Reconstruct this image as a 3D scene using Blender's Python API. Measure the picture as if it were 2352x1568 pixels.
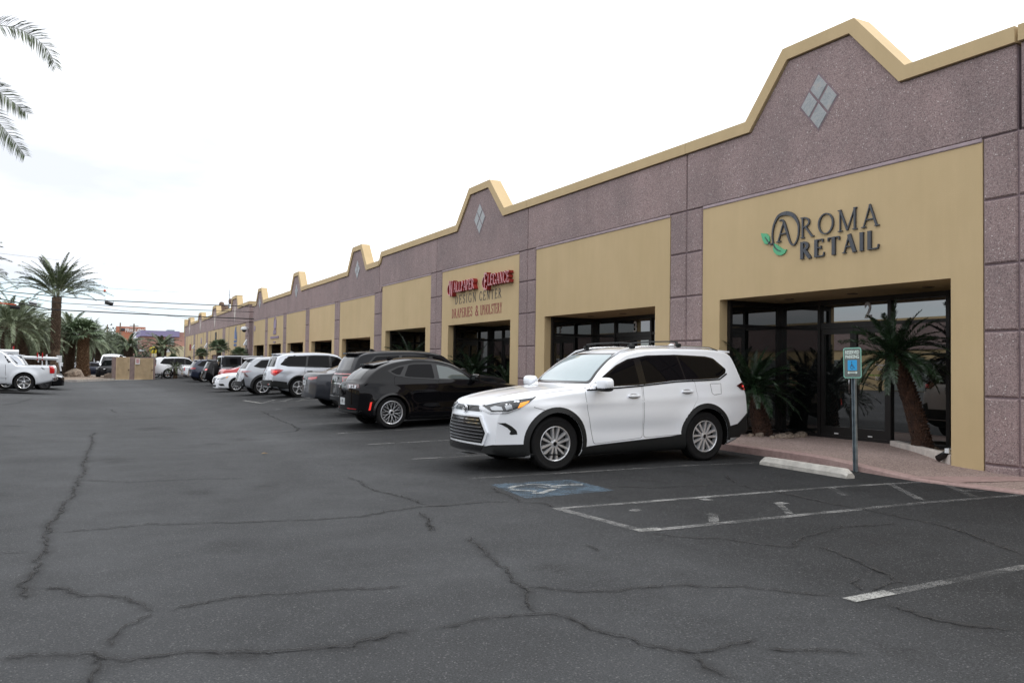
import bpy, bmesh, math, random
import numpy as np
from mathutils import Vector, Matrix
from mathutils.bvhtree import BVHTree
random.seed(7); rng = np.random.default_rng(7)
for o in list(bpy.data.objects): bpy.data.objects.remove(o)
S = bpy.context.scene
COL = S.collection
R_ = math.radians
# ------------------------------------------------------------------ camera
F, CX, CY = 1898.0, 1176.0, 784.0
def _cam(vp=(171, 829), roll=0.0145):
    d1 = np.array([vp[0]-CX, vp[1]-CY, F]); d1 /= np.linalg.norm(d1)
    p2 = np.array([vp[0]+1000-CX, vp[1]+1000*roll-CY, F])
    n = np.cross(d1, p2); n /= np.linalg.norm(n)
    up = n if n[1] < 0 else -n
    xx = np.cross(d1, up); xx /= np.linalg.norm(xx)
    if xx[0] < 0: xx = -xx
    return np.array([xx, d1, up])
RW = _cam(); CAMP = np.array([0, 0, 1.56])
cam = bpy.data.objects.new('camera', bpy.data.cameras.new('camera')); COL.objects.link(cam)
cam.data.sensor_width = 36; cam.data.lens = F/2352*36
cam.data.clip_start = .1; cam.data.clip_end = 3000
M = Matrix([[RW[i][0], -RW[i][1], -RW[i][2], CAMP[i]] for i in range(3)]+[[0, 0, 0, 1]])
cam.matrix_world = M
S.camera = cam
# ------------------------------------------------------------------ world and sun (overcast, brightest behind the building)
W = bpy.data.worlds.new('World'); S.world = W; W.use_nodes = True
SUN_EL, SUN_AZ = 56, 102      # azimuth measured from +Y towards +X
nt = W.node_tree; N = nt.nodes; K_ = nt.links
bg = N['Background']; bg.inputs['Strength'].default_value = 0.1
sky = N.new('ShaderNodeTexSky'); sky.sky_type = 'NISHITA'; sky.sun_disc = False
sky.sun_elevation = R_(SUN_EL); sky.sun_rotation = R_(SUN_AZ); sky.air_density = 1.1; sky.dust_density = 1.2
tc = N.new('ShaderNodeTexCoord'); mp = N.new('ShaderNodeMapping'); mp.inputs['Scale'].default_value = (1.1, 1.1, 4.2)
mp.inputs['Location'].default_value = (3.3, 2.2, 4.0)
sep = N.new('ShaderNodeSeparateXYZ')
nz = N.new('ShaderNodeTexNoise'); nz.inputs['Scale'].default_value = 2.6; nz.inputs['Detail'].default_value = 6; nz.inputs['Roughness'].default_value = .55
K_.new(tc.outputs['Generated'], mp.inputs['Vector']); K_.new(mp.outputs[0], nz.inputs['Vector']); K_.new(tc.outputs['Generated'], sep.inputs[0])
hz = N.new('ShaderNodeMapRange'); hz.inputs['From Min'].default_value = .02; hz.inputs['From Max'].default_value = .26
hz.inputs['To Min'].default_value = .0; hz.inputs['To Max'].default_value = .34
K_.new(sep.outputs['Z'], hz.inputs['Value'])
ad = N.new('ShaderNodeMath'); ad.operation = 'ADD'; K_.new(nz.outputs['Fac'], ad.inputs[0]); K_.new(hz.outputs[0], ad.inputs[1])
cr = N.new('ShaderNodeValToRGB'); cr.color_ramp.elements[0].position = .40; cr.color_ramp.elements[1].position = .60
K_.new(ad.outputs[0], cr.inputs['Fac'])
cl = N.new('ShaderNodeMix'); cl.data_type = 'RGBA'
tone = N.new('ShaderNodeMix'); tone.data_type = 'RGBA'
nz2 = N.new('ShaderNodeTexNoise'); nz2.inputs['Scale'].default_value = 1.7; nz2.inputs['Detail'].default_value = 7
K_.new(mp.outputs[0], nz2.inputs['Vector']); 
tr = N.new('ShaderNodeValToRGB'); tr.color_ramp.elements[0].position = .38; tr.color_ramp.elements[1].position = .70
up = N.new('ShaderNodeMapRange'); up.inputs['From Min'].default_value = .22; up.inputs['From Max'].default_value = .5; up.inputs['To Max'].default_value = .3; K_.new(sep.outputs['Z'], up.inputs['Value'])
ad2 = N.new('ShaderNodeMath'); ad2.operation = 'ADD'; K_.new(nz2.outputs['Fac'], ad2.inputs[0]); K_.new(up.outputs[0], ad2.inputs[1])

east = N.new('ShaderNodeMapRange'); east.inputs['From Min'].default_value = .12; east.inputs['From Max'].default_value = .5; east.inputs['To Max'].default_value = .35; K_.new(sep.outputs['X'], east.inputs['Value'])
ad3 = N.new('ShaderNodeMath'); ad3.operation = 'ADD'; K_.new(ad2.outputs[0], ad3.inputs[0]); K_.new(east.outputs[0], ad3.inputs[1])
K_.new(ad3.outputs[0], tr.inputs['Fac']); K_.new(tr.outputs['Color'], tone.inputs['Factor'])
tone.inputs['A'].default_value = (6.2, 6.5, 7.1, 1); tone.inputs['B'].default_value = (11.4, 11.6, 12.0, 1)
base = N.new('ShaderNodeMix'); base.data_type = 'RGBA'; base.blend_type = 'ADD'; base.inputs['Factor'].default_value = 1
K_.new(sky.outputs[0], base.inputs['A']); base.inputs['B'].default_value = (2.4, 3.0, 3.9, 1)
K_.new(cr.outputs['Color'], cl.inputs['Factor']); K_.new(base.outputs['Result'], cl.inputs['A']); K_.new(tone.outputs['Result'], cl.inputs['B'])

back = N.new('ShaderNodeMapRange'); back.inputs['From Min'].default_value = -.7; back.inputs['From Max'].default_value = .05; back.inputs['To Min'].default_value = .95; back.inputs['To Max'].default_value = 1; K_.new(sep.outputs['Y'], back.inputs['Value'])
dim = N.new('ShaderNodeMix'); dim.data_type = 'RGBA'; dim.blend_type = 'MULTIPLY'; dim.inputs['Factor'].default_value = 1; K_.new(cl.outputs['Result'], dim.inputs['A']); K_.new(back.outputs[0], dim.inputs['B'])
K_.new(dim.outputs['Result'], bg.inputs['Color'])
sun = bpy.data.objects.new('sun', bpy.data.lights.new('sun', 'SUN')); COL.objects.link(sun)
sun.data.energy = 1.1; sun.data.angle = R_(24); sun.data.color = (1, .97, .92)
sd = Vector((math.sin(R_(SUN_AZ))*math.cos(R_(SUN_EL)), math.cos(R_(SUN_AZ))*math.cos(R_(SUN_EL)), math.sin(R_(SUN_EL))))
sun.rotation_euler = (-sd).to_track_quat('-Z', 'Y').to_euler()
S.view_settings.view_transform = 'Standard'; S.view_settings.look = 'None'; S.view_settings.gamma = 1
S.view_settings.exposure = 0.58; S.view_settings.use_curve_mapping = False
S.render.engine = 'CYCLES'
S.cycles.max_bounces = 6; S.cycles.caustics_reflective = False; S.cycles.caustics_refractive = False
S.cycles.use_denoising = True

# ------------------------------------------------------------------ geometry of the site
XW = 11.9                                   # facade plane
def sstep(a, b, x):
    t = min(1.0, max(0.0, (x-a)/(b-a))); return t*t*(3-2*t)
def gz(x, y):                               # height of the asphalt
    k = 2.6*sstep(12, 26, y)*(1-sstep(34, 50, y))+1.0*sstep(34, 50, y)*(1-sstep(75, 110, y))
    return .016*min(max(x-3, 0), 5.5)*(1+k)+.03*min(max(-x, 0), 5)*sstep(8, 30, y)
def ray(px, py): return RW @ np.array([px-CX, py-CY, F])
def onx(px, py, X=XW): r = ray(px, py); return CAMP+r*(X-CAMP[0])/r[0]
def ony(px, py, Y): r = ray(px, py); return CAMP+r*(Y-CAMP[1])/r[1]
def onz(px, py, z): r = ray(px, py); return CAMP+r*(z-CAMP[2])/r[2]
def G(px, py):
    z = 0
    for i in range(50): p = onz(px, py, z); z = .5*z+.5*gz(p[0], p[1])
    return p

# ------------------------------------------------------------------ materials
MATS = {}
def mat(name, col, rough=.6, metal=0, spec=.5, coat=0, emit=None, ior=None, var=0, vscale=8, bump=0, bscale=40, col2=None, trans=0, sheen=0, detail=3, ramp=(.35, .65), dist=.02):
    if name in MATS: return MATS[name]
    m = bpy.data.materials.new(name); m.use_nodes = True; t = m.node_tree; n = t.nodes; l = t.links
    b = n['Principled BSDF']
    b.inputs['Base Color'].default_value = (*col, 1); b.inputs['Roughness'].default_value = rough
    b.inputs['Metallic'].default_value = metal; b.inputs['Specular IOR Level'].default_value = spec
    if coat: b.inputs['Coat Weight'].default_value = coat; b.inputs['Coat Roughness'].default_value = .03
    if ior: b.inputs['IOR'].default_value = ior
    if emit: b.inputs['Emission Color'].default_value = (*emit[:3], 1); b.inputs['Emission Strength'].default_value = emit[3]
    if trans: b.inputs['Transmission Weight'].default_value = trans
    if var or col2:
        c = n.new('ShaderNodeTexCoord'); z = n.new('ShaderNodeTexNoise'); z.inputs['Scale'].default_value = vscale; z.inputs['Detail'].default_value = detail
        l.new(c.outputs['Object'], z.inputs['Vector'])
        r = n.new('ShaderNodeValToRGB'); r.color_ramp.elements[0].position = ramp[0]; r.color_ramp.elements[1].position = ramp[1]
        a = [min(1, v*(1-var)) for v in col]; e = col2 or [min(1, v*(1+var)) for v in col]
        r.color_ramp.elements[0].color = (*a, 1); r.color_ramp.elements[1].color = (*e, 1)
        l.new(z.outputs['Fac'], r.inputs['Fac']); l.new(r.outputs['Color'], b.inputs['Base Color'])
    if bump:
        c = n.new('ShaderNodeTexCoord'); z = n.new('ShaderNodeTexNoise'); z.inputs['Scale'].default_value = bscale; z.inputs['Detail'].default_value = 3
        l.new(c.outputs['Object'], z.inputs['Vector'])
        u = n.new('ShaderNodeBump'); u.inputs['Strength'].default_value = bump; u.inputs['Distance'].default_value = dist
        l.new(z.outputs['Fac'], u.inputs['Height']); l.new(u.outputs['Normal'], b.inputs['Normal'])
    MATS[name] = m; return m

class NT:                                    # small node helper
    def __init__(s, name):
        s.m = bpy.data.materials.new(name); s.m.use_nodes = True; s.t = s.m.node_tree; s.b = s.t.nodes['Principled BSDF']; MATS[name] = s.m
        s.co = s.t.nodes.new('ShaderNodeTexCoord')
    def link(s, a, b): s.t.links.new(a, b)
    def noise(s, sc, det=3, rough=.5, vec=None, dist=0):
        z = s.t.nodes.new('ShaderNodeTexNoise'); z.inputs['Scale'].default_value = sc; z.inputs['Detail'].default_value = det; z.inputs['Roughness'].default_value = rough
        z.inputs['Distortion'].default_value = dist
        s.link(vec or s.co.outputs['Object'], z.inputs['Vector']); return z.outputs['Fac']
    def voro(s, sc, feat='F1', out='Distance', vec=None):
        z = s.t.nodes.new('ShaderNodeTexVoronoi'); z.feature = feat; z.inputs['Scale'].default_value = sc
        s.link(vec or s.co.outputs['Object'], z.inputs['Vector']); return z.outputs[out]
    def mapv(s, scale, loc=(0, 0, 0)):
        z = s.t.nodes.new('ShaderNodeMapping'); z.inputs['Scale'].default_value = scale; z.inputs['Location'].default_value = loc
        s.link(s.co.outputs['Object'], z.inputs['Vector']); return z.outputs[0]
    def ramp(s, fac, stops):
        r = s.t.nodes.new('ShaderNodeValToRGB'); e = r.color_ramp.elements
        while len(e) < len(stops): e.new(.5)
        for i, (p, c) in enumerate(stops):
            e[i].position = p; e[i].color = (*c, 1) if len(c) == 3 else c
        s.link(fac, r.inputs['Fac']); return r.outputs['Color']
    def mix(s, fac, a, b, mode='MIX'):
        x = s.t.nodes.new('ShaderNodeMix'); x.data_type = 'RGBA'; x.blend_type = mode
        for k, v in (('Factor', fac), ('A', a), ('B', b)):
            if hasattr(v, 'links'): s.link(v, x.inputs[k])
            elif k == 'Factor': x.inputs[k].default_value = v
            else: x.inputs[k].default_value = (*v, 1)
        return x.outputs['Result']
    def math(s, op, a, b=0.0):
        x = s.t.nodes.new('ShaderNodeMath'); x.operation = op
        for i, v in enumerate((a, b)):
            if hasattr(v, 'links'): s.link(v, x.inputs[i])
            else: x.inputs[i].default_value = v
        return x.outputs[0]
    def bump(s, h, strength=.5, dist=.01):
        u = s.t.nodes.new('ShaderNodeBump'); u.inputs['Strength'].default_value = strength; u.inputs['Distance'].default_value = dist
        s.link(h, u.inputs['Height']); s.link(u.outputs[0], s.b.inputs['Normal'])

def g3(v): return (v, v, v)
# asphalt
a = NT('asphalt')
spk = a.ramp(a.voro(125, 'F1', 'Color'), [(.0, g3(.0)), (.78, g3(.0)), (.99, g3(1))])
fine = a.ramp(a.noise(80, 4, .8), [(.3, g3(.45)), (.7, g3(1.55))])
big = a.ramp(a.noise(.16, 5, .6, dist=.6), [(.28, g3(.74)), (.50, g3(1.0)), (.74, g3(1.26))])
med = a.ramp(a.noise(1.3, 5, .65), [(.35, g3(.86)), (.65, g3(1.1))])
lane = a.ramp(a.noise(.5, 3, .5, vec=a.mapv((1, .05, 1), (3, 0, 0))), [(.35, g3(.88)), (.65, g3(1.1))])
c0 = a.mix(1.0, (.057, .0595, .063), fine, 'MULTIPLY')
c0 = a.mix(1.0, c0, big, 'MULTIPLY'); c0 = a.mix(1.0, c0, med, 'MULTIPLY'); c0 = a.mix(1.0, c0, lane, 'MULTIPLY')
# building's soft shade over the parking row, painted into the asphalt colour
sx = a.t.nodes.new('ShaderNodeSeparateXYZ'); a.link(a.co.outputs['Object'], sx.inputs[0])
wob = a.math('MULTIPLY', a.noise(.35, 4, .6), 2.6)
row = a.ramp(a.math('MULTIPLY', a.math('ADD', sx.outputs['X'], wob), .1), [(.48, g3(1)), (.70, g3(.50))])
c0 = a.mix(1.0, c0, row, 'MULTIPLY')
spot = a.ramp(a.voro(.55, 'F1', 'Distance'), [(.05, g3(.72)), (.16, g3(1))])
c0 = a.mix(1.0, c0, spot, 'MULTIPLY')
c0 = a.mix(a.math('MULTIPLY', spk, .5), c0, (.28, .28, .28))
a.link(c0, a.b.inputs['Base Color']); a.b.inputs['Roughness'].default_value = .85; a.b.inputs['Specular IOR Level'].default_value = .18
a.bump(a.noise(110, 3, .75), .9, .016)
# crack: dark, ragged; tar stain fades out through alpha attribute
def attr_alpha(t, name, thr=None):
    at = t.t.nodes.new('ShaderNodeAttribute'); at.attribute_name = name; return at.outputs['Fac']
cm = NT('crack_gap'); cm.b.inputs['Base Color'].default_value = (.012, .012, .012, 1); cm.b.inputs['Roughness'].default_value = .95
al = cm.ramp(cm.math('ADD', cm.math('MULTIPLY', cm.noise(14, 4, .7), 1.0), cm.math('MULTIPLY', attr_alpha(cm, 'edge'), .55)), [(.75, g3(0)), (.83, g3(.8))])
cm.link(al, cm.b.inputs['Alpha'])
st = NT('crack_stain'); st.b.inputs['Base Color'].default_value = (.03, .03, .031, 1); st.b.inputs['Roughness'].default_value = .9
al = st.math('MULTIPLY', st.ramp(attr_alpha(st, 'edge'), [(.0, g3(0)), (1, g3(.42))]), st.ramp(st.noise(3.2, 5, .7), [(.36, g3(.1)), (.62, g3(1))]))
st.link(al, st.b.inputs['Alpha'])
# worn paint
def worn(name, col, thr, lo, hi):
    w = NT(name); w.b.inputs['Base Color'].default_value = (*col, 1); w.b.inputs['Roughness'].default_value = .75
    al = w.ramp(w.math('ADD', w.math('MULTIPLY', w.noise(2.2, 5, .7), .7), w.math('MULTIPLY', w.noise(45, 3, .7), .5)), [(thr-.1, g3(lo)), (thr+.1, g3(hi))])
    w.link(al, w.b.inputs['Alpha']); return w.m
worn('line_paint', (.46, .46, .45), .65, .05, .42)
worn('line_paint_faint', (.42, .42, .41), .66, .03, .38)
worn('line_paint_fresh', (.42, .42, .40), .60, .10, .66)
worn('blue_paint', (.10, .17, .24), .62, .08, .50)
# exposed-aggregate concrete of the wall
w = NT('aggregate')
peb = w.voro(70, 'F1', 'Color'); pd = w.voro(70, 'F1', 'Distance')
c = w.ramp(peb, [(0, (.13, .10, .10)), (.45, (.275, .210, .208)), (.75, (.322, .25, .245)), (.90, (.36, .31, .30)), (1, (.80, .76, .74))])
bl = w.ramp(w.noise(.7, 6, .65), [(.3, g3(.84)), (.7, (1.14, 1.10, 1.08))]); sk = w.ramp(w.noise(1.0, 5, .6, vec=w.mapv((2.2, 2.2, .25))), [(.3, g3(.93)), (.7, g3(1.06))])
pit = w.ramp(w.noise(9, 4, .75), [(.28, g3(.55)), (.38, g3(1))])
oi = w.t.nodes.new('ShaderNodeObjectInfo'); c = w.mix(1, c, w.ramp(oi.outputs['Random'], [(0, (.93, .93, .94)), (1, (1.06, 1.04, 1.04))]), 'MULTIPLY'); c = w.mix(1, c, bl, 'MULTIPLY'); c = w.mix(1, c, sk, 'MULTIPLY'); c = w.mix(1, c, pit, 'MULTIPLY')
w.link(c, w.b.inputs['Base Color']); w.b.inputs['Roughness'].default_value = .88
w.bump(pd, .45, .008)
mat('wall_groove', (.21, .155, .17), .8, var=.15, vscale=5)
w = NT('stucco')
c = w.ramp(w.noise(.55, 5, .6), [(.3, (.495, .375, .205)), (.7, (.545, .415, .235))])
drt = w.ramp(w.noise(1.5, 5, .65, vec=w.mapv((1.6, 1.6, .22))), [(.32, g3(.955)), (.62, g3(1.015))])
c = w.mix(1, c, drt, 'MULTIPLY'); w.link(c, w.b.inputs['Base Color']); w.b.inputs['Roughness'].default_value = .85
w.bump(w.noise(55, 4, .7), .25, .01)
w = NT('exposed_walk')
c = w.ramp(w.voro(55, 'F1', 'Color'), [(0, (.14, .10, .09)), (.4, (.26, .19, .17)), (.7, (.33, .25, .22)), (.95, (.42, .34, .30)), (1, (.60, .54, .50))])
c = w.mix(1, c, w.ramp(w.noise(.8, 5, .6), [(.3, g3(.85)), (.7, g3(1.1))]), 'MULTIPLY')
w.link(c, w.b.inputs['Base Color']); w.b.inputs['Roughness'].default_value = .9; w.bump(w.voro(55), .7, .01)
w = NT('pink_kerb')
c = w.ramp(w.noise(1.2, 6, .7), [(.3, (.30, .20, .185)), (.7, (.385, .275, .25))]); c = w.mix(1, c, w.ramp(w.noise(14, 5, .7), [(.3, g3(.8)), (.6, g3(1.05))]), 'MULTIPLY')
w.link(c, w.b.inputs['Base Color']); w.b.inputs['Roughness'].default_value = .85; w.bump(w.noise(60, 4, .7), .3, .01)
mat('concrete', (.50, .48, .44), .88, var=.16, vscale=7, bump=.4, bscale=60, detail=6)
mat('white_concrete', (.55, .50, .46), .88, var=.12, vscale=9, bump=.3, bscale=60, detail=6)
mat('grey_concrete', (.33, .31, .29), .9, var=.15, vscale=4, bump=.3, bscale=60)
mat('block_wall', (.24, .18, .17), .9, var=.12, vscale=3, bump=.3, bscale=30)
w = NT('slate_tile')
c = w.ramp(w.noise(7, 6, .7, dist=1.5), [(.3, (.22, .24, .25)), (.55, (.31, .33, .34)), (.75, (.38, .32, .28))])
w.link(c, w.b.inputs['Base Color']); w.b.inputs['Roughness'].default_value = .35; w.bump(w.noise(14, 5, .7, dist=1), .5, .02)
mat('frame_bronze', (.018, .017, .017), .35, metal=.3)
mat('shop_glass', (.006, .007, .007), .012, spec=.5, ior=2.7)
mat('soffit', (.16, .12, .09), .85, var=.08)
mat('roof_white', (.5, .5, .5), .8)
mat('black_plastic', (.011, .012, .0125), .6, spec=.3, var=.1, vscale=20)
mat('gloss_black', (.006, .006, .007), .12, spec=.5)
mat('seam', (.004, .004, .004), .9, spec=.1)
mat('well', (.006, .006, .006), .95, spec=.05)
mat('car_glass', (.008, .010, .011), .01, ior=1.55)
mat('privacy_glass', (.004, .004, .005), .012, ior=1.24)
mat('clear_glass', (.075, .095, .095), .01, ior=1.75)  # lighter opaque tone stands in for daylight showing through the pane
mat('rubber', (.008, .008, .0085), .8, spec=.3, var=.15, vscale=14)
mat('alloy', (.66, .67, .69), .3, metal=.6)
mat('alloy_dark', (.05, .05, .055), .4, metal=.6)
mat('disc', (.10, .10, .10), .5, metal=.7)
mat('chrome', (.82, .83, .85), .08, metal=1)
mat('satin_chrome', (.55, .56, .58), .25, metal=1)
mat('lamp_dark', (.035, .037, .04), .08, ior=1.6)
mat('lamp_clear', (.38, .40, .42), .08, metal=.5, coat=1)
mat('lamp_led', (.7, .74, .78), .15, coat=1)
mat('amber', (.95, .36, .02), .2, coat=1, emit=(1, .38, .02, .35))
mat('tail_red', (.42, .008, .012), .12, coat=1)
mat('tail_lit', (.6, .02, .02), .15, coat=1, emit=(1, .05, .03, .35))
mat('tail_dark', (.06, .004, .005), .1, coat=1)
mat('plate', (.55, .58, .6), .4, var=.2, vscale=14)
mat('galv', (.25, .30, .33), .45, metal=.7, var=.25, vscale=9)
mat('rock', (.24, .19, .15), .9, var=.35, vscale=6, bump=.6, bscale=12)
mat('soil', (.16, .12, .09), .95, var=.3, vscale=6)
mat('wood_pole', (.16, .11, .08), .9, var=.2)
mat('cable', (.012, .012, .014), .6)
def paint(name, col, metal=0, rough=.35, coat=1, spec=.5):
    m = mat(name, col, rough, metal=metal, coat=coat, spec=spec)
    return m
paint('paint_white', (.87, .90, .945)); paint('paint_black', (.003, .003, .004), 0, .5, .6, 0); paint('paint_charcoal', (.009, .010, .013), 0, .45, .38, .05); paint('paint_pale', (.66, .69, .73), .25, .32)
paint('paint_gunmetal', (.030, .033, .042), .2, .35, .6, .3); paint('paint_silver', (.52, .55, .60), .55, .32); paint('paint_grey', (.36, .38, .41), .6, .32)
paint('paint_navy', (.012, .018, .045), .4, .3); paint('paint_red', (.42, .012, .015), .2, .3); paint('paint_midgrey', (.30, .31, .33), .5, .35)

# ------------------------------------------------------------------ object helpers
def link(o, parent=None):
    COL.objects.link(o)
    if parent is not None: o.parent = parent
    return o
def empty(name, label=None, cat=None, loc=(0, 0, 0), group=None, kind=None, rotz=0):
    o = bpy.data.objects.new(name, None); o.location = loc; o.rotation_euler = (0, 0, rotz); o.empty_display_size = .2
    link(o); return tag(o, label, cat, group, kind)
def tag(o, label=None, cat=None, group=None, kind=None):
    if label: o['label'] = label
    if cat: o['category'] = cat
    if group: o['group'] = group
    if kind: o['kind'] = kind
    return o
class MB:
    def __init__(s): s.v = []; s.f = []; s.mi = []; s.sm = []; s.cur = 0; s.smooth = False
    def add(s, vs, fs):
        b = len(s.v); s.v += [tuple(map(float, p)) for p in vs]
        for f in fs: s.f.append(tuple(b+i for i in f)); s.mi.append(s.cur); s.sm.append(s.smooth)
        return s
    def box(s, x0, y0, z0, x1, y1, z1):
        if x0 > x1: x0, x1 = x1, x0
        if y0 > y1: y0, y1 = y1, y0
        if z0 > z1: z0, z1 = z1, z0
        return s.add([(x0, y0, z0), (x1, y0, z0), (x1, y1, z0), (x0, y1, z0), (x0, y0, z1), (x1, y0, z1), (x1, y1, z1), (x0, y1, z1)],
                     [(0, 3, 2, 1), (4, 5, 6, 7), (0, 1, 5, 4), (1, 2, 6, 5), (2, 3, 7, 6), (3, 0, 4, 7)])
    def prism(s, pts, fn, d0, d1, ch=0):          # pts 2D ccw, fn(a,b,d)->xyz; front at d0 (chamfer ch), back at d1
        n = len(pts); front = pts
        if ch:
            inner = offset_poly(pts, -ch)
            vs = [fn(*p, d0) for p in inner]+[fn(*p, d0+(ch if d1 > d0 else -ch)) for p in pts]+[fn(*p, d1) for p in pts]
            fs = [tuple(range(n)), tuple(range(3*n-1, 2*n-1, -1))]
            for k in (0, n):
                for i in range(n): j = (i+1) % n; fs.append((k+j, k+i, k+n+i, k+n+j))
        else:
            vs = [fn(*p, d0) for p in pts]+[fn(*p, d1) for p in pts]
            fs = [tuple(range(n)), tuple(range(2*n-1, n-1, -1))]
            for i in range(n): j = (i+1) % n; fs.append((j, i, n+i, n+j))
        return s.add(vs, fs)
    def tube(s, pts, r, n=8, cap=True):
        pts = [Vector(p) for p in pts]; m = len(pts); rs = r if isinstance(r, (list, tuple)) else [r]*m
        vs = []; fs = []; prev = None
        for i, p in enumerate(pts):
            t = (pts[min(i+1, m-1)]-pts[max(i-1, 0)]).normalized()
            u = t.orthogonal().normalized() if prev is None else (prev-t*prev.dot(t)).normalized()
            prev = u; w = t.cross(u)
            for k in range(n):
                a = 2*math.pi*k/n; vs.append(p+(u*math.cos(a)+w*math.sin(a))*rs[i])
        for i in range(m-1):
            for k in range(n): j = (k+1) % n; fs.append((i*n+k, i*n+j, (i+1)*n+j, (i+1)*n+k))
        if cap: fs.append(tuple(range(n-1, -1, -1))); fs.append(tuple((m-1)*n+k for k in range(n)))
        return s.add(vs, fs)
    def lathe(s, prof, n=32, axis='y', org=(0, 0, 0)):  # prof [(r, t)]
        vs = []; fs = []; m = len(prof)
        for (r, t) in prof:
            for k in range(n):
                a = 2*math.pi*k/n; c, q = r*math.cos(a), r*math.sin(a)
                vs.append({'y': (org[0]+c, org[1]+t, org[2]+q), 'z': (org[0]+c, org[1]+q, org[2]+t), 'x': (org[0]+t, org[1]+c, org[2]+q)}[axis])
        for i in range(m-1):
            for k in range(n): j = (k+1) % n; fs.append((i*n+k, i*n+j, (i+1)*n+j, (i+1)*n+k))
        return s.add(vs, fs)
    def blob(s, c, r, e=2.0, nu=16, nv=10, rot=None):    # superellipsoid
        vs = []; fs = []
        f = lambda x: math.copysign(abs(x)**(2/e), x)
        for i in range(nv+1):
            a = -math.pi/2+math.pi*i/nv
            for k in range(nu):
                b = 2*math.pi*k/nu
                p = Vector((r[0]*f(math.cos(a))*f(math.cos(b)), r[1]*f(math.cos(a))*f(math.sin(b)), r[2]*f(math.sin(a))))
                if rot: p = rot @ p
                vs.append(p+Vector(c))
        for i in range(nv):
            for k in range(nu): j = (k+1) % nu; fs.append((i*nu+k, i*nu+j, (i+1)*nu+j, (i+1)*nu+k))
        return s.add(vs, fs)
    def build(s, name, mats, parent=None, fix=True, sharp=None):
        me = bpy.data.meshes.new(name); me.from_pydata(s.v, [], s.f)
        for m in (mats if isinstance(mats, (list, tuple)) else [mats]): me.materials.append(MATS[m] if isinstance(m, str) else m)
        me.polygons.foreach_set('material_index', s.mi); me.polygons.foreach_set('use_smooth', s.sm); me.update()
        if fix:
            b = bmesh.new(); b.from_mesh(me); bmesh.ops.recalc_face_normals(b, faces=b.faces); b.to_mesh(me); b.free()
        if sharp: me.set_sharp_from_angle(angle=R_(sharp))
        return link(bpy.data.objects.new(name, me), parent)
def offset_poly(pts, d):                       # ccw polygon, positive grows
    n = len(pts); out = []
    for i in range(n):
        a, b, c = Vector(pts[i-1]), Vector(pts[i]), Vector(pts[(i+1) % n])
        e1 = (b-a).normalized(); e2 = (c-b).normalized()
        n1 = Vector((e1.y, -e1.x)); n2 = Vector((e2.y, -e2.x)); m = (n1+n2)
        if m.length < 1e-6: out.append(tuple(b+n1*d)); continue
        m.normalize(); out.append(tuple(b+m*(d/max(.3, m.dot(n1)))))
    return out
def offset_line(pts, d):                       # open polyline, offset to its right
    out = []; n = len(pts)
    for i in range(n):
        p = Vector(pts[i]); es = []
        if i > 0: es.append((p-Vector(pts[i-1])).normalized())
        if i < n-1: es.append((Vector(pts[i+1])-p).normalized())
        ns = [Vector((e.y, -e.x)) for e in es]; m = sum(ns, Vector((0, 0))).normalized()
        out.append(tuple(p+m*(d/max(.3, m.dot(ns[0])))))
    return out
def copy_tree(o, parent=None):
    c = o.copy(); COL.objects.link(c)
    if parent is not None: c.parent = parent
    for ch in list(o.children): copy_tree(ch, c)
    return c
def text_mesh(txt, size=1.0, ext=.01, sx=1.0, bold=0.0, spacing=1.0):
    cu = bpy.data.curves.new('t', 'FONT'); cu.body = txt; cu.size = size; cu.extrude = ext/2; cu.offset = bold; cu.space_character = spacing
    cu.align_x = 'CENTER'; cu.align_y = 'CENTER'; cu.resolution_u = 3
    o = bpy.data.objects.new('t', cu); COL.objects.link(o)
    me = bpy.data.meshes.new_from_object(o.evaluated_get(bpy.context.evaluated_depsgraph_get()))
    bpy.data.objects.remove(o); vs = [(v.co.x*sx, v.co.y, v.co.z) for v in me.vertices]; fs = [tuple(p.vertices) for p in me.polygons]
    bpy.data.meshes.remove(me); return vs, fs
# ================================================================== GROUND
def axis(segs):
    out = []
    for a, b, st in segs: out += list(np.arange(a, b-1e-6, st))
    return out+[segs[-1][1]]
gx = axis([(-500, -60, 40), (-60, -8, 4), (-8, 14, .5), (14, 60, 6), (60, 500, 40)]); gx = sorted(set(gx+[3.0, 8.5, 0.0]))
gy = axis([(-200, -10, 10), (-10, 4, 2), (4, 115, 1), (115, 300, 15), (300, 1400, 100)])
m = MB(); m.smooth = True
m.add([(x, y, gz(x, y)) for y in gy for x in gx], [(j*len(gx)+i, j*len(gx)+i+1, (j+1)*len(gx)+i+1, (j+1)*len(gx)+i) for j in range(len(gy)-1) for i in range(len(gx)-1)])
tag(m.build('ground', 'asphalt'), 'worn grey asphalt of the car park', kind='structure')

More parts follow.
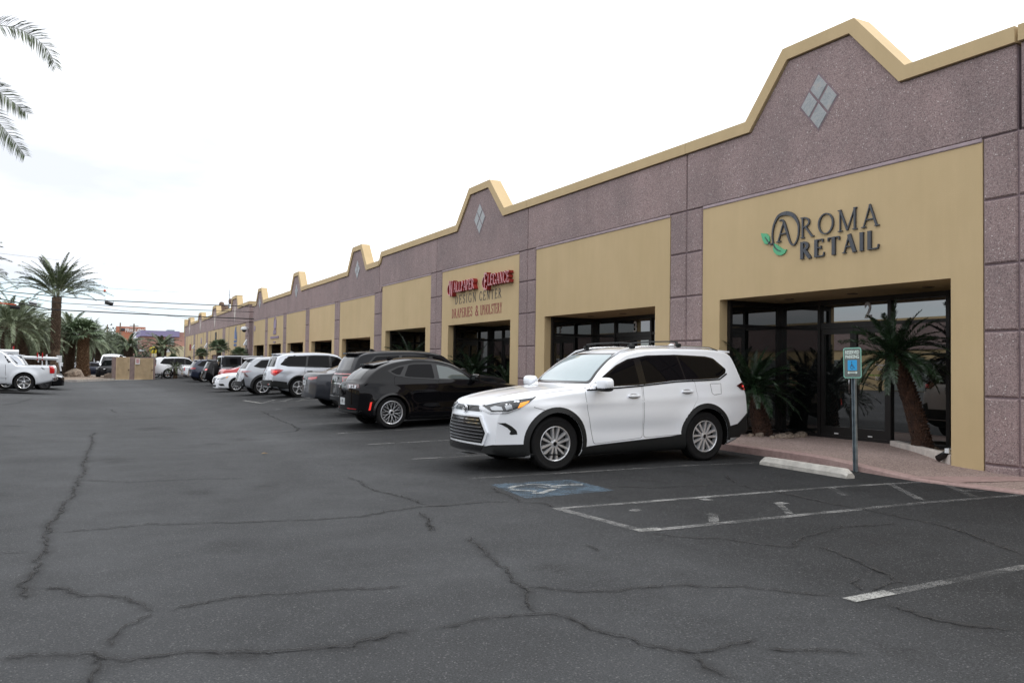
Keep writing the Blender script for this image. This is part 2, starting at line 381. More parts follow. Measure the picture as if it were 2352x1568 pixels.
def strip(mb, pts, w, dz=.005, seg=.5, quad=True):        # flat ribbon following the asphalt
    P = []
    for i in range(len(pts)-1):
        a, b = np.array(pts[i][:2]), np.array(pts[i+1][:2]); n = max(1, int(np.linalg.norm(b-a)/seg))
        for k in range(n): P.append(a+(b-a)*k/n)
    P.append(np.array(pts[-1][:2])); vs = []
    for i, p in enumerate(P):
        t = P[min(i+1, len(P)-1)]-P[max(i-1, 0)]; t = t/np.linalg.norm(t); nn = np.array([-t[1], t[0]])*w/2
        for q in (p-nn, p+nn): vs.append((q[0], q[1], gz(*q)+dz))
    mb.add(vs, [(2*i, 2*i+1, 2*i+3, 2*i+2) for i in range(len(P)-1)]); return P
def xy(px, py): p = G(px, py); return (p[0], p[1])
lines = [((4.64, 3.88), (10.2, 3.85), .10, 'line_paint_faint'), ((4.64, 3.88), (5.05, 3.88), .11, 'line_paint_fresh'),
         ((4.83, 6.36), (10.25, 6.06), .10, 'line_paint'), ((4.72, 7.76), (10.2, 7.33), .10, 'line_paint'), ((4.70, 7.80), (4.80, 6.32), .11, 'line_paint'),
         ((4.74, 6.40), (5.0, 6.37), .13, 'line_paint_fresh'), ((4.83, 10.3), (10.2, 9.88), .09, 'line_paint_faint')]
lm = {}
for a_, b_, w_, mt in lines:
    lm.setdefault(mt, MB()); strip(lm[mt], [a_, b_], w_, {'line_paint_fresh': .009}.get(mt, .006))
for px, py, xe in [(945, 1055, 9.8), (843, 1021, 9.8), (772, 996, 9.8), (715, 975, 9.8), (672, 957, 9.8), (630, 941, 9.8)]:
    p = xy(px, py); strip(lm['line_paint'], [p, (p[0]+.55, p[1])], .10, .009); strip(lm['line_paint_faint'], [(p[0]+.5, p[1]), (xe, p[1])], .10)
# diagonal hatching of the access aisle and of the far aisle
k8 = lambda x, y: xy(980+x*.5833, 980+y*.5833)
for q0, q1, w_ in [((1590, 240), (1650, 272), .09), ((1820, 225), (1950, 290), .09), ((2010, 215), (2160, 278), .10), ((2090, 253), (2200, 254), .09), ((1130, 346), (1130, 378), .10), ((1385, 303), (1430, 345), .08), ((1085, 285), (1115, 291), .12), ((1380, 304), (1412, 300), .12), ((805, 328), (838, 332), .13), ((1105, 344), (1140, 348), .12)]:
    strip(lm['line_paint_faint' if w_ < .11 else 'line_paint'], [k8(*q0), k8(*q1)], w_, .0075, .2)
h0 = xy(560, 920); h1 = xy(600, 926)
strip(lm['line_paint_fresh'], [h0, h1], .12, .009)
for k in range(5): strip(lm['line_paint'], [(h1[0]+.1+k*.65, h1[1]+.2), (h1[0]+.8+k*.65, h1[1]+1.6)], .16, .007)
strip(lm['line_paint'], [h1, (h1[0]+3.2, h1[1])], .12, .006)
for mt, mb in lm.items(): tag(mb.build('parking_lines', mt), kind='structure')
# blue accessible-parking patch with the wheelchair symbol
cw_ = lambda x, y: xy((1730+x/3.51)/1.6327, (1740+y/3.51)/1.6327)
m = MB(); P4 = [cw_(380, 270), cw_(1440, 205), cw_(2020, 350), cw_(860, 455)]
n = 6; vs = []
for i in range(n+1):
    for j in range(n+1):
        s_, t_ = i/n, j/n
        x = (1-s_)*(1-t_)*P4[0][0]+s_*(1-t_)*P4[1][0]+s_*t_*P4[2][0]+(1-s_)*t_*P4[3][0]; y = (1-s_)*(1-t_)*P4[0][1]+s_*(1-t_)*P4[1][1]+s_*t_*P4[2][1]+(1-s_)*t_*P4[3][1]
        vs.append((x, y, gz(x, y)+.0055))
m.add(vs, [(i*(n+1)+j, i*(n+1)+j+1, (i+1)*(n+1)+j+1, (i+1)*(n+1)+j) for i in range(n) for j in range(n)])
tag(m.build('painted_patch', 'blue_paint'), kind='structure')
def c8(x, y): return xy(980+x*.5833, 980+y*.5833)
def cw(x, y): return xy((1730+x/3.51)/1.6327, (1740+y/3.51)/1.6327)
m = MB()
for pl in [[(640, 325), (700, 300), (830, 283)], [(850, 276), (1000, 273), (1170, 284)], [(640, 340), (780, 352), (990, 362)], [(1000, 298), (1140, 318)], [(1180, 306), (1310, 318)], [(1215, 335), (1060, 385)], [(935, 385), (1090, 392)], [(1180, 298), (1340, 285), (1480, 275)], [(1440, 268), (1570, 272), (1570, 284), (1440, 288)]]:
    strip(m, [cw(*q) for q in pl], .085, .011, .15)
tag(m.build('wheelchair_symbol', 'line_paint_fresh'), kind='structure')

# cracks: a ragged gap in a faded tar stain
C8 = [([(0, 355), (30, 415)], .5), ([(160, 430), (200, 475), (260, 520), (320, 575), (350, 610), (365, 640), (390, 690), (420, 715), (415, 735)], 1.3),
 ([(0, 805), (100, 790), (200, 765), (300, 745), (415, 735), (500, 742), (590, 762), (640, 800), (740, 828), (850, 858), (960, 872), (1060, 880), (1150, 870), (1260, 850), (1300, 825)], 1.3),
 ([(1060, 880), (1090, 910), (1130, 945), (1200, 980), (1300, 1007)], 1.9), ([(365, 625), (450, 635), (600, 645), (800, 638), (1000, 625), (1200, 628), (1350, 645), (1500, 658), (1650, 668)], .8),
 ([(1520, 470), (1620, 505), (1720, 545), (1810, 590), (1850, 610), (1780, 640), (1740, 660)], 2.2), ([(1780, 690), (1900, 725), (2000, 765), (2100, 785), (2250, 795), (2352, 812)], 2.0),
 ([(850, 415), (1000, 435), (1180, 445), (1280, 465), (1440, 475), (1480, 440), (1600, 400), (1860, 378)], 1.0),
 ([(700, 235), (900, 238), (1220, 230), (1370, 258), (1500, 285), (1700, 320), (1900, 365), (2100, 410), (2200, 450), (2352, 510)], 1.3),
 ([(250, 235), (320, 275), (370, 295), (450, 300), (500, 325)], .8), ([(0, 315), (200, 300), (370, 295)], .7), ([(1220, 230), (1180, 200), (1160, 185)], .7), ([(1750, 660), (1700, 615), (1740, 590)], .5), ([(600, 455), (680, 500)], .3), ([(1300, 870), (1450, 880), (1600, 880), (1700, 895), (1770, 915)], 1.2)]
C7 = [([(-60, 1460), (200, 1440), (450, 1430), (560, 1460), (700, 1450), (850, 1430), (1050, 1430), (1250, 1435), (1450, 1410), (1650, 1385), (1850, 1340), (2000, 1322)], 2.1),
 ([(460, 1440), (500, 1490), (440, 1568), (430, 1600)], 1.1), ([(490, 1420), (515, 1370), (580, 1320), (680, 1270), (765, 1240)], .9), ([(155, 1132), (290, 1135), (350, 1175), (450, 1168), (580, 1180), (680, 1215), (765, 1240)], 1.1),
 ([(765, 1240), (900, 1205), (1150, 1165), (1400, 1145), (1700, 1130), (1930, 1115)], .8), ([(440, 400), (430, 460), (400, 540), (380, 605), (320, 700), (290, 760), (240, 860), (210, 940), (180, 1000), (130, 1100), (95, 1200)], 1.6),
 ([(240, 870), (500, 850), (720, 830), (900, 832), (1150, 820), (1400, 812), (1700, 795), (1850, 765), (1990, 745), (2116, 742)], .9), ([(-40, 967), (180, 960)], .8),
 ([(1960, 770), (2000, 820), (2025, 870)], .8), ([(1990, 745), (1900, 705), (1720, 655), (1640, 605)], .6), ([(1220, 300), (1300, 340), (1400, 380), (1380, 395), (1150, 410)], .8), ([(520, 290), (540, 310)], .6), ([(330, 620), (600, 632), (900, 620), (1180, 612)], .6), ([(0, 275), (90, 260), (160, 240)], .8)]
def ribbon(mb, att, P, w, dz, jag):
    n = len(P); vs = []
    for i, p in enumerate(P):
        t = P[min(i+1, n-1)]-P[max(i-1, 0)]; t = t/(np.linalg.norm(t)+1e-9); nn = np.array([-t[1], t[0]])
        e = min(1, i/3, (n-1-i)/3)
        ww = w*(1+jag*rng.uniform(-.6, .8))*(.15+.85*e)
        for k, s_ in enumerate((-1, 0, 1)):
            q = p+nn*ww*s_; vs.append((q[0], q[1], gz(*q)+dz)); att.append(e if k == 1 else 0)
    mb.add(vs, [(3*i+k, 3*i+k+1, 3*i+k+4, 3*i+k+3) for i in range(n-1) for k in (0, 1)])
ms, mg, as_, ag = MB(), MB(), [], []
for (x, y, r_) in [(6.4, 5.1, .30), (6.9, 8.9, .26), (7.6, 8.5, .16), (5.6, 8.1, .14), (7.0, 13.9, .3), (3.3, 5.6, .22), (1.2, 7.4, .30), (2.2, 10.8, .4), (.6, 14.5, .5), (3.1, 17.5, .45), (1.7, 21, .6), (6.0, 2.2, .25), (4.1, 3.1, .18), (7.9, 5.2, .2), (2.8, 3.9, .12), (.9, 4.6, .16)]:
    n_ = 14; b_ = len(ms.v); ms.v.append((x, y, gz(x, y)+.003)); as_.append(.85)
    for k in range(n_):
        a_ = 2*math.pi*k/n_; q = r_*rng.uniform(.7, 1.25); ms.v.append((x+q*math.cos(a_), y+q*1.3*math.sin(a_), gz(x+q*math.cos(a_), y+q*math.sin(a_))+.003)); as_.append(0)
    for k in range(n_): ms.f.append((b_, b_+1+k, b_+1+(k+1) % n_)); ms.mi.append(0); ms.sm.append(False)
for fn, LST in ((c8, C8), (lambda x, y: xy(x*.492, 796.2+y*.492), C7)):
    for pts, wd in LST:
        Q = [np.array(fn(*q)) for q in pts]; dist = np.linalg.norm(Q[len(Q)//2]); st_ = max(.035, dist*.006); P = []
        for i in range(len(Q)-1):
            n = max(1, int(np.linalg.norm(Q[i+1]-Q[i])/st_))
            for k in range(n): P.append(Q[i]+(Q[i+1]-Q[i])*k/n)
        P.append(Q[-1]); off = np.zeros(2); P2 = []
        for i, p in enumerate(P):
            off = off*.86+rng.normal(0, .008+dist*.0004, 2); P2.append(p+off)
        jit = [p+rng.normal(0, .006+.0008*dist, 2) for p in P2]
        ribbon(ms, as_, P2, .022+.042*wd, .0025, .08); ribbon(mg, ag, jit, .0055+.0032*wd+.0006*dist, .0125, .9)
for mb, at, nm, mt in ((ms, as_, 'asphalt_stains', 'crack_stain'), (mg, ag, 'asphalt_cracks', 'crack_gap')):
    o = mb.build(nm, mt); A = o.data.attributes.new('edge', 'FLOAT', 'POINT'); A.data.foreach_set('value', at); tag(o, kind='structure')

# ================================================================== SIDEWALK AND KERB
KX = [(-38, 10.55), (2, 10.5), (5.2, 10.42), (6.1, 10.36), (7.4, 10.20), (8.0, 10.28), (8.9, 10.42), (9.6, 10.52), (10.6, 10.60), (12, 10.66), (62, 10.66), (66, 10.3), (112, 10.3)]
def kx(y): return float(np.interp(y, [k[0] for k in KX], [k[1] for k in KX]))
def kz(y): return gz(10.6, y)+.035+.10*sstep(7.0, 9.6, y)
ys = list(np.arange(-38, 14, .25))+list(np.arange(14, 112.1, 1.0))
ks = MB(); sw = MB()
for i in range(len(ys)-1):
    a_, b_ = ys[i], ys[i+1]; gap = .004 if (i % 12 == 0) else 0
    def col(y): x = kx(y); z = kz(y); g = gz(x, y)-.05; return [(x-.012, y, g), (x, y, z-.02), (x+.02, y, z), (x+.16, y, z+.002), (x+.16, y, g)]
    ks.add(col(a_+gap)+col(b_-gap), [(k, k+1, k+6, k+5) for k in range(4)]+[(0, 1, 2, 3, 4), (5, 9, 8, 7, 6)])
    def c2(y): x = kx(y)+.162; z = kz(y); return [(x, y, z-.006), (11.3, y, z), (14.2, y, z+.015)]
    sw.add(c2(a_)+c2(b_), [(0, 1, 4, 3), (1, 2, 5, 4)])
tag(ks.build('kerb', 'pink_kerb'), kind='structure'); tag(sw.build('sidewalk', 'exposed_walk'), kind='structure')
m = MB(); q = [(10.30, 7.3), (10.36, 6.98), (11.9, 7.05), (11.9, 6.75)]
m.add([(10.30, 7.55, kz(7.5)+.004), (10.33, 6.95, kz(7.0)+.004), (11.88, 6.55, kz(6.6)+.006), (11.88, 6.95, kz(6.9)+.006)], [(0, 1, 2, 3)])
tag(m.build('pavement_band', 'pink_kerb'), kind='structure')
# far kerb / island in front of the palms, and the landscaped strip behind it
m = MB(); p = [(-30, 69.0), (.2, 69.9), (3.0, 76.4)]
for i in range(2):
    (x0, y0), (x1, y1) = p[i], p[i+1]; m.add([(x0, y0, -.02), (x1, y1, -.02), (x1, y1+.25, -.02), (x0, y0+.25, -.02), (x0, y0, .17), (x1, y1, .17), (x1, y1+.25, .17), (x0, y0+.25, .17)], [(4, 5, 6, 7), (0, 1, 5, 4), (3, 2, 6, 7), (1, 2, 6, 5), (0, 3, 7, 4)])
tag(m.build('island_kerb', 'grey_concrete'), kind='structure')
m = MB(); m.add([(-30, 69.2, .14), (.2, 70.1, .14), (3.0, 76.6, .14), (3.2, 96, .14), (-30, 96, .14)], [(0, 1, 2, 3, 4)])
tag(m.build('island_soil', 'rock'), kind='structure')

# ================================================================== BUILDINGS
wall_fn = lambda a, b, d: (d, a, b)          # (Y, Z, X)
GR = .012
mat('skylit_mauve', (.36, .29, .31), .8, var=.1, vscale=6)
def rect(y0, y1, z0, z1): return [(y0, z0), (y1, z0), (y1, z1), (y0, z1)]
def ccwfix(p):
    ar = sum(p[i][0]*p[(i+1) % len(p)][1]-p[(i+1) % len(p)][0]*p[i][1] for i in range(len(p)))
    return p if ar > 0 else p[::-1]
def storefront(par, y0, y1, zh, zb, detail=2):
    """recessed shop front; y0 near jamb, y1 far jamb"""
    fr = MB(); D = 13.6; t = .035; zt = zb+(zh-zb)*.815; w = y1-y0
    pa = y1-.06; pb = y1-.22*w; pc = pb-1.66*min(1, w/5); posts = [pa, pb, pc, y0+.04]
    if w > 4.6: posts.insert(3, (pc+y0)/2-.0)
    for y in posts: fr.box(D-.06, y-t, zb, D+.06, y+t, zh)
    for z, h in ((zh-.10, .10), (zb, .10)): fr.box(D-.055, y0+.003, z, D+.055, y1-.003, z+h-.002)
    fr.box(D-.05, pc, zt-.07, D+.05, pb, zt+.05); fr.box(D-.05, y0+.002, zt-.03, D+.05, pc, zt+.03); fr.box(D-.05, pb, zt-.03, D+.05, pa, zt+.03)
    # glazed return on the far side
    yr = y1-.05
    for x in (12.13, 13.5): fr.box(x-t, yr-.045, zb+.001, x+t, yr+.045, zh-.003)
    for z, h in ((zh-.10, .098), (zt-.03, .06), (zb, .11)): fr.box(12.14, yr-.04, z+.0005, D-.07, yr+.04, z+h)
    f = fr.build('storefront_frame', 'frame_bronze', par)
    def pane(x0, y0_, z0, x1, y1_, z1): MB().box(x0, y0_, z0, x1, y1_, z1).build('pane', 'shop_glass', f)
    pane(12.15, yr-.006, zb+.1, 13.5, yr+.006, zt-.03); pane(12.15, yr-.006, zt+.03, 13.5, yr+.006, zh-.1)
    pl = sorted(posts)
    for i in range(len(pl)-1):
        if detail > 1 and abs(pl[i]-pc) < .01: pane(D-.006, pl[i]+t, zt+.05, D+.006, pl[i+1]-t, zh-.1); continue
        pane(D-.006, pl[i]+t, zb+.1, D+.006, pl[i+1]-t, zt-.03); pane(D-.006, pl[i]+t, zt+.03, D+.006, pl[i+1]-t, zh-.1)
    if detail > 1:
        mid = (pb+pc)/2
        for k, (a_, b_) in enumerate(((pc+t, mid), (mid, pb-t))):
            d = MB()
            for (u0, u1, v0, v1) in ((a_+.004, a_+.075, zb+.02, zt-.075), (b_-.075, b_-.004, zb+.02, zt-.075), (a_+.075, b_-.075, zb+.02, zb+.27), (a_+.075, b_-.075, zt-.18, zt-.075)):
                d.box(D-.035, u0, v0, D+.035, u1, v1)
            dd = d.build('door', 'frame_bronze', par)
            MB().box(D-.005, a_+.07, zb+.26, D+.005, b_-.07, zt-.17).build('door_glass', 'shop_glass', dd)
            hx = (b_-.04) if k == 0 else (a_+.04)
            h = MB(); h.smooth = True; h.tube([(D-.04, hx, zb+.95), (D-.10, hx, zb+.95), (D-.10, hx, zb+1.3), (D-.04, hx, zb+1.3)], .012)
            h.build('handle', 'satin_chrome', dd)
            MB().box(D-.045, hx-.03, zb+.86, D-.034, hx+.03, zb+.92).build('lock', 'chrome', dd)
            MB().box(D-.044, (a_+b_)/2-.05, zb+.12, D-.034, (a_+b_)/2+.05, zb+.145).build('kick_label', 'line_white', dd)
    return f
mat('line_white', (.62, .62, .62), .5)
def coping(par, prof, X0, X1, dh=.235, name='coping'):
    low = offset_line(prof, dh)                      # right side of +Y heading = down
    mb = MB(); n = len(prof); g = .0
    vs = []
    for (a, b), (c, d) in zip(prof, low): vs += [(X0, a, b), (X1, a, b), (X1, c, d), (X0, c, d)]
    fs = []
    for i in range(n-1):
        for k in range(4): fs.append((4*i+k, 4*i+(k+1) % 4, 4*i+4+(k+1) % 4, 4*i+4+k))
    fs += [(3, 2, 1, 0), (4*n-4, 4*n-3, 4*n-2, 4*n-1)]
    mb.add(vs, fs); return mb.build(name, 'stucco', par), low
def gable(c, hw, ha, zt, zg): return [(c-hw, zt), (c-ha, zg), (c+ha, zg), (c+hw, zt)]

mat('white_paint', (.66, .68, .70), .4)
B1 = empty('strip_mall_building', 'long mauve and tan strip mall with stepped gables along its parapet, nearest building', 'building', (XW, 7, 0))
def build_row(root, ZT, ZB, ZG, ZO, pil, panels, open_, gables, joints, prof, detail_n, joint_z, extra_pilaster=False):
    # pillars
    for (y0, y1) in pil:
        cy = [j for j in joints if y0+.05 < j < y1-.05]
        edges = [y0]+cy+[y1]; mb = MB(); z = joint_z+[]
        zs = [-.3]+[q for q in joint_z if q < ZB-.3]+[ZB]
        for i in range(len(edges)-1):
            for k in range(len(zs)-1):
                mb.prism(rect(edges[i]+GR, edges[i+1]-GR, zs[k]+GR, zs[k+1]-GR), wall_fn, XW-.03, XW+.06, .024)
        mb.build('pillar', 'aggregate', root)
        g = MB(); g.box(XW+.002, y0, -.3, XW+1.85, y1, ZB); g.build('pillar_core', 'wall_groove', root)
    for i, (y0, y1) in enumerate(panels):
        o0, o1, zh = open_[i]
        mb = MB(); x0 = XW-.012; x1 = XW+1.84
        mb.box(x0, y0+.01, -.3, x1, o0, ZB-.01); mb.box(x0, o1, -.3, x1, y1-.01, ZB-.01); mb.box(x0, o0, zh, x1, o1, ZB-.01)
        mb.build('wall_panel', 'stucco', root)
        MB().prism(rect(y0+.012, y1-.012, ZB-.055, ZB+.008), wall_fn, XW-.032, XW-.010, .012).build('skylit_bevel', 'skylit_mauve', root)  # paler mauve strip paints the skylight caught by the bevel
        zb = kz((o0+o1)/2)+.01 if y0 > 9 else kz(9.0)
        storefront(root, o0, o1, zh, zb-.01, 2 if i < detail_n else 1)
CJ = 1.0287
near_pan = [(7.54, 13.76), (14.85, 21.03), (22.07, 28.03), (29.12, 34.74)]
near_pil = [(6.55, 7.54), (13.76, 14.85), (21.03, 22.07), (28.03, 29.12)]
near_open = [(8.06, 13.22, 3.03), (15.39, 20.5, 3.03), (22.61, 27.43, 3.04), (29.61, 34.25, 3.06)]
joints = [7.02, 14.28, 21.53, 28.55, 34.9, 41.7, 47.85, 53.75, 59.5]
z1, zb1 = 6.57, 5.07
prof1 = [(-38, z1), (3.9, z1), (6.985, z1)]
profA = [(7.02, z1)]+gable(10.62, 1.81, .82, z1, 7.72)+[(14.28, z1)]
profs = [prof1, profA, [(14.28, z1), (21.53, z1)], [(21.53, z1)]+gable(24.88, 1.87, .80, z1, 7.68)+[(28.55, z1)],
         [(28.55, z1), (34.85, z1), (35.08, z1-.33), (35.12, z1-.35)]]
z2, zb2 = 6.2, 4.79
profs += [[(35.12, z2+.02)]+gable(38.4, 1.56, .72, z2, 7.27)+[(41.7, z2)], [(41.7, z2-.01), (47.85, z2-.02)], [(47.85, z2-.02)]+gable(50.7, 1.43, .67, z2-.04, 7.17)+[(53.75, z2-.04)],
          [(53.75, z2-.05), (59.5, z2-.06)], [(59.5, z2-.06)]+gable(61.9, 1.36, .61, z2-.08, 7.07)+[(64.55, z2-.08)]]
build_row(B1, z1, zb1, 7.7, 3.03, near_pil+[(-1.2, .2), (-15.55, -14.55)], near_pan, near_open, None, joints, None, 3, [.24, 1.22, 2.19, 3.17, 4.13])
far_pan = [(35.77, 41.27), (42.2, 47.45), (48.3, 53.3), (54.17, 59.06), (59.92, 64.2)]
far_pil = [(34.74, 35.77), (41.27, 42.2), (47.45, 48.3), (53.3, 54.17), (59.06, 59.92), (64.2, 64.55)]
far_open = [(36.29, 40.83, 2.86), (42.68, 46.95, 2.87), (48.84, 52.9, 2.88), (54.76, 58.6, 2.90), (60.3, 63.95, 2.92)]
build_row(B1, z2, zb2, 7.2, 2.8, far_pil, far_pan, far_open, None, joints, None, 2, [.0, .95, 1.92, 2.88, 3.84])
# panel south of the first bay (mostly outside the frame)
for y0_, y1_ in ((.22, 6.53), (-14.5, -1.25), (-38, -15.6)): MB().box(XW-.012, y0_, -.3, XW+1.84, y1_, zb1-.01).build('wall_panel', 'stucco', B1)
for i, pr in enumerate(profs):
    far = i >= 5; zb = zb2 if far else zb1
    pr2 = [(a_+(.006 if j == 0 else -.006 if j == len(pr)-1 else 0), b_) for j, (a_, b_) in enumerate(pr)]
    o, low = coping(B1, pr2, XW-.085, XW+.32)
    poly = [(low[0][0]+.01, zb+GR), (low[-1][0]-.01, zb+GR)]+[(a_, b_-.012) for a_, b_ in low[::-1]]
    poly[2] = (poly[1][0], poly[2][1]); poly[-1] = (poly[0][0], poly[-1][1])
    if i == 4: poly = [(low[0][0]+.01, zb1+GR), (34.70, zb1+GR), (34.95, zb2+GR), (35.10, zb2+GR), (35.10, low[-1][1]-.012)]+[(a_, b_-.012) for a_, b_ in low[::-1][1:]]
    MB().prism(ccwfix(poly), wall_fn, XW-.03, XW+.06, .014).build('parapet_panel', 'aggregate', B1)
    back = [(low[0][0], zb-.02), (low[-1][0], zb-.02)]+[(a_, b_-.05) for a_, b_ in [(p_[0], p_[1]) for p_ in low[::-1]]]
    if i == 4: back = [(low[0][0], zb1-.02), (34.7, zb1-.02), (34.9, zb2), (35.1, zb2)]+[(a_, b_-.05) for a_, b_ in low[::-1]]
    MB().prism(ccwfix(back), wall_fn, XW+.004, XW+.25).build('parapet_core', 'wall_groove', B1)
for c, zc, hw, hh in [(10.61, 6.48, .44, .53), (24.88, 6.52, .44, .53), (38.4, 6.13, .40, .47), (50.7, 6.03, .38, .45), (61.95, 5.98, .36, .43)]:
    t = MB(); e = .03
    for (dy, dz) in ((0, .5), (0, -.5), (.5, 0), (-.5, 0)):
        cy_, cz_ = c+dy*hw, zc+dz*hh
        pts = [(cy_-hw*.5+e, cz_), (cy_, cz_-hh*.5+e), (cy_+hw*.5-e, cz_), (cy_, cz_+hh*.5-e)]
        t.prism(pts, wall_fn, XW-.045, XW, .008)
    t.build('accent_tile', 'slate_tile', B1)
    MB().prism([(c-hw-.02, zc), (c, zc-hh-.02), (c+hw+.02, zc), (c, zc+hh+.02)], wall_fn, XW-.034, XW-.02).build('tile_surround', 'wall_groove', B1)
mb = MB(); mb.box(XW+1.86, -38, -.3, XW+30, 34.98, 5.95); mb.box(XW+1.86, 34.985, -.3, XW+30, 64.5, 5.6); mb.box(XW+.26, -4.4, 5.2, XW+1.85, 34.9, 5.9); mb.box(XW+.26, 34.95, 4.9, XW+1.85, 64.4, 5.5)
mb.build('main_block', 'wall_groove', B1)
MB().box(XW+.0, 64.54, -.3, XW+30, 64.62, 5.9).build('end_wall', 'aggregate', B1)
# the side of the north end wall gets the same coping
MB().box(XW+.33, 64.32, 5.9, XW+30, 64.66, 6.12).build('coping', 'stucco', B1)
# soffit lights, seen as shallow discs
for i, (o0, o1, zh) in enumerate(near_open[:2]):
    for f_ in (.2, .5, .8):
        MB().lathe([(0, zh-.012), (.09, zh-.012), (.10, zh-.001)], 16, 'z', (XW+.9, o0+(o1-o0)*f_, 0)).build('soffit_light', 'soffit', B1)

# far building
B2 = empty('strip_mall_building', 'farther mauve and tan strip mall building beyond the gap, with four gables and wall lights', 'building', (XW, 66, 0))
z3, zb3 = 6.40, 4.80; ya, yb = 66.0, 108.5
pa3 = [(67.6, 77.4), (79.0, 88.2), (89.7, 98.2), (99.8, 107.3)]
pl3 = [(ya, 67.6), (77.4, 79.0), (88.2, 89.7), (98.2, 99.8), (107.3, yb)]
prof = [(ya, z3)]+gable(72.6, 1.75, 1.2, z3-.05, 7.25)+gable(83.9, 1.6, 1.1, z3-.1, 7.08)+gable(94.2, 1.6, 1.1, z3-.15, 6.95)+gable(103.6, 1.5, 1.0, z3-.2, 6.85)+[(yb, z3-.2)]
o, low = coping(B2, prof, XW-.10, XW+.35, .25)
poly = [(ya, zb3), (yb, zb3-.1)]+[(a_, b_-.01) for a_, b_ in low[::-1]]; poly[-1] = (ya, poly[-1][1]); poly[2] = (yb, poly[2][1])
MB().prism(ccwfix(poly), wall_fn, XW-.03, XW+.25).build('parapet_panel', 'aggregate', B2)
for (y0, y1) in pl3:
    mb = MB()
    for a_, b_ in zip([-.3, .4, 1.5, 2.6, 3.7], [.4, 1.5, 2.6, 3.7, zb3-.05]): mb.prism(rect(y0+.02, y1-.02, a_+.02, b_-.01), wall_fn, XW-.03, XW+.1, .015)
    mb.box(XW, y0, -.3, XW+1.8, y1, zb3-.02); mb.build('pillar', ['aggregate'], B2)
for (y0, y1) in pa3:
    w_ = y1-y0; o0, o1 = y0+w_*.33, y0+w_*.72; mb = MB()
    # stepped stucco panels with vertical joints
    for a_, b_ in ((y0+.02, y0+w_*.23), (y0+w_*.235, y0+w_*.80), (y0+w_*.805, y1-.02)):
        if a_ < o0 < b_:
            mb.box(XW-.012, a_, -.3, XW+1.8, o0, zb3-.06); mb.box(XW-.012, o1, -.3, XW+1.8, b_, zb3-.06); mb.box(XW-.012, o0, 2.35, XW+1.8, o1, zb3-.06)
        else: mb.box(XW-.02, a_, -.3, XW+1.8, b_, zb3-.06)
    mb.build('wall_panel', 'stucco', B2)
    for q_ in (y0+w_*.232, y0+w_*.802): MB().box(XW-.03, q_-.05, -.3, XW-.005, q_+.05, zb3-.06).build('panel_joint', 'wall_groove', B2)
    f = MB().box(XW+.9, o0, .1, XW+.95, o0+.08, 2.35).box(XW+.9, o1-.08, .1, XW+.95, o1, 2.35).box(XW+.9, o0, 2.25, XW+.95, o1, 2.35).box(XW+.9, o0, 1.9, XW+.95, o1, 1.96).build('storefront_frame', 'frame_bronze', B2)
    MB().box(XW+.96, o0, -.1, XW+.98, o1, 2.35).build('pane', 'shop_glass', f)
for (c, zc, h_) in ((72.6, 5.85, .8), (83.9, 5.7, .75), (94.2, 5.6, .7), (103.6, 5.5, .65)):
    MB().prism([(c-.42, zc), (c, zc-h_), (c+.42, zc), (c, zc+h_)], wall_fn, XW-.045, XW-.03).build('accent_tile', 'white_concrete', B2)
MB().box(XW+.1, ya+.02, -.3, XW+30, yb-.02, 5.7).build('main_block', 'wall_groove', B2)
mb = MB()
for a_, b_ in zip([-.3, .4, 1.5, 2.6, 3.7], [.4, 1.5, 2.6, 3.7, zb3-.05]):
    mb.prism([(XW+.05, a_+.02), (XW+30, a_+.02), (XW+30, b_-.01), (XW+.05, b_-.01)], lambda a, b, d: (a, d, b), ya-.03, ya+.01, .015)
mb.prism([(XW+.02, zb3), (XW+30, zb3), (XW+30, z3-.25), (XW+.02, z3-.25)], lambda a, b, d: (a, d, b), ya-.03, ya+.01, .015)
mb.build('end_wall', 'aggregate', B2)
MB().box(XW-.08, ya-.10, z3-.25, XW+30, ya+.28, z3+.004).build('coping', 'stucco', B2)
MB().box(XW-.1, yb-.2, zb3, XW+.3, yb+.1, 6.85).build('coping_post', 'stucco', B2)
# wall lights (parts fixed to the wall) and dome camera
for y, z in ((66.9, 3.22), (78.2, 3.26), (88.9, 3.35), (99.0, 3.37)):
    m = MB(); m.prism([(XW-.03, z-.22), (XW-.26, z-.22), (XW-.22, z-.08), (XW-.03, z+.24)], lambda a, b, d: (a, d, b), y-.2, y+.2); m.build('wall_light', 'white_paint', B2)
m = MB(); m.smooth = True; m.lathe([(0, .20), (.14, .19), (.24, .10), (.27, 0), (.26, -.05)], 20, 'z', (XW-.34, 66.3, 4.22)); m.smooth = False
m.tube([(XW, 66.3, 4.3), (XW-.34, 66.3, 4.44), (XW-.34, 66.3, 4.4)], .03); m.smooth = True; m.cur = 1; m.blob((XW-.34, 66.3, 4.15), (.17, .17, .17))
tag(m.build('security_camera', ['white_paint', 'lamp_dark']), 'white dome security camera on the corner of the farther building', 'camera')
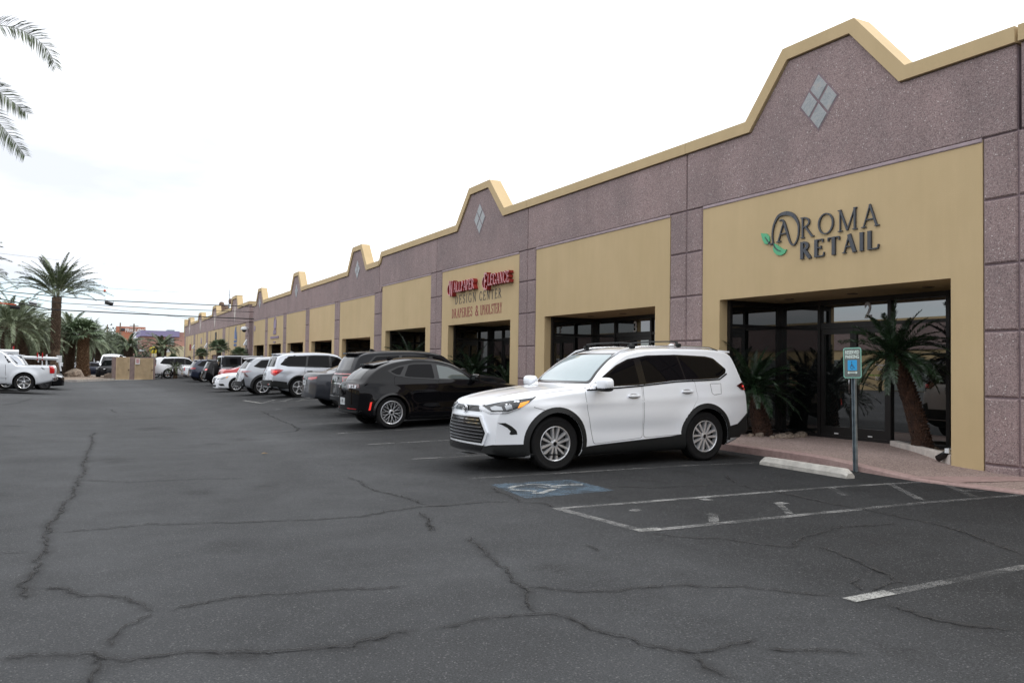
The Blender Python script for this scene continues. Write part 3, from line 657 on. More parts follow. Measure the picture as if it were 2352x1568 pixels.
# antenna mast on the roof behind
t = empty('antenna_mast', 'thin antenna mast with dish cluster above the farther roof', 'antenna', (0, 0, 0))
p = ony(526, 700, 92); p1 = ony(527, 665, 92)
m = MB(); m.tube([(p[0], 92, p[2]-2), (p1[0], 92, p1[2])], [.09, .03], 6); m.build('mast', 'galv', t)
for dx, dz in ((-.75, 0), (.45, .1), (-.3, -.35), (.2, .4)):
    m = MB(); m.smooth = True; m.blob((p[0]+dx, 92, p[2]+dz), (.28, .2, .3), 2.5, 10, 6); m.tube([(p[0]+dx, 92, p[2]+dz), (p[0], 92, p[2]+dz)], .03, 5); m.build('floodlight', 'wood_pole', t)
m = MB(); q = ony(509, 706, 90); m.box(q[0]-.3, 89.7, q[2]-1.4, q[0]+.3, 90.3, q[2]+.1); tag(m.build('roof_vent', 'wood_pole'), 'small brown vent box on the farther roof', 'vent')

for r_ in (B1, B2):
    for c_ in r_.children: c_.matrix_parent_inverse = Matrix.Translation(-r_.location)
# ================================================================== SIGNS
def bar(x0, y0, x1, y1, w):
    d = Vector((x1-x0, y1-y0)).normalized(); n = Vector((-d.y, d.x))*w/2
    return [(x0-n.x, y0-n.y), (x1-n.x, y1-n.y), (x1+n.x, y1+n.y), (x0+n.x, y0+n.y)]
def arcs(cx, cy, rx, ry, a0, a1, w0, w1=None, n=14, wm=None):
    """thick-thin arc as a chain of quads; w varies w0->wm->w1"""
    out = []; w1 = w0 if w1 is None else w1; P = []
    for i in range(n+1):
        t = i/n; a = R_(a0+(a1-a0)*t); w = w0+(w1-w0)*t
        if wm is not None: w = w+(wm-(w0+w1)/2)*math.sin(math.pi*t)
        c, s_ = math.cos(a), math.sin(a); P.append(((cx+(rx+w/2)*c, cy+(ry+w/2)*s_), (cx+(rx-w/2)*c, cy+(ry-w/2)*s_)))
    for i in range(n): out.append([P[i][1], P[i+1][1], P[i+1][0], P[i][0]])
    return out
def glyph(ch, b=.13, t=.06):
    s = .045; V = lambda x, w=b, y0=0, y1=1: [bar(x, y0, x, y1, w)]
    sf = lambda x, y, h=.11: [bar(x-h, y, x+h, y, s)]
    vs = lambda x, w=b: V(x, w)+sf(x, s/2)+sf(x, 1-s/2)
    if ch == 'A': return [bar(.1, 0, .42, 1, t), bar(.40, 1, .74, 0, b), bar(.2, .34, .62, .34, t)]+sf(.1, s/2)+sf(.74, s/2), .86
    if ch == 'C': return arcs(.45, .5, .36, .47, 48, 312, t, t, 16, b)+[bar(.72, .68, .74, .92, t), bar(.72, .32, .74, .1, t)], .84
    if ch == 'D': return vs(.14)+arcs(.16, .5, .5, .47, -90, 90, t, t, 14, b), .82
    if ch == 'E': return vs(.14)+[bar(.14, .97, .58, .97, t), bar(.14, .52, .46, .52, t), bar(.14, .03, .62, .03, t), bar(.58, .99, .57, .80, t), bar(.62, .01, .66, .24, t), bar(.46, .42, .46, .62, t)], .72
    if ch == 'G': return arcs(.45, .5, .36, .47, 48, 315, t, t, 16, b)+[bar(.73, .05, .73, .42, b*.9), bar(.72, .68, .74, .92, t)]+sf(.73, .42), .9
    if ch == 'H': return vs(.14)+vs(.68)+[bar(.14, .52, .68, .52, t)], .84
    if ch == 'I': return vs(.14), .30
    if ch == 'L': return vs(.14)+[bar(.14, .03, .62, .03, t), bar(.62, .01, .66, .24, t)], .70
    if ch == 'M': return V(.13, t)+V(.88, b)+[bar(.13, 1, .5, .02, b), bar(.5, .02, .88, 1, t)]+sf(.13, s/2)+sf(.88, s/2)+sf(.10, 1-s/2, .08)+sf(.9, 1-s/2, .08), 1.04
    if ch == 'N': return V(.14, t)+V(.72, t)+[bar(.14, 1, .72, 0, b)]+sf(.14, s/2)+sf(.72, 1-s/2)+sf(.10, 1-s/2, .08), .88
    if ch == 'O': return arcs(.46, .5, .38, .47, 90, 270, t, t, 12, b)+arcs(.46, .5, .38, .47, -90, 90, t, t, 12, b), .92
    if ch in 'PR':
        g = vs(.14)+arcs(.18, .74, .33, .23, -90, 90, t, t, 10, b)
        if ch == 'R': g += [bar(.32, .50, .68, .02, b)]+sf(.70, s/2, .08)
        return g, (.66 if ch == 'P' else .80)
    if ch == 'S': return arcs(.34, .74, .22, .23, 40, 270, t, b, 10)+arcs(.34, .26, .22, .23, 90, -140, b, t, 10)+[bar(.53, .72, .54, .94, t), bar(.13, .06, .13, .28, t)], .66
    if ch == 'T': return V(.4)+sf(.4, s/2)+[bar(.06, .97, .74, .97, t), bar(.06, .99, .05, .78, t), bar(.74, .99, .75, .78, t)], .8
    if ch == 'U': return V(.14, b, .3)+V(.68, t, .3)+arcs(.41, .3, .27, .27, 180, 360, b, t, 10)+sf(.14, 1-s/2)+sf(.68, 1-s/2), .84
    if ch == 'W': return [bar(.08, 1, .36, 0, b), bar(.36, 0, .56, .9, t), bar(.52, .95, .78, 0, b), bar(.78, 0, 1.04, 1, t)]+sf(.08, 1-s/2)+sf(1.04, 1-s/2)+sf(.54, 1-s/2, .08), 1.12
    if ch == 'Y': return [bar(.08, 1, .4, .48, b), bar(.72, 1, .4, .48, t), bar(.4, .5, .4, 0, b)]+sf(.4, s/2)+sf(.08, 1-s/2, .09)+sf(.72, 1-s/2, .09), .8
    if ch == '&': return arcs(.36, .76, .16, .2, -60, 240, t, t, 12, b)+arcs(.32, .25, .25, .23, 90, 360, t, t, 12, b)+[bar(.24, .62, .7, .0, b), bar(.57, .25, .66, .48, t)], .78
    return [], .45
def word(mb, txt, h, width, fn, d0, d1, b=.13, t=.06, gap=.08, z0=0, caps=None):
    """serif word h high, exactly width wide, starting at a=0"""
    gs = []; x = 0
    for ch in txt:
        pl, adv = glyph(ch, b, t); gs.append((x, pl)); x += adv+gap
    tot = x-gap; kx_ = width/tot; e = 0
    for x0, pl in gs:
        for p in pl:
            q = ccwfix([((x0+a_)*kx_, z0+b_*h) for a_, b_ in p]); e = (e+1) % 7
            mb.prism(q, fn, d0-e*.0004, d1)
def sgn(Y0, Z0, slope=0): return lambda a, b, d: (d, Y0-a, Z0+b)
mat('sign_slate', (.035, .042, .055), .45, coat=.3); mat('leaf_green', (.09, .42, .21), .4); mat('sign_red', (.30, .018, .02), .35, coat=.4); mat('sign_pink', (.62, .30, .32), .35)
mat('sign_redflat', (.26, .03, .03), .5); mat('sign_dark', (.035, .035, .04), .5)
SX = XW-.012
t = empty('shop_sign', 'slate AROMA RETAIL lettering with looping A and two green leaves', 'sign', (SX, 10.5, 4))
yR, yE = 11.03, 9.32
m = MB(); word(m, 'ROMA', .385, yR-yE+.0, sgn(yR, 4.03), SX-.035, SX-.004, .085, .045, .17); m.build('lettering', 'sign_slate', t)
m = MB(); word(m, 'RETAIL', .32, yR-yE, sgn(yR, 3.64), SX-.04, SX-.004, .20, .06, .16); m.build('lettering', 'sign_slate', t)
# looping A: a tall oval swash with the A inside
def W(px, py): q = onx(px, py, SX-.03); return (q[1], q[2])
def c6(x, y): return W((2800+x/3.92)/1.6327, (700+y/3.92)/1.6327)
def swash(mb, pts, ws, e=0):
    P = [Vector(c6(*p)) for p in pts]; n = len(P)
    # smooth
    Q = []; Wd = []
    for i in range(n-1):
        p0, p1, p2, p3 = P[max(i-1, 0)], P[i], P[i+1], P[min(i+2, n-1)]
        for k in range(5):
            u = k/5; Q.append(.5*((2*p1)+(-p0+p2)*u+(2*p0-5*p1+4*p2-p3)*u*u+(-p0+3*p1-3*p2+p3)*u**3)); Wd.append(ws[i]*(1-u)+ws[i+1]*u)
    Q.append(P[-1]); Wd.append(ws[-1]); L = []; Rr = []
    for i, q in enumerate(Q):
        d = (Q[min(i+1, len(Q)-1)]-Q[max(i-1, 0)]).normalized(); nn = Vector((-d.y, d.x))*Wd[i]/2; L.append(q+nn); Rr.append(q-nn)
    for i in range(len(Q)-1):
        mb.prism(ccwfix([tuple(L[i]), tuple(L[i+1]), tuple(Rr[i+1]), tuple(Rr[i])]), wall_fn, SX-.036-.0005*(i % 5)-e, SX-.004)
m = MB()
swash(m, [(270, 742), (310, 800), (350, 852), (385, 820)], [.008, .018, .024, .018], .003)
swash(m, [(505, 950), (440, 920), (395, 850), (375, 720), (400, 560), (470, 430), (590, 390), (690, 430), (755, 540), (762, 660), (740, 780), (690, 858), (640, 820), (600, 700), (570, 600), (545, 520), (515, 488), (482, 505)],
      [.01, .022, .024, .028, .036, .05, .075, .07, .04, .03, .026, .024, .034, .045, .05, .045, .024, .018])
swash(m, [(545, 520), (510, 640), (465, 810)], [.016, .022, .026], .006); swash(m, [(440, 818), (500, 803)], [.02, .02], .008); swash(m, [(505, 700), (580, 682)], [.02, .02], .009)
m.build('looping_letter', 'sign_slate', t)
for pts in ([(205, 683), (290, 690), (330, 735), (335, 800), (300, 848), (262, 840), (230, 780)], [(385, 920), (395, 835), (450, 858), (510, 905), (550, 928), (583, 920), (560, 975), (500, 1010), (440, 1000), (400, 965)]):
    P = [c6(*p) for p in pts]; MB().prism(ccwfix(P), wall_fn, SX-.028, SX-.004).build('leaf', 'leaf_green', t)
t = empty('shop_sign', 'red WALLPAPER ELEGANCE channel letters above DESIGN CENTER and DRAPERIES & UPHOLSTERY lines', 'sign', (SX, 25, 4))
def W2(px, py): q = onx(px, py, SX); return (q[1], q[2])
(yl, zl), (yr, zr) = W2(1027, 668), W2(1094, 650)
def chan(y0, y1, z, txt, h, cap, caph):
    for mt, d0, d1, bb, tt in (('sign_red', SX-.16, SX-.005, .20, .13), ('sign_pink', SX-.168, SX-.162, .12, .05)):
        m = MB(); pl, adv = glyph(cap, bb, tt)
        for e, p in enumerate(pl): m.prism(ccwfix([(a_*caph*.62, b_*caph-.12) for a_, b_ in p]), sgn(y0, z), d0-.0003*e, d1)
        for e, p in enumerate(arcs(.30, .32, .34, .36, 70, 290, .05 if mt == 'sign_red' else .03, None, 12)): m.prism(ccwfix([(a_*caph*.9, b_*caph-.05) for a_, b_ in p]), sgn(y0+.1, z), d0-.0002*e, d1)
        w0 = adv*caph*.62+.04; word(m, txt, h, (y0-y1)-w0, sgn(y0-w0, z), d0, d1, bb, tt)
        m.build('lettering', mt, t)
chan(27.05, 24.95, 4.17, 'ALLPAPER', .35, 'W', .54); chan(24.2, 22.42, 4.19, 'LEGANCE', .35, 'E', .54)
m = MB(); word(m, 'DESIGN', .31, 1.72, sgn(26.82, 3.76), SX-.008, SX-.001, .10, .05, .28); word(m, 'CENTER', .31, 1.62, sgn(24.85, 3.76), SX-.008, SX-.001, .10, .05, .28); m.build('lettering', 'sign_dark', t)
m = MB(); word(m, 'DRAPERIES', .33, 1.72, sgn(27.1, 3.28), SX-.008, SX-.001, .13, .05, .08); word(m, '&', .33, .26, sgn(25.16, 3.28), SX-.008, SX-.001, .13, .05); word(m, 'UPHOLSTERY', .33, 1.58, sgn(24.76, 3.28), SX-.008, SX-.001, .13, .05, .08)
m.build('lettering', 'sign_redflat', t)
# faded / unreadable signs farther along, built as the soft shapes one sees
mat('sign_lilac', (.30, .24, .34), .6); mat('sign_blue', (.10, .17, .36), .5); mat('sign_black', (.015, .016, .02), .5); mat('sign_teal', (.03, .18, .16), .5); mat('sign_maroon', (.10, .03, .06), .5); mat('sign_olive', (.16, .13, .07), .6)
def emblem(label, Y, z, parts):
    t = empty('shop_sign', label, 'sign', (SX, Y, z))
    for mt, shapes in parts:
        m = MB()
        for i, p in enumerate(shapes): m.prism(ccwfix([(-a_, b_) for a_, b_ in p]), lambda a, b, d: (d, Y+a, z+b), SX-.03-.001*i, SX-.004)
        m.build('marking', mt, t)
oval = lambda cx, cy, rx, ry, n=14: [(cx+rx*math.cos(2*math.pi*i/n), cy+ry*math.sin(2*math.pi*i/n)) for i in range(n)]
bars = lambda y, h, x0, x1, n, f=.6: [[(x0+(x1-x0)*i/n, y), (x0+(x1-x0)*(i+f)/n, y), (x0+(x1-x0)*(i+f)/n, y+h), (x0+(x1-x0)*i/n, y+h)] for i in range(n)]
emblem('faded lilac oval emblem with a line of worn lettering below, on a pale shop panel', 56.6, 3.9, [('sign_lilac', [oval(0, .35, .28, .35)]+arcs(0, .35, .36, .45, 0, 360, .05, None, 16)+bars(-.35, .3, -.42, .42, 5)+bars(-.62, .14, -1.3, 1.3, 14)+bars(-.92, .1, -.25, .25, 3))])
emblem('small faded lilac square sign near the end of the nearer building', 63.7, 4.2, [('sign_lilac', [oval(0, 0, .22, .22, 8)])])
emblem('blue tower-like emblem over two short lines on the farther building', 72.0, 3.6, [('sign_blue', [[(-.5, 0), (-.1, 0), (-.1, 1.0), (-.5, .6)], [(.0, 0), (.35, 0), (.2, 1.1), (.05, 1.1)], [(.5, -.2), (.7, -.2), (.62, .6)]]+bars(-.3, .2, -.7, .6, 5)+bars(-.6, .2, -.7, .6, 5))])
emblem('black two-part figure emblem above a maroon name band', 83.0, 3.6, [('sign_black', [oval(-.25, .5, .22, .45), oval(.25, .5, .22, .45)]), ('sign_maroon', [[(-1.0, -.45), (1.1, -.45), (1.1, -.1), (-1.0, -.1)]])])
emblem('faint round emblem above an olive name band', 93.2, 3.3, [('sign_lilac', [oval(0, .6, .35, .35)]), ('sign_olive', [[(-1, -.5), (1, -.5), (1, 0), (-1, 0)]])])
emblem('bright red block lettering sign, farthest along the row', 102.5, 3.3, [('sign_redflat', bars(-.3, .7, -.7, .7, 3, .8))])
# unit numbers and the notices on the doors: decals on the glass
t = empty('door_number', 'white unit number 2 on the glass above the doors of the nearest shop', 'sign', (13.53, 10.9, 2.6))
p = onx(1994, 714, 13.588); vs, fs = text_mesh('2', .42, .003, .8, .012); mb = MB(); mb.add([(13.588-z, p[1]-x, p[2]+y) for x, y, z in vs], fs); mb.build('numeral', 'line_white', t)
p = onx(1459, 752, 13.588); t = empty('door_number', 'white unit number 3 on the glass of the second shop', 'sign', (13.53, p[1], p[2]))
vs, fs = text_mesh('3', .42, .003, .8, .012); mb = MB(); mb.add([(13.588-z, p[1]-x, p[2]+y) for x, y, z in vs], fs); mb.build('numeral', 'line_white', t)
t = empty('door_notice', 'small white opening hours lettering on the right-hand glass door of the nearest shop', 'notice', (13.55, 10.6, 1.5))
mat('decal_green', (.22, .40, .06), .5)
for txt, py, mt, s_ in (('Monday', 838, 'line_white', .085), ('10am', 847, 'line_white', .085), ('www.aromaretail.com', 861, 'decal_green', .075), ('702-780', 869, 'line_white', .085)):
    p = onx(2022, py, 13.58); vs, fs = text_mesh(txt, s_, .002, .85); mb = MB(); mb.add([(13.585-z, p[1]-x, p[2]+y) for x, y, z in vs], fs); mb.build('lettering', mt, t)
for r_ in [o for o in bpy.data.objects if o.name.startswith(('shop_sign', 'door_number', 'door_notice'))]:
    for c_ in r_.children: c_.matrix_parent_inverse = Matrix.Translation(-r_.location)

# reserved parking sign on its post
PX, PY = 10.30, 8.50; pz = gz(PX, PY)
t = empty('parking_sign', 'green-edged RESERVED PARKING sign with blue wheelchair square on a galvanised post', 'sign', (PX, PY, pz))
mat('sign_green', (.22, .50, .40), .4); mat('sign_face', (.13, .15, .14), .4); mat('sign_cyan', (.03, .36, .72), .35); mat('sign_white', (.68, .78, .72), .4)
lean = .02
m = MB(); m.box(-.022, -.028, -.1, .022, -.020, 1.93-pz).box(-.022, .020, -.1, .022, .028, 1.93-pz).box(.012, -.020, -.1, .022, .020, 1.93-pz)
m.build('post', 'galv', t)
ZS = 1.93-pz; SWd, SHt = .30, .455
fnS = lambda a, b, d: (-.03+d, a, ZS-SHt/2+b)
def rr(w_, h_, r_, n=5):
    P = []
    for cx_, cy_, a0 in ((w_/2-r_, h_/2-r_, 0), (-w_/2+r_, h_/2-r_, 90), (-w_/2+r_, -h_/2+r_, 180), (w_/2-r_, -h_/2+r_, 270)):
        for i in range(n+1): a = R_(a0+90*i/n); P.append((cx_+r_*math.cos(a), cy_+r_*math.sin(a)))
    return P
MB().prism(rr(SWd, SHt, .035), fnS, -.003, .0).build('plate', 'sign_green', t)
MB().prism(rr(SWd-.03, SHt-.03, .025), fnS, -.0042, -.0030).build('face', 'sign_face', t)
def onface(vs, a0, b0, mb, fs, k=1): mb.add([(-.03-.0055-z*.3, a0-x, ZS-SHt/2+b0+y) for x, y, z in vs], fs)
for txt, b0 in (('RESERVED', .155), ('PARKING', .088)):
    mb = MB(); vs, fs = text_mesh(txt, .072, .002, .72 if txt[0] == 'R' else .76, .0022); onface(vs, 0, b0, mb, fs); mb.build('lettering', 'sign_white', t)
MB().prism(rr(.155, .155, .008), lambda a, b, d: fnS(a, b-.035, d), -.0052, -.0042).build('symbol_square', 'sign_cyan', t)
def flip(p): return [(-a, b) for a, b in p]
m = MB()
sym = [bar(-.012, .03, -.008, -.018, .011), bar(-.008, -.018, .024, -.020, .010), bar(.024, -.020, .036, -.045, .010), bar(-.01, .008, .016, .006, .008)]+arcs(-.006, -.026, .028, .028, 110, 330, .007, None, 12)+[oval(-.012, .045, .009, .009, 10)]
for i, p in enumerate(sym): m.prism(ccwfix(flip(p)), lambda a, b, d: fnS(a, b-.035, d), -.0058-.0002*(i % 4), -.0052)
m.build('wheelchair_symbol', 'sign_dark', t)
m = MB()
for p in ([(-.085, -.145), (-.055, -.122), (-.055, -.168)], [(.085, -.145), (.055, -.122), (.055, -.168)], [(-.056, -.138), (.056, -.138), (.056, -.152), (-.056, -.152)]): m.prism(ccwfix(p), fnS, -.0055, -.0042)
m.build('arrow', 'sign_white', t)
for b_ in (.205, -.205): MB().lathe([(0, -.006), (.006, -.005), (.008, .0)], 8, 'x', (-.034, 0, ZS-SHt/2+b_)).build('bolt', 'galv', t)
t.rotation_euler = (R_(-1.2), 0, R_(6))

# wheel stop
t = MB(); A_ = Vector((9.68, 9.74, gz(9.68, 9.74))); B_ = Vector((9.57, 7.98, gz(9.57, 7.98))); L_ = (B_-A_).length
w_, h_ = .075, .125
sec = lambda x, s_, hh: [(x, -w_*s_, 0), (x, -w_*s_, hh*.45), (x, -w_*.55*s_, hh), (x, w_*.55*s_, hh), (x, w_*s_, hh*.45), (x, w_*s_, 0)]
n_ = 22; vs = []
for i in range(n_+1):
    x = L_*i/n_; e = min(i, n_-i); vs += sec(x, 1.0, h_*(.55 if e == 0 else .98 if e == 1 else 1))
t.add(vs, [(6*i+k, 6*i+k+1, 6*i+k+7, 6*i+k+6) for i in range(n_) for k in range(5)]+[(0, 1, 2, 3, 4, 5), tuple(6*n_+k for k in (5, 4, 3, 2, 1, 0))])
for i in range(6): t.box(L_*(.1+.14*i), -w_-.006, 0, L_*(.1+.14*i)+.03, -w_+.004, .035)
o = t.build('wheel_stop', 'concrete'); o.location = A_; d = B_-A_; o.rotation_euler = (0, 0, math.atan2(d.y, d.x))
tag(o, 'chipped pale concrete wheel stop lying in the accessible bay', 'wheel stop')
# ================================================================== VEHICLES
def pchip(xs, ys):
    xs = np.array(xs, float); ys = np.array(ys, float); h = np.diff(xs); d = np.diff(ys)/h; m = np.zeros(len(xs))
    for i in range(1, len(xs)-1):
        if d[i-1]*d[i] > 0: w1 = 2*h[i]+h[i-1]; w2 = h[i]+2*h[i-1]; m[i] = (w1+w2)/(w1/d[i-1]+w2/d[i])
    m[0] = d[0]; m[-1] = d[-1]
    def f(x):
        x = np.clip(x, xs[0], xs[-1]); i = np.clip(np.searchsorted(xs, x)-1, 0, len(h)-1); t = (x-xs[i])/h[i]
        return (2*t**3-3*t*t+1)*ys[i]+(t**3-2*t*t+t)*h[i]*m[i]+(-2*t**3+3*t*t)*ys[i+1]+(t**3-t*t)*h[i]*m[i+1]
    return f
def sm(a, b, x): t = np.clip((x-a)/(b-a), 0, 1); return t*t*(3-2*t)
class Body:
    def __init__(s, sp, nu=110, ns=26, nt=12):
        s.sp = sp; L = s.L = sp['L']; Wd = s.W = sp['W']
        P = pchip(*zip(*sp['prof'])); Bt = pchip(*zip(*sp['bot'])); Sh = pchip(*zip(*sp['side']))
        dense = np.linspace(0, L, 4000); al = np.concatenate([[0], np.cumsum(np.hypot(np.diff(dense), np.diff(P(dense))))])
        us = np.interp(np.linspace(0, al[-1], nu), al, dense)
        rf, rr_ = sp.get('rf', .9), sp.get('rr', .7); nf, nr = sp.get('nf', .20), sp.get('nr', .12)
        wn = lambda u: 1-nf*np.clip(1-u/rf, 0, 1)**2.4-nr*np.clip(1-(L-u)/rr_, 0, 1)**2.4
        cf, cr_ = sp.get('cf', .22), sp.get('cr', .16); crown = sp.get('crown', .045); r0 = sp.get('r', .06)
        rings = []
        for u in us:
            top = float(P(u)); bot = float(Bt(u)); r = min(r0, (top-bot)*.3); zt = top-crown-r; h = []
            zz = bot+(zt-bot)*np.linspace(0, 1, ns)
            yy = Wd*wn(u)*Sh(zz)
            tk = np.clip((bot+.07-zz)/.07, 0, 1); yy = yy-.035*tk**2           # rolled-under lower edge
            for z, y in zip(zz, yy): h.append((y, z))
            yw = yy[-1]
            for k in range(1, 6): a = math.pi/2*k/5; h.append((yw-r*(1-math.cos(a)), zt+r*math.sin(a)))
            y1 = yw-r
            for k in range(1, nt): y = y1*(1-k/(nt-1)); h.append((y, top-crown*(y/y1)**2))
            rings.append([(u, y, z) for y, z in h])
        n1 = len(rings[0]); n = 2*n1-1
        V = np.zeros((nu, n, 3))
        for i, rg in enumerate(rings):
            rg = np.array(rg); V[i, :n1] = rg; mir = rg[::-1][1:].copy(); mir[:, 1] *= -1; V[i, n1:] = mir
        verts = V.reshape(-1, 3).copy(); faces = []
        for i in range(nu-1):
            for k in range(n-1): a = i*n+k; faces.append((a, a+1, a+n+1, a+n))
            faces.append((i*n+n-1, i*n, (i+1)*n, (i+1)*n+n-1))
        # end caps as grids
        vl = [tuple(p) for p in verts]
        for end, i in ((0, 0), (1, nu-1)):
            rg = V[i]; mcol = 2*(nt+4); rows = []
            topi = list(range(ns-1, n-ns+1)); mc = len(topi)
            for j in range(ns-1):
                y0, y1, z = rg[j][1], rg[n-1-j][1], rg[j][2]; row = [i*n+j]
                for c in range(1, mc-1):
                    t = c/(mc-1); yt = rg[topi[c]][1]; y = yt*y0/rg[ns-1][1]; vl.append((rg[j][0], y, z)); row.append(len(vl)-1)
                row.append(i*n+n-1-j); rows.append(row)
            rows.append([i*n+k for k in topi])
            for j in range(len(rows)-1):
                for c in range(mc-1):
                    q = (rows[j][c], rows[j][c+1], rows[j+1][c+1], rows[j+1][c]); faces.append(q if end else q[::-1])
        v = np.array(vl)
        # plan curvature of nose, screen and tail
        q = (np.abs(v[:, 1])/Wd)**2.3
        cu = cf*(1-sm(0, 1.1, v[:, 0]))+.10*sm(.3, 1.1, v[:, 0])*(1-sm(1.6, 3.0, v[:, 0])); cd = cr_*(1-sm(0, 1.0, L-v[:, 0]))+.03*sm(0, 1, L-v[:, 0])*(1-sm(1, 2, L-v[:, 0]))
        v[:, 0] += q*cu-q*cd
        # fender bulges and character lines
        side = np.sign(v[:, 1])*sm(.55, .8, np.abs(v[:, 1])/Wd)
        for ax in (sp['fa'], sp['fa']+sp['wb']):
            d = np.hypot(v[:, 0]-ax, v[:, 2]-sp['tr']); R = sp['ar']
            v[:, 1] += side*sp.get('flare', .022)*np.exp(-((d-R*1.02)/.14)**2)*(v[:, 2] > .1)
        for (u0, z0_, u1, z1_, amp, wd) in sp.get('crease', []):
            zl = z0_+(z1_-z0_)*(v[:, 0]-u0)/(u1-u0); dz = (v[:, 2]-zl)/wd
            v[:, 1] += side*amp*np.exp(-dz*dz)*sm(u0-.15, u0+.15, v[:, 0])*(1-sm(u1-.15, u1+.15, v[:, 0]))
        for (uc, zc, ru, rz_, amp) in sp.get('dent', []):
            v[:, 1] -= side*amp*np.exp(-((v[:, 0]-uc)/ru)**4-((v[:, 2]-zc)/rz_)**2)
        for (yc, u0, u1, amp, wd) in sp.get('hoodline', []):
            m_ = (v[:, 0] > u0-.3) & (v[:, 0] < u1) & (np.abs(v[:, 1]) < Wd*.86)
            yl = yc[0]+(yc[1]-yc[0])*np.clip((v[:, 0]-u0)/(u1-u0), 0, 1)
            v[:, 2] += m_*amp*np.exp(-((np.abs(v[:, 1])-yl)/wd)**2)*sm(u0-.3, u0+.1, v[:, 0])*(v[:, 2] > .85)
        b = bmesh.new(); bv = [b.verts.new(p) for p in v]
        for f in faces:
            if len(set(f)) == 4:
                try: b.faces.new([bv[i] for i in f])
                except ValueError: pass
        bmesh.ops.remove_doubles(b, verts=b.verts, dist=1e-5); bmesh.ops.recalc_face_normals(b, faces=b.faces)
        me = bpy.data.meshes.new('body'); b.to_mesh(me)
        bmesh.ops.triangulate(b, faces=b.faces); b.normal_update(); b.verts.ensure_lookup_table(); b.faces.ensure_lookup_table()
        s.vn = [x.normal.copy() for x in b.verts]; s.vc = [x.co.copy() for x in b.verts]; s.tri = [tuple(x.index for x in f.verts) for f in b.faces]
        s.bvh = BVHTree.FromPolygons([tuple(c) for c in s.vc], s.tri); b.free(); s.me = me
    def nrm(s, p, fi):
        a, b_, c = s.tri[fi]; A, B, C_ = s.vc[a], s.vc[b_], s.vc[c]; v0, v1, v2 = B-A, C_-A, p-A
        d00, d01, d11, d20, d21 = v0.dot(v0), v0.dot(v1), v1.dot(v1), v2.dot(v0), v2.dot(v1); dn = d00*d11-d01*d01
        if abs(dn) < 1e-14: return s.vn[a]
        v = (d11*d20-d01*d21)/dn; w = (d00*d21-d01*d20)/dn
        return (s.vn[a]*(1-v-w)+s.vn[b_]*v+s.vn[c]*w).normalized()
    def hit(s, p, d):
        d = Vector(d).normalized(); loc, n, i, _ = s.bvh.ray_cast(Vector(p)-d*8, d)
        if loc is None: loc, n, i, _ = s.bvh.find_nearest(Vector(p))
        return loc, s.nrm(loc, i)
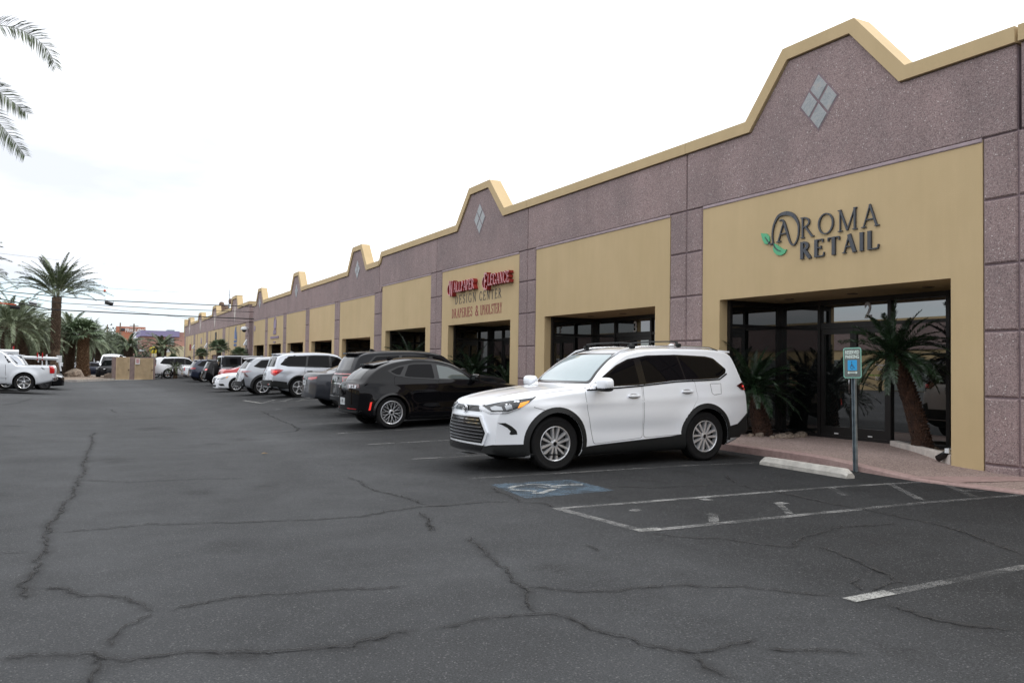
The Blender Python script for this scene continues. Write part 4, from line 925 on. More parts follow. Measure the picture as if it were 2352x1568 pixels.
class Drape:
    """pieces laid on the body surface; every piece follows it with a real thickness"""
    def __init__(s, body): s.B = body; s.v = []; s.f = []; s.n = []; s.mi = []
    def poly(s, pts3, d, off=.004, g=.08, skirt=True, mi=0, rnd=0, base=-.004):
        d = Vector(d).normalized(); up = Vector((0, 0, 1)) if abs(d.z) < .8 else Vector((1, 0, 0))
        ax = d.cross(up).normalized(); ay = ax.cross(d).normalized()
        p2 = [(Vector(p).dot(ax), Vector(p).dot(ay)) for p in pts3]
        if rnd:
            q = []
            for i in range(len(p2)):
                a, b, c = Vector(p2[i-1]), Vector(p2[i]), Vector(p2[(i+1) % len(p2)])
                ra = min(rnd, (a-b).length*.45); rb = min(rnd, (c-b).length*.45); A = b+(a-b).normalized()*ra; C_ = b+(c-b).normalized()*rb
                for t in (0, .25, .5, .75, 1): q.append(tuple((1-t)**2*A+2*t*(1-t)*b+t*t*C_))
            p2 = q
        b = bmesh.new(); vs = [b.verts.new((x, y, 0)) for x, y in p2]; b.faces.new(vs)
        xs = [p[0] for p in p2]; ys = [p[1] for p in p2]
        for k, (lo, hi) in enumerate(((min(xs), max(xs)), (min(ys), max(ys)))):
            n = int((hi-lo)/g)
            for i in range(1, n+1):
                c = [0, 0, 0]; c[k] = lo+(hi-lo)*i/(n+1); nn = [0, 0, 0]; nn[k] = 1
                bmesh.ops.bisect_plane(b, geom=b.verts[:]+b.edges[:]+b.faces[:], plane_co=c, plane_no=nn)
        bmesh.ops.triangulate(b, faces=[f for f in b.faces if len(f.verts) > 4]); b.normal_update()
        b.verts.index_update(); base_i = len(s.v); nv = len(b.verts); locs = []
        for v in b.verts:
            loc, n = s.B.hit(ax*v.co.x+ay*v.co.y, d); locs.append((loc, n)); s.v.append(loc+n*off); s.n.append(n)
        bvi = len(s.v)
        if skirt:
            be = [e for e in b.edges if e.is_boundary]; mp_ = {}
            for e in be:
                for v in e.verts:
                    if v.index not in mp_:
                        loc, n = locs[v.index]; t_ = len(s.v); s.v += [loc+n*off, loc+n*base]; s.n += [None, None]; mp_[v.index] = t_
            for e in be:
                l = e.link_loops[0]; i0, i1 = l.vert.index, l.link_loop_next.vert.index
                s.f.append((mp_[i1], mp_[i0], mp_[i0]+1, mp_[i1]+1)); s.mi.append(mi)
        tst = None
        for f in b.faces:
            idx = [v.index for v in f.verts]
            if tst is None:
                P = [s.v[base_i+i] for i in idx]; tst = (P[1]-P[0]).cross(P[2]-P[0]).dot(s.n[base_i+idx[0]]) > 0
            s.f.append(tuple(base_i+i for i in (idx if tst else idx[::-1]))); s.mi.append(mi)
        b.free(); return s
    def line(s, pts3, d, w=.01, off=.002, mi=0, step=.06, thick=None):
        """thin strip along a path"""
        P = []
        for i in range(len(pts3)-1):
            a, b = Vector(pts3[i]), Vector(pts3[i+1]); n = max(1, int((b-a).length/step))
            P += [a+(b-a)*k/n for k in range(n)]
        P.append(Vector(pts3[-1])); H = [s.B.hit(p, d) for p in P]; base = len(s.v); m = len(P)
        for i, (loc, n) in enumerate(H):
            t = (H[min(i+1, m-1)][0]-H[max(i-1, 0)][0])
            t = t.normalized() if t.length > 1e-6 else Vector((1, 0, 0)); b = n.cross(t).normalized()*w/2
            for q in (loc-n*.003-b, loc+n*off-b, loc+n*off+b, loc-n*.003+b): s.v.append(q); s.n.append(n if thick is None else None)
        for i in range(m-1):
            for k in range(3): a = base+4*i+k; s.f.append((a, a+1, a+5, a+4)); s.mi.append(mi)
        return s
    def build(s, name, mats, parent, label=None):
        me = bpy.data.meshes.new(name); me.from_pydata([tuple(p) for p in s.v], [], s.f)
        for m in (mats if isinstance(mats, (list, tuple)) else [mats]): me.materials.append(MATS[m])
        me.polygons.foreach_set('material_index', s.mi); me.polygons.foreach_set('use_smooth', [True]*len(s.f)); me.update()
        ln = []
        for p in me.polygons:
            for li in p.loop_indices:
                n = s.n[me.loops[li].vertex_index]; ln.append(tuple(n) if n is not None else tuple(p.normal))
        me.normals_split_custom_set(ln)
        o = link(bpy.data.objects.new(name, me), parent)
        if label: o['label'] = label
        return o
def wheel_meshes(key, R, rim, w, style, mt_spoke='alloy', mt_back='gloss_black', seg=48):
    """tyre, rim and brake disc meshes around the origin, outer side towards -y"""
    t = MB(); t.smooth = True; h = w/2
    t.lathe([(rim*.98, h*.55), (rim*1.0, h*.8), (rim*1.03, h*.93), (rim+(R-rim)*.35, h*1.0), (rim+(R-rim)*.7, h*.98), (R*.975, h*.86), (R*.995, h*.74), (R, h*.55), (R, h*.4), (R*.988, h*.38), (R*.988, h*.34), (R, h*.32), (R, h*.05), (R*.988, h*.03), (R*.988, -h*.03), (R, -h*.05),
             (R, -h*.32), (R*.988, -h*.34), (R*.988, -h*.38), (R, -h*.4), (R, -h*.55), (R*.995, -h*.74), (R*.975, -h*.86), (rim+(R-rim)*.72, -h*.98), (rim+(R-rim)*.68, -h*.985), (rim+(R-rim)*.66, -h*.972), (rim+(R-rim)*.35, -h*1.0), (rim*1.03, -h*.93), (rim*1.0, -h*.8), (rim*.98, -h*.55)], seg)
    tm = t.build('tyre', 'rubber', None, sharp=40).data
    r = MB(); r.smooth = True
    r.lathe([(rim*1.015, -h*.80), (rim*1.02, -h*.93), (rim*.985, -h*.95), (rim*.955, -h*.90), (rim*.94, -h*.72), (rim*.92, -h*.3)], seg)
    r.cur = 1; r.lathe([(rim*.92, -h*.3), (rim*.90, h*.3)], seg)
    r.smooth = False; r.cur = 0
    def spoke(a, r0, r1, w0, w1, y0=-.80, y1=-.86, dep=.022, mi=0, skew=0.0, off=0.0):
        r.cur = mi; c, s_ = math.cos(a), math.sin(a)
        def P(rad, tt, yy): x = rad*rim; z = (tt+off)*rim+skew*(rad-r0)*rim; return (x*c-z*s_, yy, x*s_+z*c)
        A = [(r0, -w0/2, y0*h), (r0, w0/2, y0*h), (r1, w1/2, y1*h), (r1, -w1/2, y1*h)]
        b = .25
        vs = [P(*q) for q in [(r0, -w0/2*(1-b), y0*h), (r0, w0/2*(1-b), y0*h), (r1, w1/2*(1-b), y1*h), (r1, -w1/2*(1-b), y1*h), (r0, -w0/2, y0*h+.010), (r0, w0/2, y0*h+.010), (r1, w1/2, y1*h+.010), (r1, -w1/2, y1*h+.010),
                             (r0, -w0/2, y0*h+dep*2), (r0, w0/2, y0*h+dep*2), (r1, w1/2, y1*h+dep*2), (r1, -w1/2, y1*h+dep*2)]]
        r.add(vs, [(0, 1, 2, 3)]+[(i, 4+i, 4+(i+1) % 4, (i+1) % 4) for i in range(4)]+[(4+i, 8+i, 8+(i+1) % 4, 4+(i+1) % 4) for i in range(4)])
    n, kind = style
    for i in range(n):
        a = 2*math.pi*i/n+.3
        if kind == 'double':
            for s_ in (-1, 1): spoke(a, .20, .955, .12, .17, off=s_*.085, skew=s_*.17, dep=.03)
        elif kind == 'split':
            for s_ in (-1, 1): spoke(a+s_*.055, .22, .95, .085, .15, skew=s_*.03)
        elif kind == 'fat': spoke(a, .15, .95, .22, .34)
        elif kind == 'mesh':
            for s_ in (-1, 1):
                spoke(a, .20, .56, .05, .05, skew=s_*.10, dep=.012); spoke(a, .52, .95, .035, .035, skew=s_*.62, dep=.012); spoke(a+s_*.10, .52, .96, .03, .03, skew=s_*.0, dep=.012)
            spoke(a, .2, .93, .16, .30, y0=-.70, y1=-.76, mi=1, dep=.02)
        elif kind == 'ten': spoke(a, .22, .95, .12, .20); spoke(a, .30, .93, .03, .08, y0=-.815, y1=-.875, mi=1, dep=.004)
        elif kind == 'blade': spoke(a, .2, .95, .14, .10); spoke(a+.2, .25, .95, .05, .22, mi=1)
        else: spoke(a, .2, .95, .13, .16)
    r.cur = 0; r.smooth = True; r.lathe([(0, -h*.84), (rim*.16, -h*.84), (rim*.20, -h*.80), (rim*.26, -h*.76), (rim*.27, -h*.5)], 24)
    r.cur = 1; r.lathe([(0, -h*.86), (rim*.11, -h*.862), (rim*.125, -h*.84)], 20)
    for k in range(6):
        a = 2*math.pi*k/6; r.cur = 0; r.lathe([(0, -h*.82), (.011, -h*.82), (.013, -h*.70)], 8, 'y', (rim*.215*math.cos(a), 0, rim*.215*math.sin(a)))
    rm = r.build('rim', [mt_spoke, mt_back], None, sharp=30).data
    k = MB(); k.smooth = True; k.lathe([(0, -h*.25), (rim*.72, -h*.25), (rim*.72, -h*.1), (rim*.93, -h*.05), (rim*.93, h*.5), (0, h*.5)], 32)
    km = k.build('wheel', ['disc', 'well'], None, sharp=30).data
    for o in [o for o in bpy.data.objects if o.data in (tm, rm, km)]: bpy.data.objects.remove(o)
    return km, tm, rm
WCACHE = {}
def car(name, label, group, sp, loc, rotz, ground_dz=0.0, scale=1.0, pitch=0.0, hi=1):
    """sp describes the body in its own frame: u from the nose backwards, y across (visible side = -y when rotz=0), z up"""
    root = empty(name, label, sp.get('cat', 'car'), loc, group); root.rotation_euler = (0, pitch, rotz); root.scale = (scale,)*3
    nu = {2: 150, 1: 80, 0: 46}[hi]; B = Body(sp, nu, {2: 34, 1: 18, 0: 12}[hi], {2: 15, 1: 9, 0: 6}[hi]); gg = {2: .05, 1: .1, 0: .2}[hi]
    L, Wd = sp['L'], sp['W']; fa, ra = sp['fa'], sp['fa']+sp['wb']; pm = sp['paint']
    bo = bpy.data.objects.new('body', B.me); COL.objects.link(bo)
    for m_ in (pm, 'well'): B.me.materials.append(MATS[m_])
    cut = MB()
    for ax in (fa, ra):
        for s_ in (-1, 1):
            y0, y1 = s_*(Wd-.36), s_*(Wd+.3); cut.lathe([(0, y0), (sp['ar'], y0), (sp['ar'], y1), (0, y1)], 40 if hi else 20, 'y', (ax, 0, sp['tr']+.01))
    co = cut.build('cutter', 'well'); bc = bmesh.new(); bc.from_mesh(co.data); bmesh.ops.remove_doubles(bc, verts=bc.verts, dist=1e-5); bmesh.ops.recalc_face_normals(bc, faces=bc.faces); bc.to_mesh(co.data); bc.free()
    md = bo.modifiers.new('b', 'BOOLEAN'); md.operation = 'DIFFERENCE'; md.object = co; md.solver = 'EXACT'
    dg = bpy.context.evaluated_depsgraph_get(); dg.update(); nm = bpy.data.meshes.new_from_object(bo.evaluated_get(dg))
    bo.modifiers.clear(); bo.data = nm; bpy.data.objects.remove(co); nm.name = 'body'
    mi = []
    for p in nm.polygons:
        c = p.center; inw = False
        for ax in (fa, ra):
            d = math.hypot(c.x-ax, c.z-sp['tr']-.01)
            if d <= sp['ar']+.004 and abs(c.y) > Wd-.37 and abs(c.y) < Wd+.2:
                if d < sp['ar']*.985 or abs(p.normal.y) < .5: inw = True
        under = c.z < .5 and p.normal.z < -.7
        mi.append(1 if (inw or under) else 0)
    nm.materials.clear(); nm.materials.append(MATS[pm]); nm.materials.append(MATS['well'])
    nm.polygons.foreach_set('material_index', mi); nm.polygons.foreach_set('use_smooth', [True]*len(nm.polygons))
    cache = {}; ln = []
    for p, k in zip(nm.polygons, mi):
        for li in p.loop_indices:
            if k: ln.append(tuple(p.normal)); continue
            vi = nm.loops[li].vertex_index
            if vi not in cache:
                l_, n_, fi, _ = B.bvh.find_nearest(nm.vertices[vi].co); cache[vi] = tuple(B.nrm(l_, fi))
            ln.append(cache[vi])
    nm.normals_split_custom_set(ln)
    bo.parent = root
    # wheels
    if sp['wheel'] not in WCACHE: WCACHE[sp['wheel']] = wheel_meshes(*sp['wheel'])
    km, tm, rm = WCACHE[sp['wheel']]; tw = sp['wheel'][3]
    for ax in (fa, ra):
        for s_ in (-1, 1):
            wo = bpy.data.objects.new('wheel', km); wo.location = (ax, s_*(Wd-tw/2-.022), sp['tr']); wo.rotation_euler = (0, rng.uniform(0, 3), math.pi if s_ > 0 else 0); link(wo, root)
            link(bpy.data.objects.new('tyre', tm), wo); link(bpy.data.objects.new('rim', rm), wo)
    D = lambda: Drape(B)
    sides = (-1, 1)
    sd3 = lambda pts, s_: [(u, s_*.5, z) for u, z in pts]
    # arch and sill cladding
    if sp.get('clad'):
        ow = sp.get('cladw', .075)
        for s_ in sides:
            for ax, (a0, a1) in ((fa, sp.get('archf', (-8, 188))), (ra, sp.get('archr', (-8, 188)))):
                R0, R1 = sp['ar']+.002, sp['ar']+ow; n = 26 if hi else 12; cx, cz = ax, sp['tr']+.01
                d = D(); base = 0
                A = [R_(a0+(a1-a0)*i/n) for i in range(n+1)]
                for i in range(n):
                    a, b = A[i], A[i+1]
                    q = [(cx+R1*math.cos(a), cz+R1*math.sin(a)), (cx+R1*math.cos(b), cz+R1*math.sin(b)), (cx+R0*math.cos(b), cz+R0*math.sin(b)), (cx+R0*math.cos(a), cz+R0*math.sin(a))]
                    idx = len(d.v)
                    for (u, z), o_ in zip(q, (.003, .003, .022, .022)):
                        loc, nn = B.hit((u, s_*.5, z), (0, -s_, 0)); d.v.append(Vector((u, loc.y+s_*o_, z))); d.n.append((Vector((math.cos((a+b)/2)*.35, s_, math.sin((a+b)/2)*.35))).normalized())
                    for (u, z) in (q[2], q[3]):
                        loc, nn = B.hit((u, s_*.5, z), (0, -s_, 0)); d.v.append(Vector((u, loc.y-s_*.07, z))); d.n.append(None)
                    d.v += [d.v[idx+2], d.v[idx+3]]; d.n += [None, None]
                    d.f += [(idx, idx+1, idx+2, idx+3) if s_ < 0 else (idx+3, idx+2, idx+1, idx), (idx+6, idx+4, idx+5, idx+7)]; d.mi += [0, 0]
                d.build('wheel_arch_trim', sp['clad'], root)
            z0_, z1_, z2_ = sp.get('sill', (.22, .37, .37)); g0, g1 = fa+sp['ar']+.04, ra-sp['ar']-.04
            D().poly(sd3([(g0-.07, z0_), (g1+.07, z0_), (g1+.03, z2_+.03), (g1-.22, z2_), (g0+.35, z1_), (g0-.03, z1_-.03)], s_), (0, -s_, 0), .016, gg, base=-.02).build('sill_trim', sp['clad'], root)
    for key, nmn in (('front_clad', 'front_bumper'), ('rear_clad', 'rear_bumper')):
        for (pts, dr, mt, of) in sp.get(key, []):
            d = D(); d.poly(pts, dr, of, gg, base=-.02); d.build(nmn, mt, root)
    # glazing
    for s_ in sides:
        if 'dlo' in sp:
            d = D(); d.poly(sd3(sp['dlo'], s_), (0, -s_, 0), .0025, gg, rnd=sp.get('dlor', .05)); d.build('window_surround', sp.get('dlom', 'gloss_black'), root)
        if 'dlotrim' in sp:
            mt, pts = sp['dlotrim']; d = D(); d.line(sd3(pts, s_), (0, -s_, 0), .022, .008); d.build('window_trim', mt, root)
        for wi in sp.get('win', []):
            pts, mt = (wi, sp.get('glass', 'privacy_glass')) if not isinstance(wi[0], str) else (wi[1], wi[0])
            d = D(); d.poly(sd3(pts, s_), (0, -s_, 0), .006, gg, rnd=sp.get('winr', .03)); d.build('side_window', mt, root)
    for key, nmn, dr in (('ws', 'windshield', (1, 0, 0)), ('rw', 'rear_window', (-1, 0, 0))):
        if key in sp:
            d = D(); pts = sp[key]; d.poly([(0 if key == 'ws' else L, y*1.035, z) for y, z in sp[key+'_o']] if key+'_o' in sp else [(0 if key == 'ws' else L, y, z) for y, z in pts], dr if sp.get(key+'_d') is None else sp[key+'_d'], .003, gg, mi=0, rnd=.05)
            d.build('window_surround', 'gloss_black', root)
            d = D(); d.poly([(0 if key == 'ws' else L, y*.955, z+(.018 if z < sum(q[1] for q in pts)/len(pts) else -.018)) for y, z in pts], dr if sp.get(key+'_d') is None else sp[key+'_d'], .007, gg, rnd=.06); d.build(nmn, sp.get('wsm', 'car_glass') if key == 'ws' else sp.get('rwm', 'car_glass'), root)
    # doors: a dark shut line under a slightly raised skin
    for s_ in sides:
        for dd in sp.get('doors', []):
            cx = sum(p[0] for p in dd)/len(dd); cz = sum(p[1] for p in dd)/len(dd)
            sg_ = .0045 if hi == 2 else .008; gro = [(p[0]+(sg_ if p[0] > cx else -sg_), p[1]+(sg_ if p[1] > cz else -sg_)) for p in dd]
            d = D(); d.poly(sd3(gro, s_), (0, -s_, 0), .0012, gg, skirt=False, mi=1, rnd=.05); d.poly(sd3(dd, s_), (0, -s_, 0), .0030, gg, skirt=False, mi=0, rnd=.05)
            do = d.build('door', [pm, 'seam'], root)
            for h in sp.get('handles', []):
                if min(p[0] for p in dd) < h[0] < max(p[0] for p in dd):
                    loc, n = B.hit((h[0], s_, h[1]), (0, -s_, 0)); hb = MB(); hb.smooth = True
                    hb.blob(loc+n*.032, (.115, .014, .019), 3, 14, 8); hb.blob(loc+n*.012+Vector((-.085, 0, 0)), (.022, .03, .017), 3, 8, 6); hb.blob(loc+n*.012+Vector((.085, 0, 0)), (.022, .03, .017), 3, 8, 6)
                    hb.build('handle', sp.get('handlem', pm), do)
                    if hi == 2: D().poly([(h[0]+.095*math.cos(a_), s_*.5, h[1]+.042*math.sin(a_)) for a_ in np.linspace(0, 2*math.pi, 17)[:-1]], (0, -s_, 0), .0036, .05, skirt=False).build('handle_recess', 'paint_midgrey' if 'white' in pm else 'gloss_black', do)
        for (mt, w_, of, pts) in sp.get('sidelines', []):
            d = D(); d.line(sd3(pts, s_), (0, -s_, 0), w_, of); d.build('trim_line', mt, root)
        for (nmn, mt, of, pts) in sp.get('sidepolys', []):
            d = D(); d.poly(sd3(pts, s_), (0, -s_, 0), of, gg); d.build(nmn, mt, root)
        # lamps and other pieces given as 3D points with a direction, mirrored
        for (nmn, mt, of, dr, pts) in sp.get('pieces', []):
            d = D(); d.poly([(u, s_*y, z) for u, y, z in pts], (dr[0], -s_*abs(dr[1]), dr[2]), of, min(gg, .06)); d.build(nmn, mt, root)
        if 'mirror' in sp:
            u, z = sp['mirror'][:2]; ms_ = sp.get('mirs', 1.0); loc, n = B.hit((u, s_, z), (0, -s_, 0)); mb = MB(); mb.smooth = True
            c = loc+Vector((0, s_*.17*ms_, .035)); mb.blob(c, (.080*ms_, .125*ms_, .080*ms_), 3.2, 18, 10); mb.cur = 1
            mb.blob(c+Vector((.004, 0, -.05*ms_)), (.076*ms_, .120*ms_, .045*ms_), 3, 16, 8); mb.tube([loc+Vector((.0, -s_*.03, -.03)), loc+Vector((0, s_*.05, -.035)), c+Vector((0, -s_*.02, -.06))], [.04, .032, .03], 8)
            mb.cur = 2; mb.box(c.x+.066, c.y-.095, c.z-.05, c.x+.078, c.y+.095, c.z+.055)
            mb.build('side_mirror', [sp.get('mirm', pm), 'black_plastic', 'car_glass'], root, sharp=40)
        if 'rail' in sp:
            u0, u1, yy, mt = sp['rail']; n = 12; P = []
            for i in range(n+1):
                u = u0+(u1-u0)*i/n; loc, nn = B.hit((u, s_*yy, 3), (0, 0, -1)); e = min(i, n-i); P.append(loc+Vector((0, 0, .0 if e == 0 else .035)))
            mb = MB(); mb.smooth = True; mb.tube(P, .015, 6); mb.build('roof_rail', mt, root)
    for (nmn, mt, of, dr, pts) in sp.get('center', []):
        d = D(); d.poly(pts, dr, of, min(gg, .08)); d.build(nmn, mt, root)
    for (nmn, mt, w_, of, dr, pts) in sp.get('clines', []):
        d = D(); d.line(pts, dr, w_, of, thick=True); d.build(nmn, mt, root)
    if 'fin' in sp:
        loc, n = B.hit((sp['fin'], 0, 3), (0, 0, -1)); mb = MB(); u = sp['fin']
        mb.prism([(u-.10, loc.z-.01), (u+.09, loc.z-.01), (u+.085, loc.z+.055), (u+.03, loc.z+.06)], lambda a, b, d: (a, d, b), -.025, .025, .012); mb.build('antenna_fin', sp.get('finm', pm), root)
    if 'spoiler' in sp:
        u0, u1, z, hw = sp['spoiler']; mb = MB(); mb.smooth = True; n = 14; vs = []
        for i in range(n+1):
            y = hw*(2*i/n-1); q = abs(y/hw)**2.5; l0, _ = B.hit((u0, y*.985, 3), (0, 0, -1)); x1 = u1-.10*q
            vs += [(u0, y, l0.z+.006), (x1, y, z+.012-.03*q), (x1+.004, y, z-.012-.03*q), (u0+.02, y, l0.z-.05)]
        mb.add(vs, [(4*i+k, 4*i+k+1, 4*i+5+k, 4*i+4+k) for i in range(n) for k in range(3)]+[(0, 1, 2, 3), (4*n+3, 4*n+2, 4*n+1, 4*n)]); mb.build('spoiler', pm, root, sharp=50)
    for (txt, u, y, z, h) in sp.get('platetext', []):
        loc, n = B.hit((u, y, z), (-1 if u > L/2 else 1, 0, 0)); q = MB(); q.box(loc.x-.002, loc.y-.155, loc.z-.08, loc.x+(.012 if u > L/2 else -.012), loc.y+.155, loc.z+.08); po = q.build('licence_plate', 'plate', root)
        vs, fs = text_mesh(txt, .10, .002, .8); q = MB(); sgx = 1 if u > L/2 else -1; q.add([(loc.x+sgx*(.0135+v[2]), loc.y+sgx*v[0], loc.z+v[1]) for v in vs], fs); q.build('plate_lettering', 'sign_dark', po)
    return root, B
def put(name, label, group, sp, px, wheel, out=False, scale=1.0, hi=1, shift=(0, 0)):
    """place by the near-side wheel contact point; out = nose towards -X"""
    p = G(*px) if len(px) == 2 and px[0] > 100 or isinstance(px[0], int) else (px[0], px[1])
    xw, yw = p[0]+shift[0], p[1]+shift[1]; fa, ra = sp['fa']*scale, (sp['fa']+sp['wb'])*scale
    yc = yw+(sp['W']-.03)*scale
    if out: xn = xw-(fa if wheel == 'f' else ra); xf, xr = xn+fa, xn+ra
    else: xn = xw+(fa if wheel == 'f' else ra); xf, xr = xn-fa, xn-ra
    zf, zr = gz(xf, yc), gz(xr, yc); sl = (zr-zf)/(ra-fa)
    return car(name, label, group, sp, (xn, yc, zf-sl*fa), 0 if out else math.pi, scale=scale, pitch=-math.atan(sl), hi=hi)

# ---- the near white SUV
hero = dict(mirs=1.2, L=5.08, W=.975, wb=2.95, fa=.97, tr=.398, ar=.45, paint='paint_white', cat='SUV', wheel=(0, .398, .252, .26, (6, 'double')), nf=.17, rf=.95, cf=.20, cr=.17, nr=.10,
    prof=[(0, .64), (.012, .80), (.035, .92), (.085, .985), (.28, 1.045), (.7, 1.11), (1.1, 1.15), (1.42, 1.175), (1.53, 1.205), (1.85, 1.42), (2.15, 1.59), (2.4, 1.68), (2.8, 1.735), (3.4, 1.75), (4.1, 1.745), (4.5, 1.72), (4.70, 1.67), (4.86, 1.44), (4.98, 1.20), (5.05, 1.02), (5.08, .60)],
    bot=[(0, .27), (.4, .21), (1.0, .20), (4.2, .22), (4.7, .30), (5.08, .42)],
    side=[(.2, .955), (.4, .975), (.55, .983), (.78, 1.0), (.98, .992), (1.15, .968), (1.24, .942), (1.7, .77), (1.8, .72)],
    crease=[(.5, .95, 4.9, 1.06, .010, .05)], dent=[(2.55, .56, 1.0, .12, .012)], hoodline=[((.52, .66), .25, 1.45, .018, .10)], flare=.03,
    clad='black_plastic', cladw=.080, sill=(.215, .36, .43), archf=(-14, 200), archr=(-18, 196),
    dlo=[(1.56, 1.13), (1.66, 1.19), (1.9, 1.325), (2.15, 1.46), (2.4, 1.55), (2.8, 1.605), (3.4, 1.62), (4.05, 1.60), (4.22, 1.57), (4.46, 1.40), (4.42, 1.34), (4.25, 1.265), (4.0, 1.255), (3.3, 1.235), (2.5, 1.18)], dlor=.03,
    win=[[(1.78, 1.175), (1.93, 1.30), (2.15, 1.43), (2.4, 1.52), (2.52, 1.545), (2.56, 1.205)], [(2.70, 1.215), (2.66, 1.56), (3.0, 1.59), (3.42, 1.595), (3.50, 1.262), (3.3, 1.255)], [(3.54, 1.268), (3.46, 1.595), (4.05, 1.575), (4.20, 1.545), (4.40, 1.39), (4.24, 1.29), (4.0, 1.275)]],
    dlotrim=('chrome', [(1.54, 1.125), (2.5, 1.165), (3.3, 1.22), (4.0, 1.24), (4.26, 1.25), (4.45, 1.335)]),
    ws=[(-.80, 1.215), (.80, 1.215), (.645, 1.625), (-.645, 1.625)], ws_o=[(-.80, 1.20), (.80, 1.20), (.635, 1.64), (-.635, 1.64)], wsm='windscreen_pale',
    rw=[(-.70, 1.17), (.70, 1.17), (.58, 1.56), (-.58, 1.56)],
    doors=[[(1.50, 1.12), (1.56, 1.155), (2.59, 1.18), (2.60, .43), (2.4, .415), (1.66, .37), (1.60, .60), (1.53, .9)], [(2.62, 1.185), (3.3, 1.235), (3.70, 1.245), (3.74, 1.0), (3.60, .84), (3.47, .70), (3.44, .455), (2.63, .43)]],
    handles=[(2.42, 1.04), (3.52, 1.085)], mirror=(1.74, 1.16), rail=(2.2, 4.45, .66, 'satin_chrome'), fin=3.95, spoiler=(4.40, 4.88, 1.70, .62),
    sidelines=[('paint_midgrey', .007, .0015, [(.62, .935), (.80, .89), (.92, .88)]), ('paint_midgrey', .007, .0015, [(4.04, 1.19), (4.06, 1.06), (4.10, 1.04), (4.26, 1.05), (4.28, 1.19), (4.05, 1.19)])],
    pieces=[('rear_bumper', 'black_plastic', .014, (-.25, 1, 0), [(4.40, .95, .36), (4.42, .95, .55), (4.66, .95, .58), (4.98, .8, .80), (5.02, .7, .45), (4.8, .9, .36)]),
            ('headlight', 'lamp_dark', .008, (1, .9, 0), [(.07, .45, .945), (.22, .70, 1.0), (.66, .94, 1.055), (.56, .94, .99), (.46, .92, .94), (.30, .84, .885), (.14, .66, .875)]),
            ('headlight_reflector', 'lamp_clear', .012, (1, .9, 0), [(.13, .62, .925), (.16, .70, .945), (.24, .78, .935), (.25, .80, .90), (.15, .66, .89)]),
            ('headlight_reflector', 'lamp_clear', .012, (1, .9, 0), [(.27, .80, .95), (.33, .86, .965), (.34, .88, .915), (.28, .83, .90)]),
            ('turn_signal', 'amber', .012, (1, .9, 0), [(.40, .90, .925), (.46, .92, .94), (.54, .935, .985), (.56, .94, 1.01), (.44, .905, .985)]),
            ('headlight_trim', 'satin_chrome', .014, (1, .9, 0), [(.05, .42, .925), (.12, .62, .865), (.28, .83, .872), (.44, .92, .925), (.29, .84, .858), (.12, .64, .848), (.04, .42, .905)]),
            ('headlight_trim', 'lamp_led', .013, (1, .9, 0), [(.09, .50, .958), (.22, .70, 1.002), (.62, .94, 1.052), (.60, .94, 1.038), (.22, .72, .985), (.10, .52, .945)]),
            ('bumper_vent', 'black_plastic', .004, (1, 1.2, 0), [(.12, .84, .72), (.22, .88, .72), (.30, .91, .67), (.36, .93, .61), (.375, .93, .555), (.28, .91, .55), (.26, .905, .565), (.28, .91, .60), (.24, .89, .65), (.18, .865, .69)]),
            ('tail_light', 'tail_dark', .012, (-1, .6, 0), [(5.0, .60, 1.16), (4.86, .80, 1.24), (4.66, .92, 1.16), (4.80, .92, 1.10), (4.98, .70, 1.07)]),
            ('tail_light_bar', 'tail_lit', .016, (-1, .9, 0), [(4.93, .80, 1.155), (4.80, .90, 1.160), (4.80, .90, 1.135), (4.94, .80, 1.13)]), ('tail_light_bar', 'tail_lit', .016, (-1, .9, 0), [(4.95, .78, 1.115), (4.83, .88, 1.115), (4.84, .88, 1.10), (4.96, .78, 1.10)])],
    front_clad=[([(0, -.93, .41), (0, -.75, .405), (0, -.60, .375), (0, .60, .375), (0, .75, .405), (0, .93, .41), (0, .93, .235), (0, .5, .225), (0, -.5, .225), (0, -.93, .235)], (1, 0, 0), 'black_plastic', .018)],
    rear_clad=[([(5, -.9, .66), (5, .9, .66), (5, .9, .40), (5, -.9, .40)], (-1, 0, 0), 'black_plastic', .015)],
    center=[('grille_surround', 'paint_white', .030, (1, 0, 0), [(0, -.505, .81), (0, .505, .81), (0, .665, .57), (0, .575, .385), (0, -.575, .385), (0, -.665, .57)]),
            ('grille', 'gloss_black', .036, (1, 0, 0), [(0, -.47, .785), (0, .47, .785), (0, .62, .57), (0, .545, .415), (0, -.545, .415), (0, -.62, .57)]),
            ('upper_grille', 'gloss_black', .006, (1, 0, 0), [(0, -.36, .945), (0, .36, .945), (0, .46, .875), (0, .40, .865), (0, -.40, .865), (0, -.46, .875)]),
            ('lower_intake', 'gloss_black', .022, (1, 0, 0), [(0, -.56, .355), (0, .56, .355), (0, .50, .30), (0, -.50, .30)])],
    clines=[('grille_slat', 'chrome', .009, .050, (1, 0, 0), [(0, -a_, z_), (0, a_, z_)]) for z_, a_ in ((.745, .485), (.695, .515), (.645, .55), (.595, .59), (.545, .60), (.495, .575), (.450, .55))]
          +[('hood_lip', 'satin_chrome', .012, .010, (1, 0, 0), [(0, -.46, .862), (0, -.37, .95), (0, .37, .95), (0, .46, .862)]), ('hood_seam', 'paint_midgrey', .008, .002, (0, 0, -1), [(1.35, -.84, 1), (.8, -.80, 1), (.35, -.66, 1), (.13, -.50, 1), (.10, 0, 1), (.13, .50, 1), (.35, .66, 1), (.8, .80, 1), (1.35, .84, 1)])])
mat('windscreen_pale', (.27, .34, .36), .02, ior=2.0)  # pale base colour stands in for the sky reflected in the windscreen
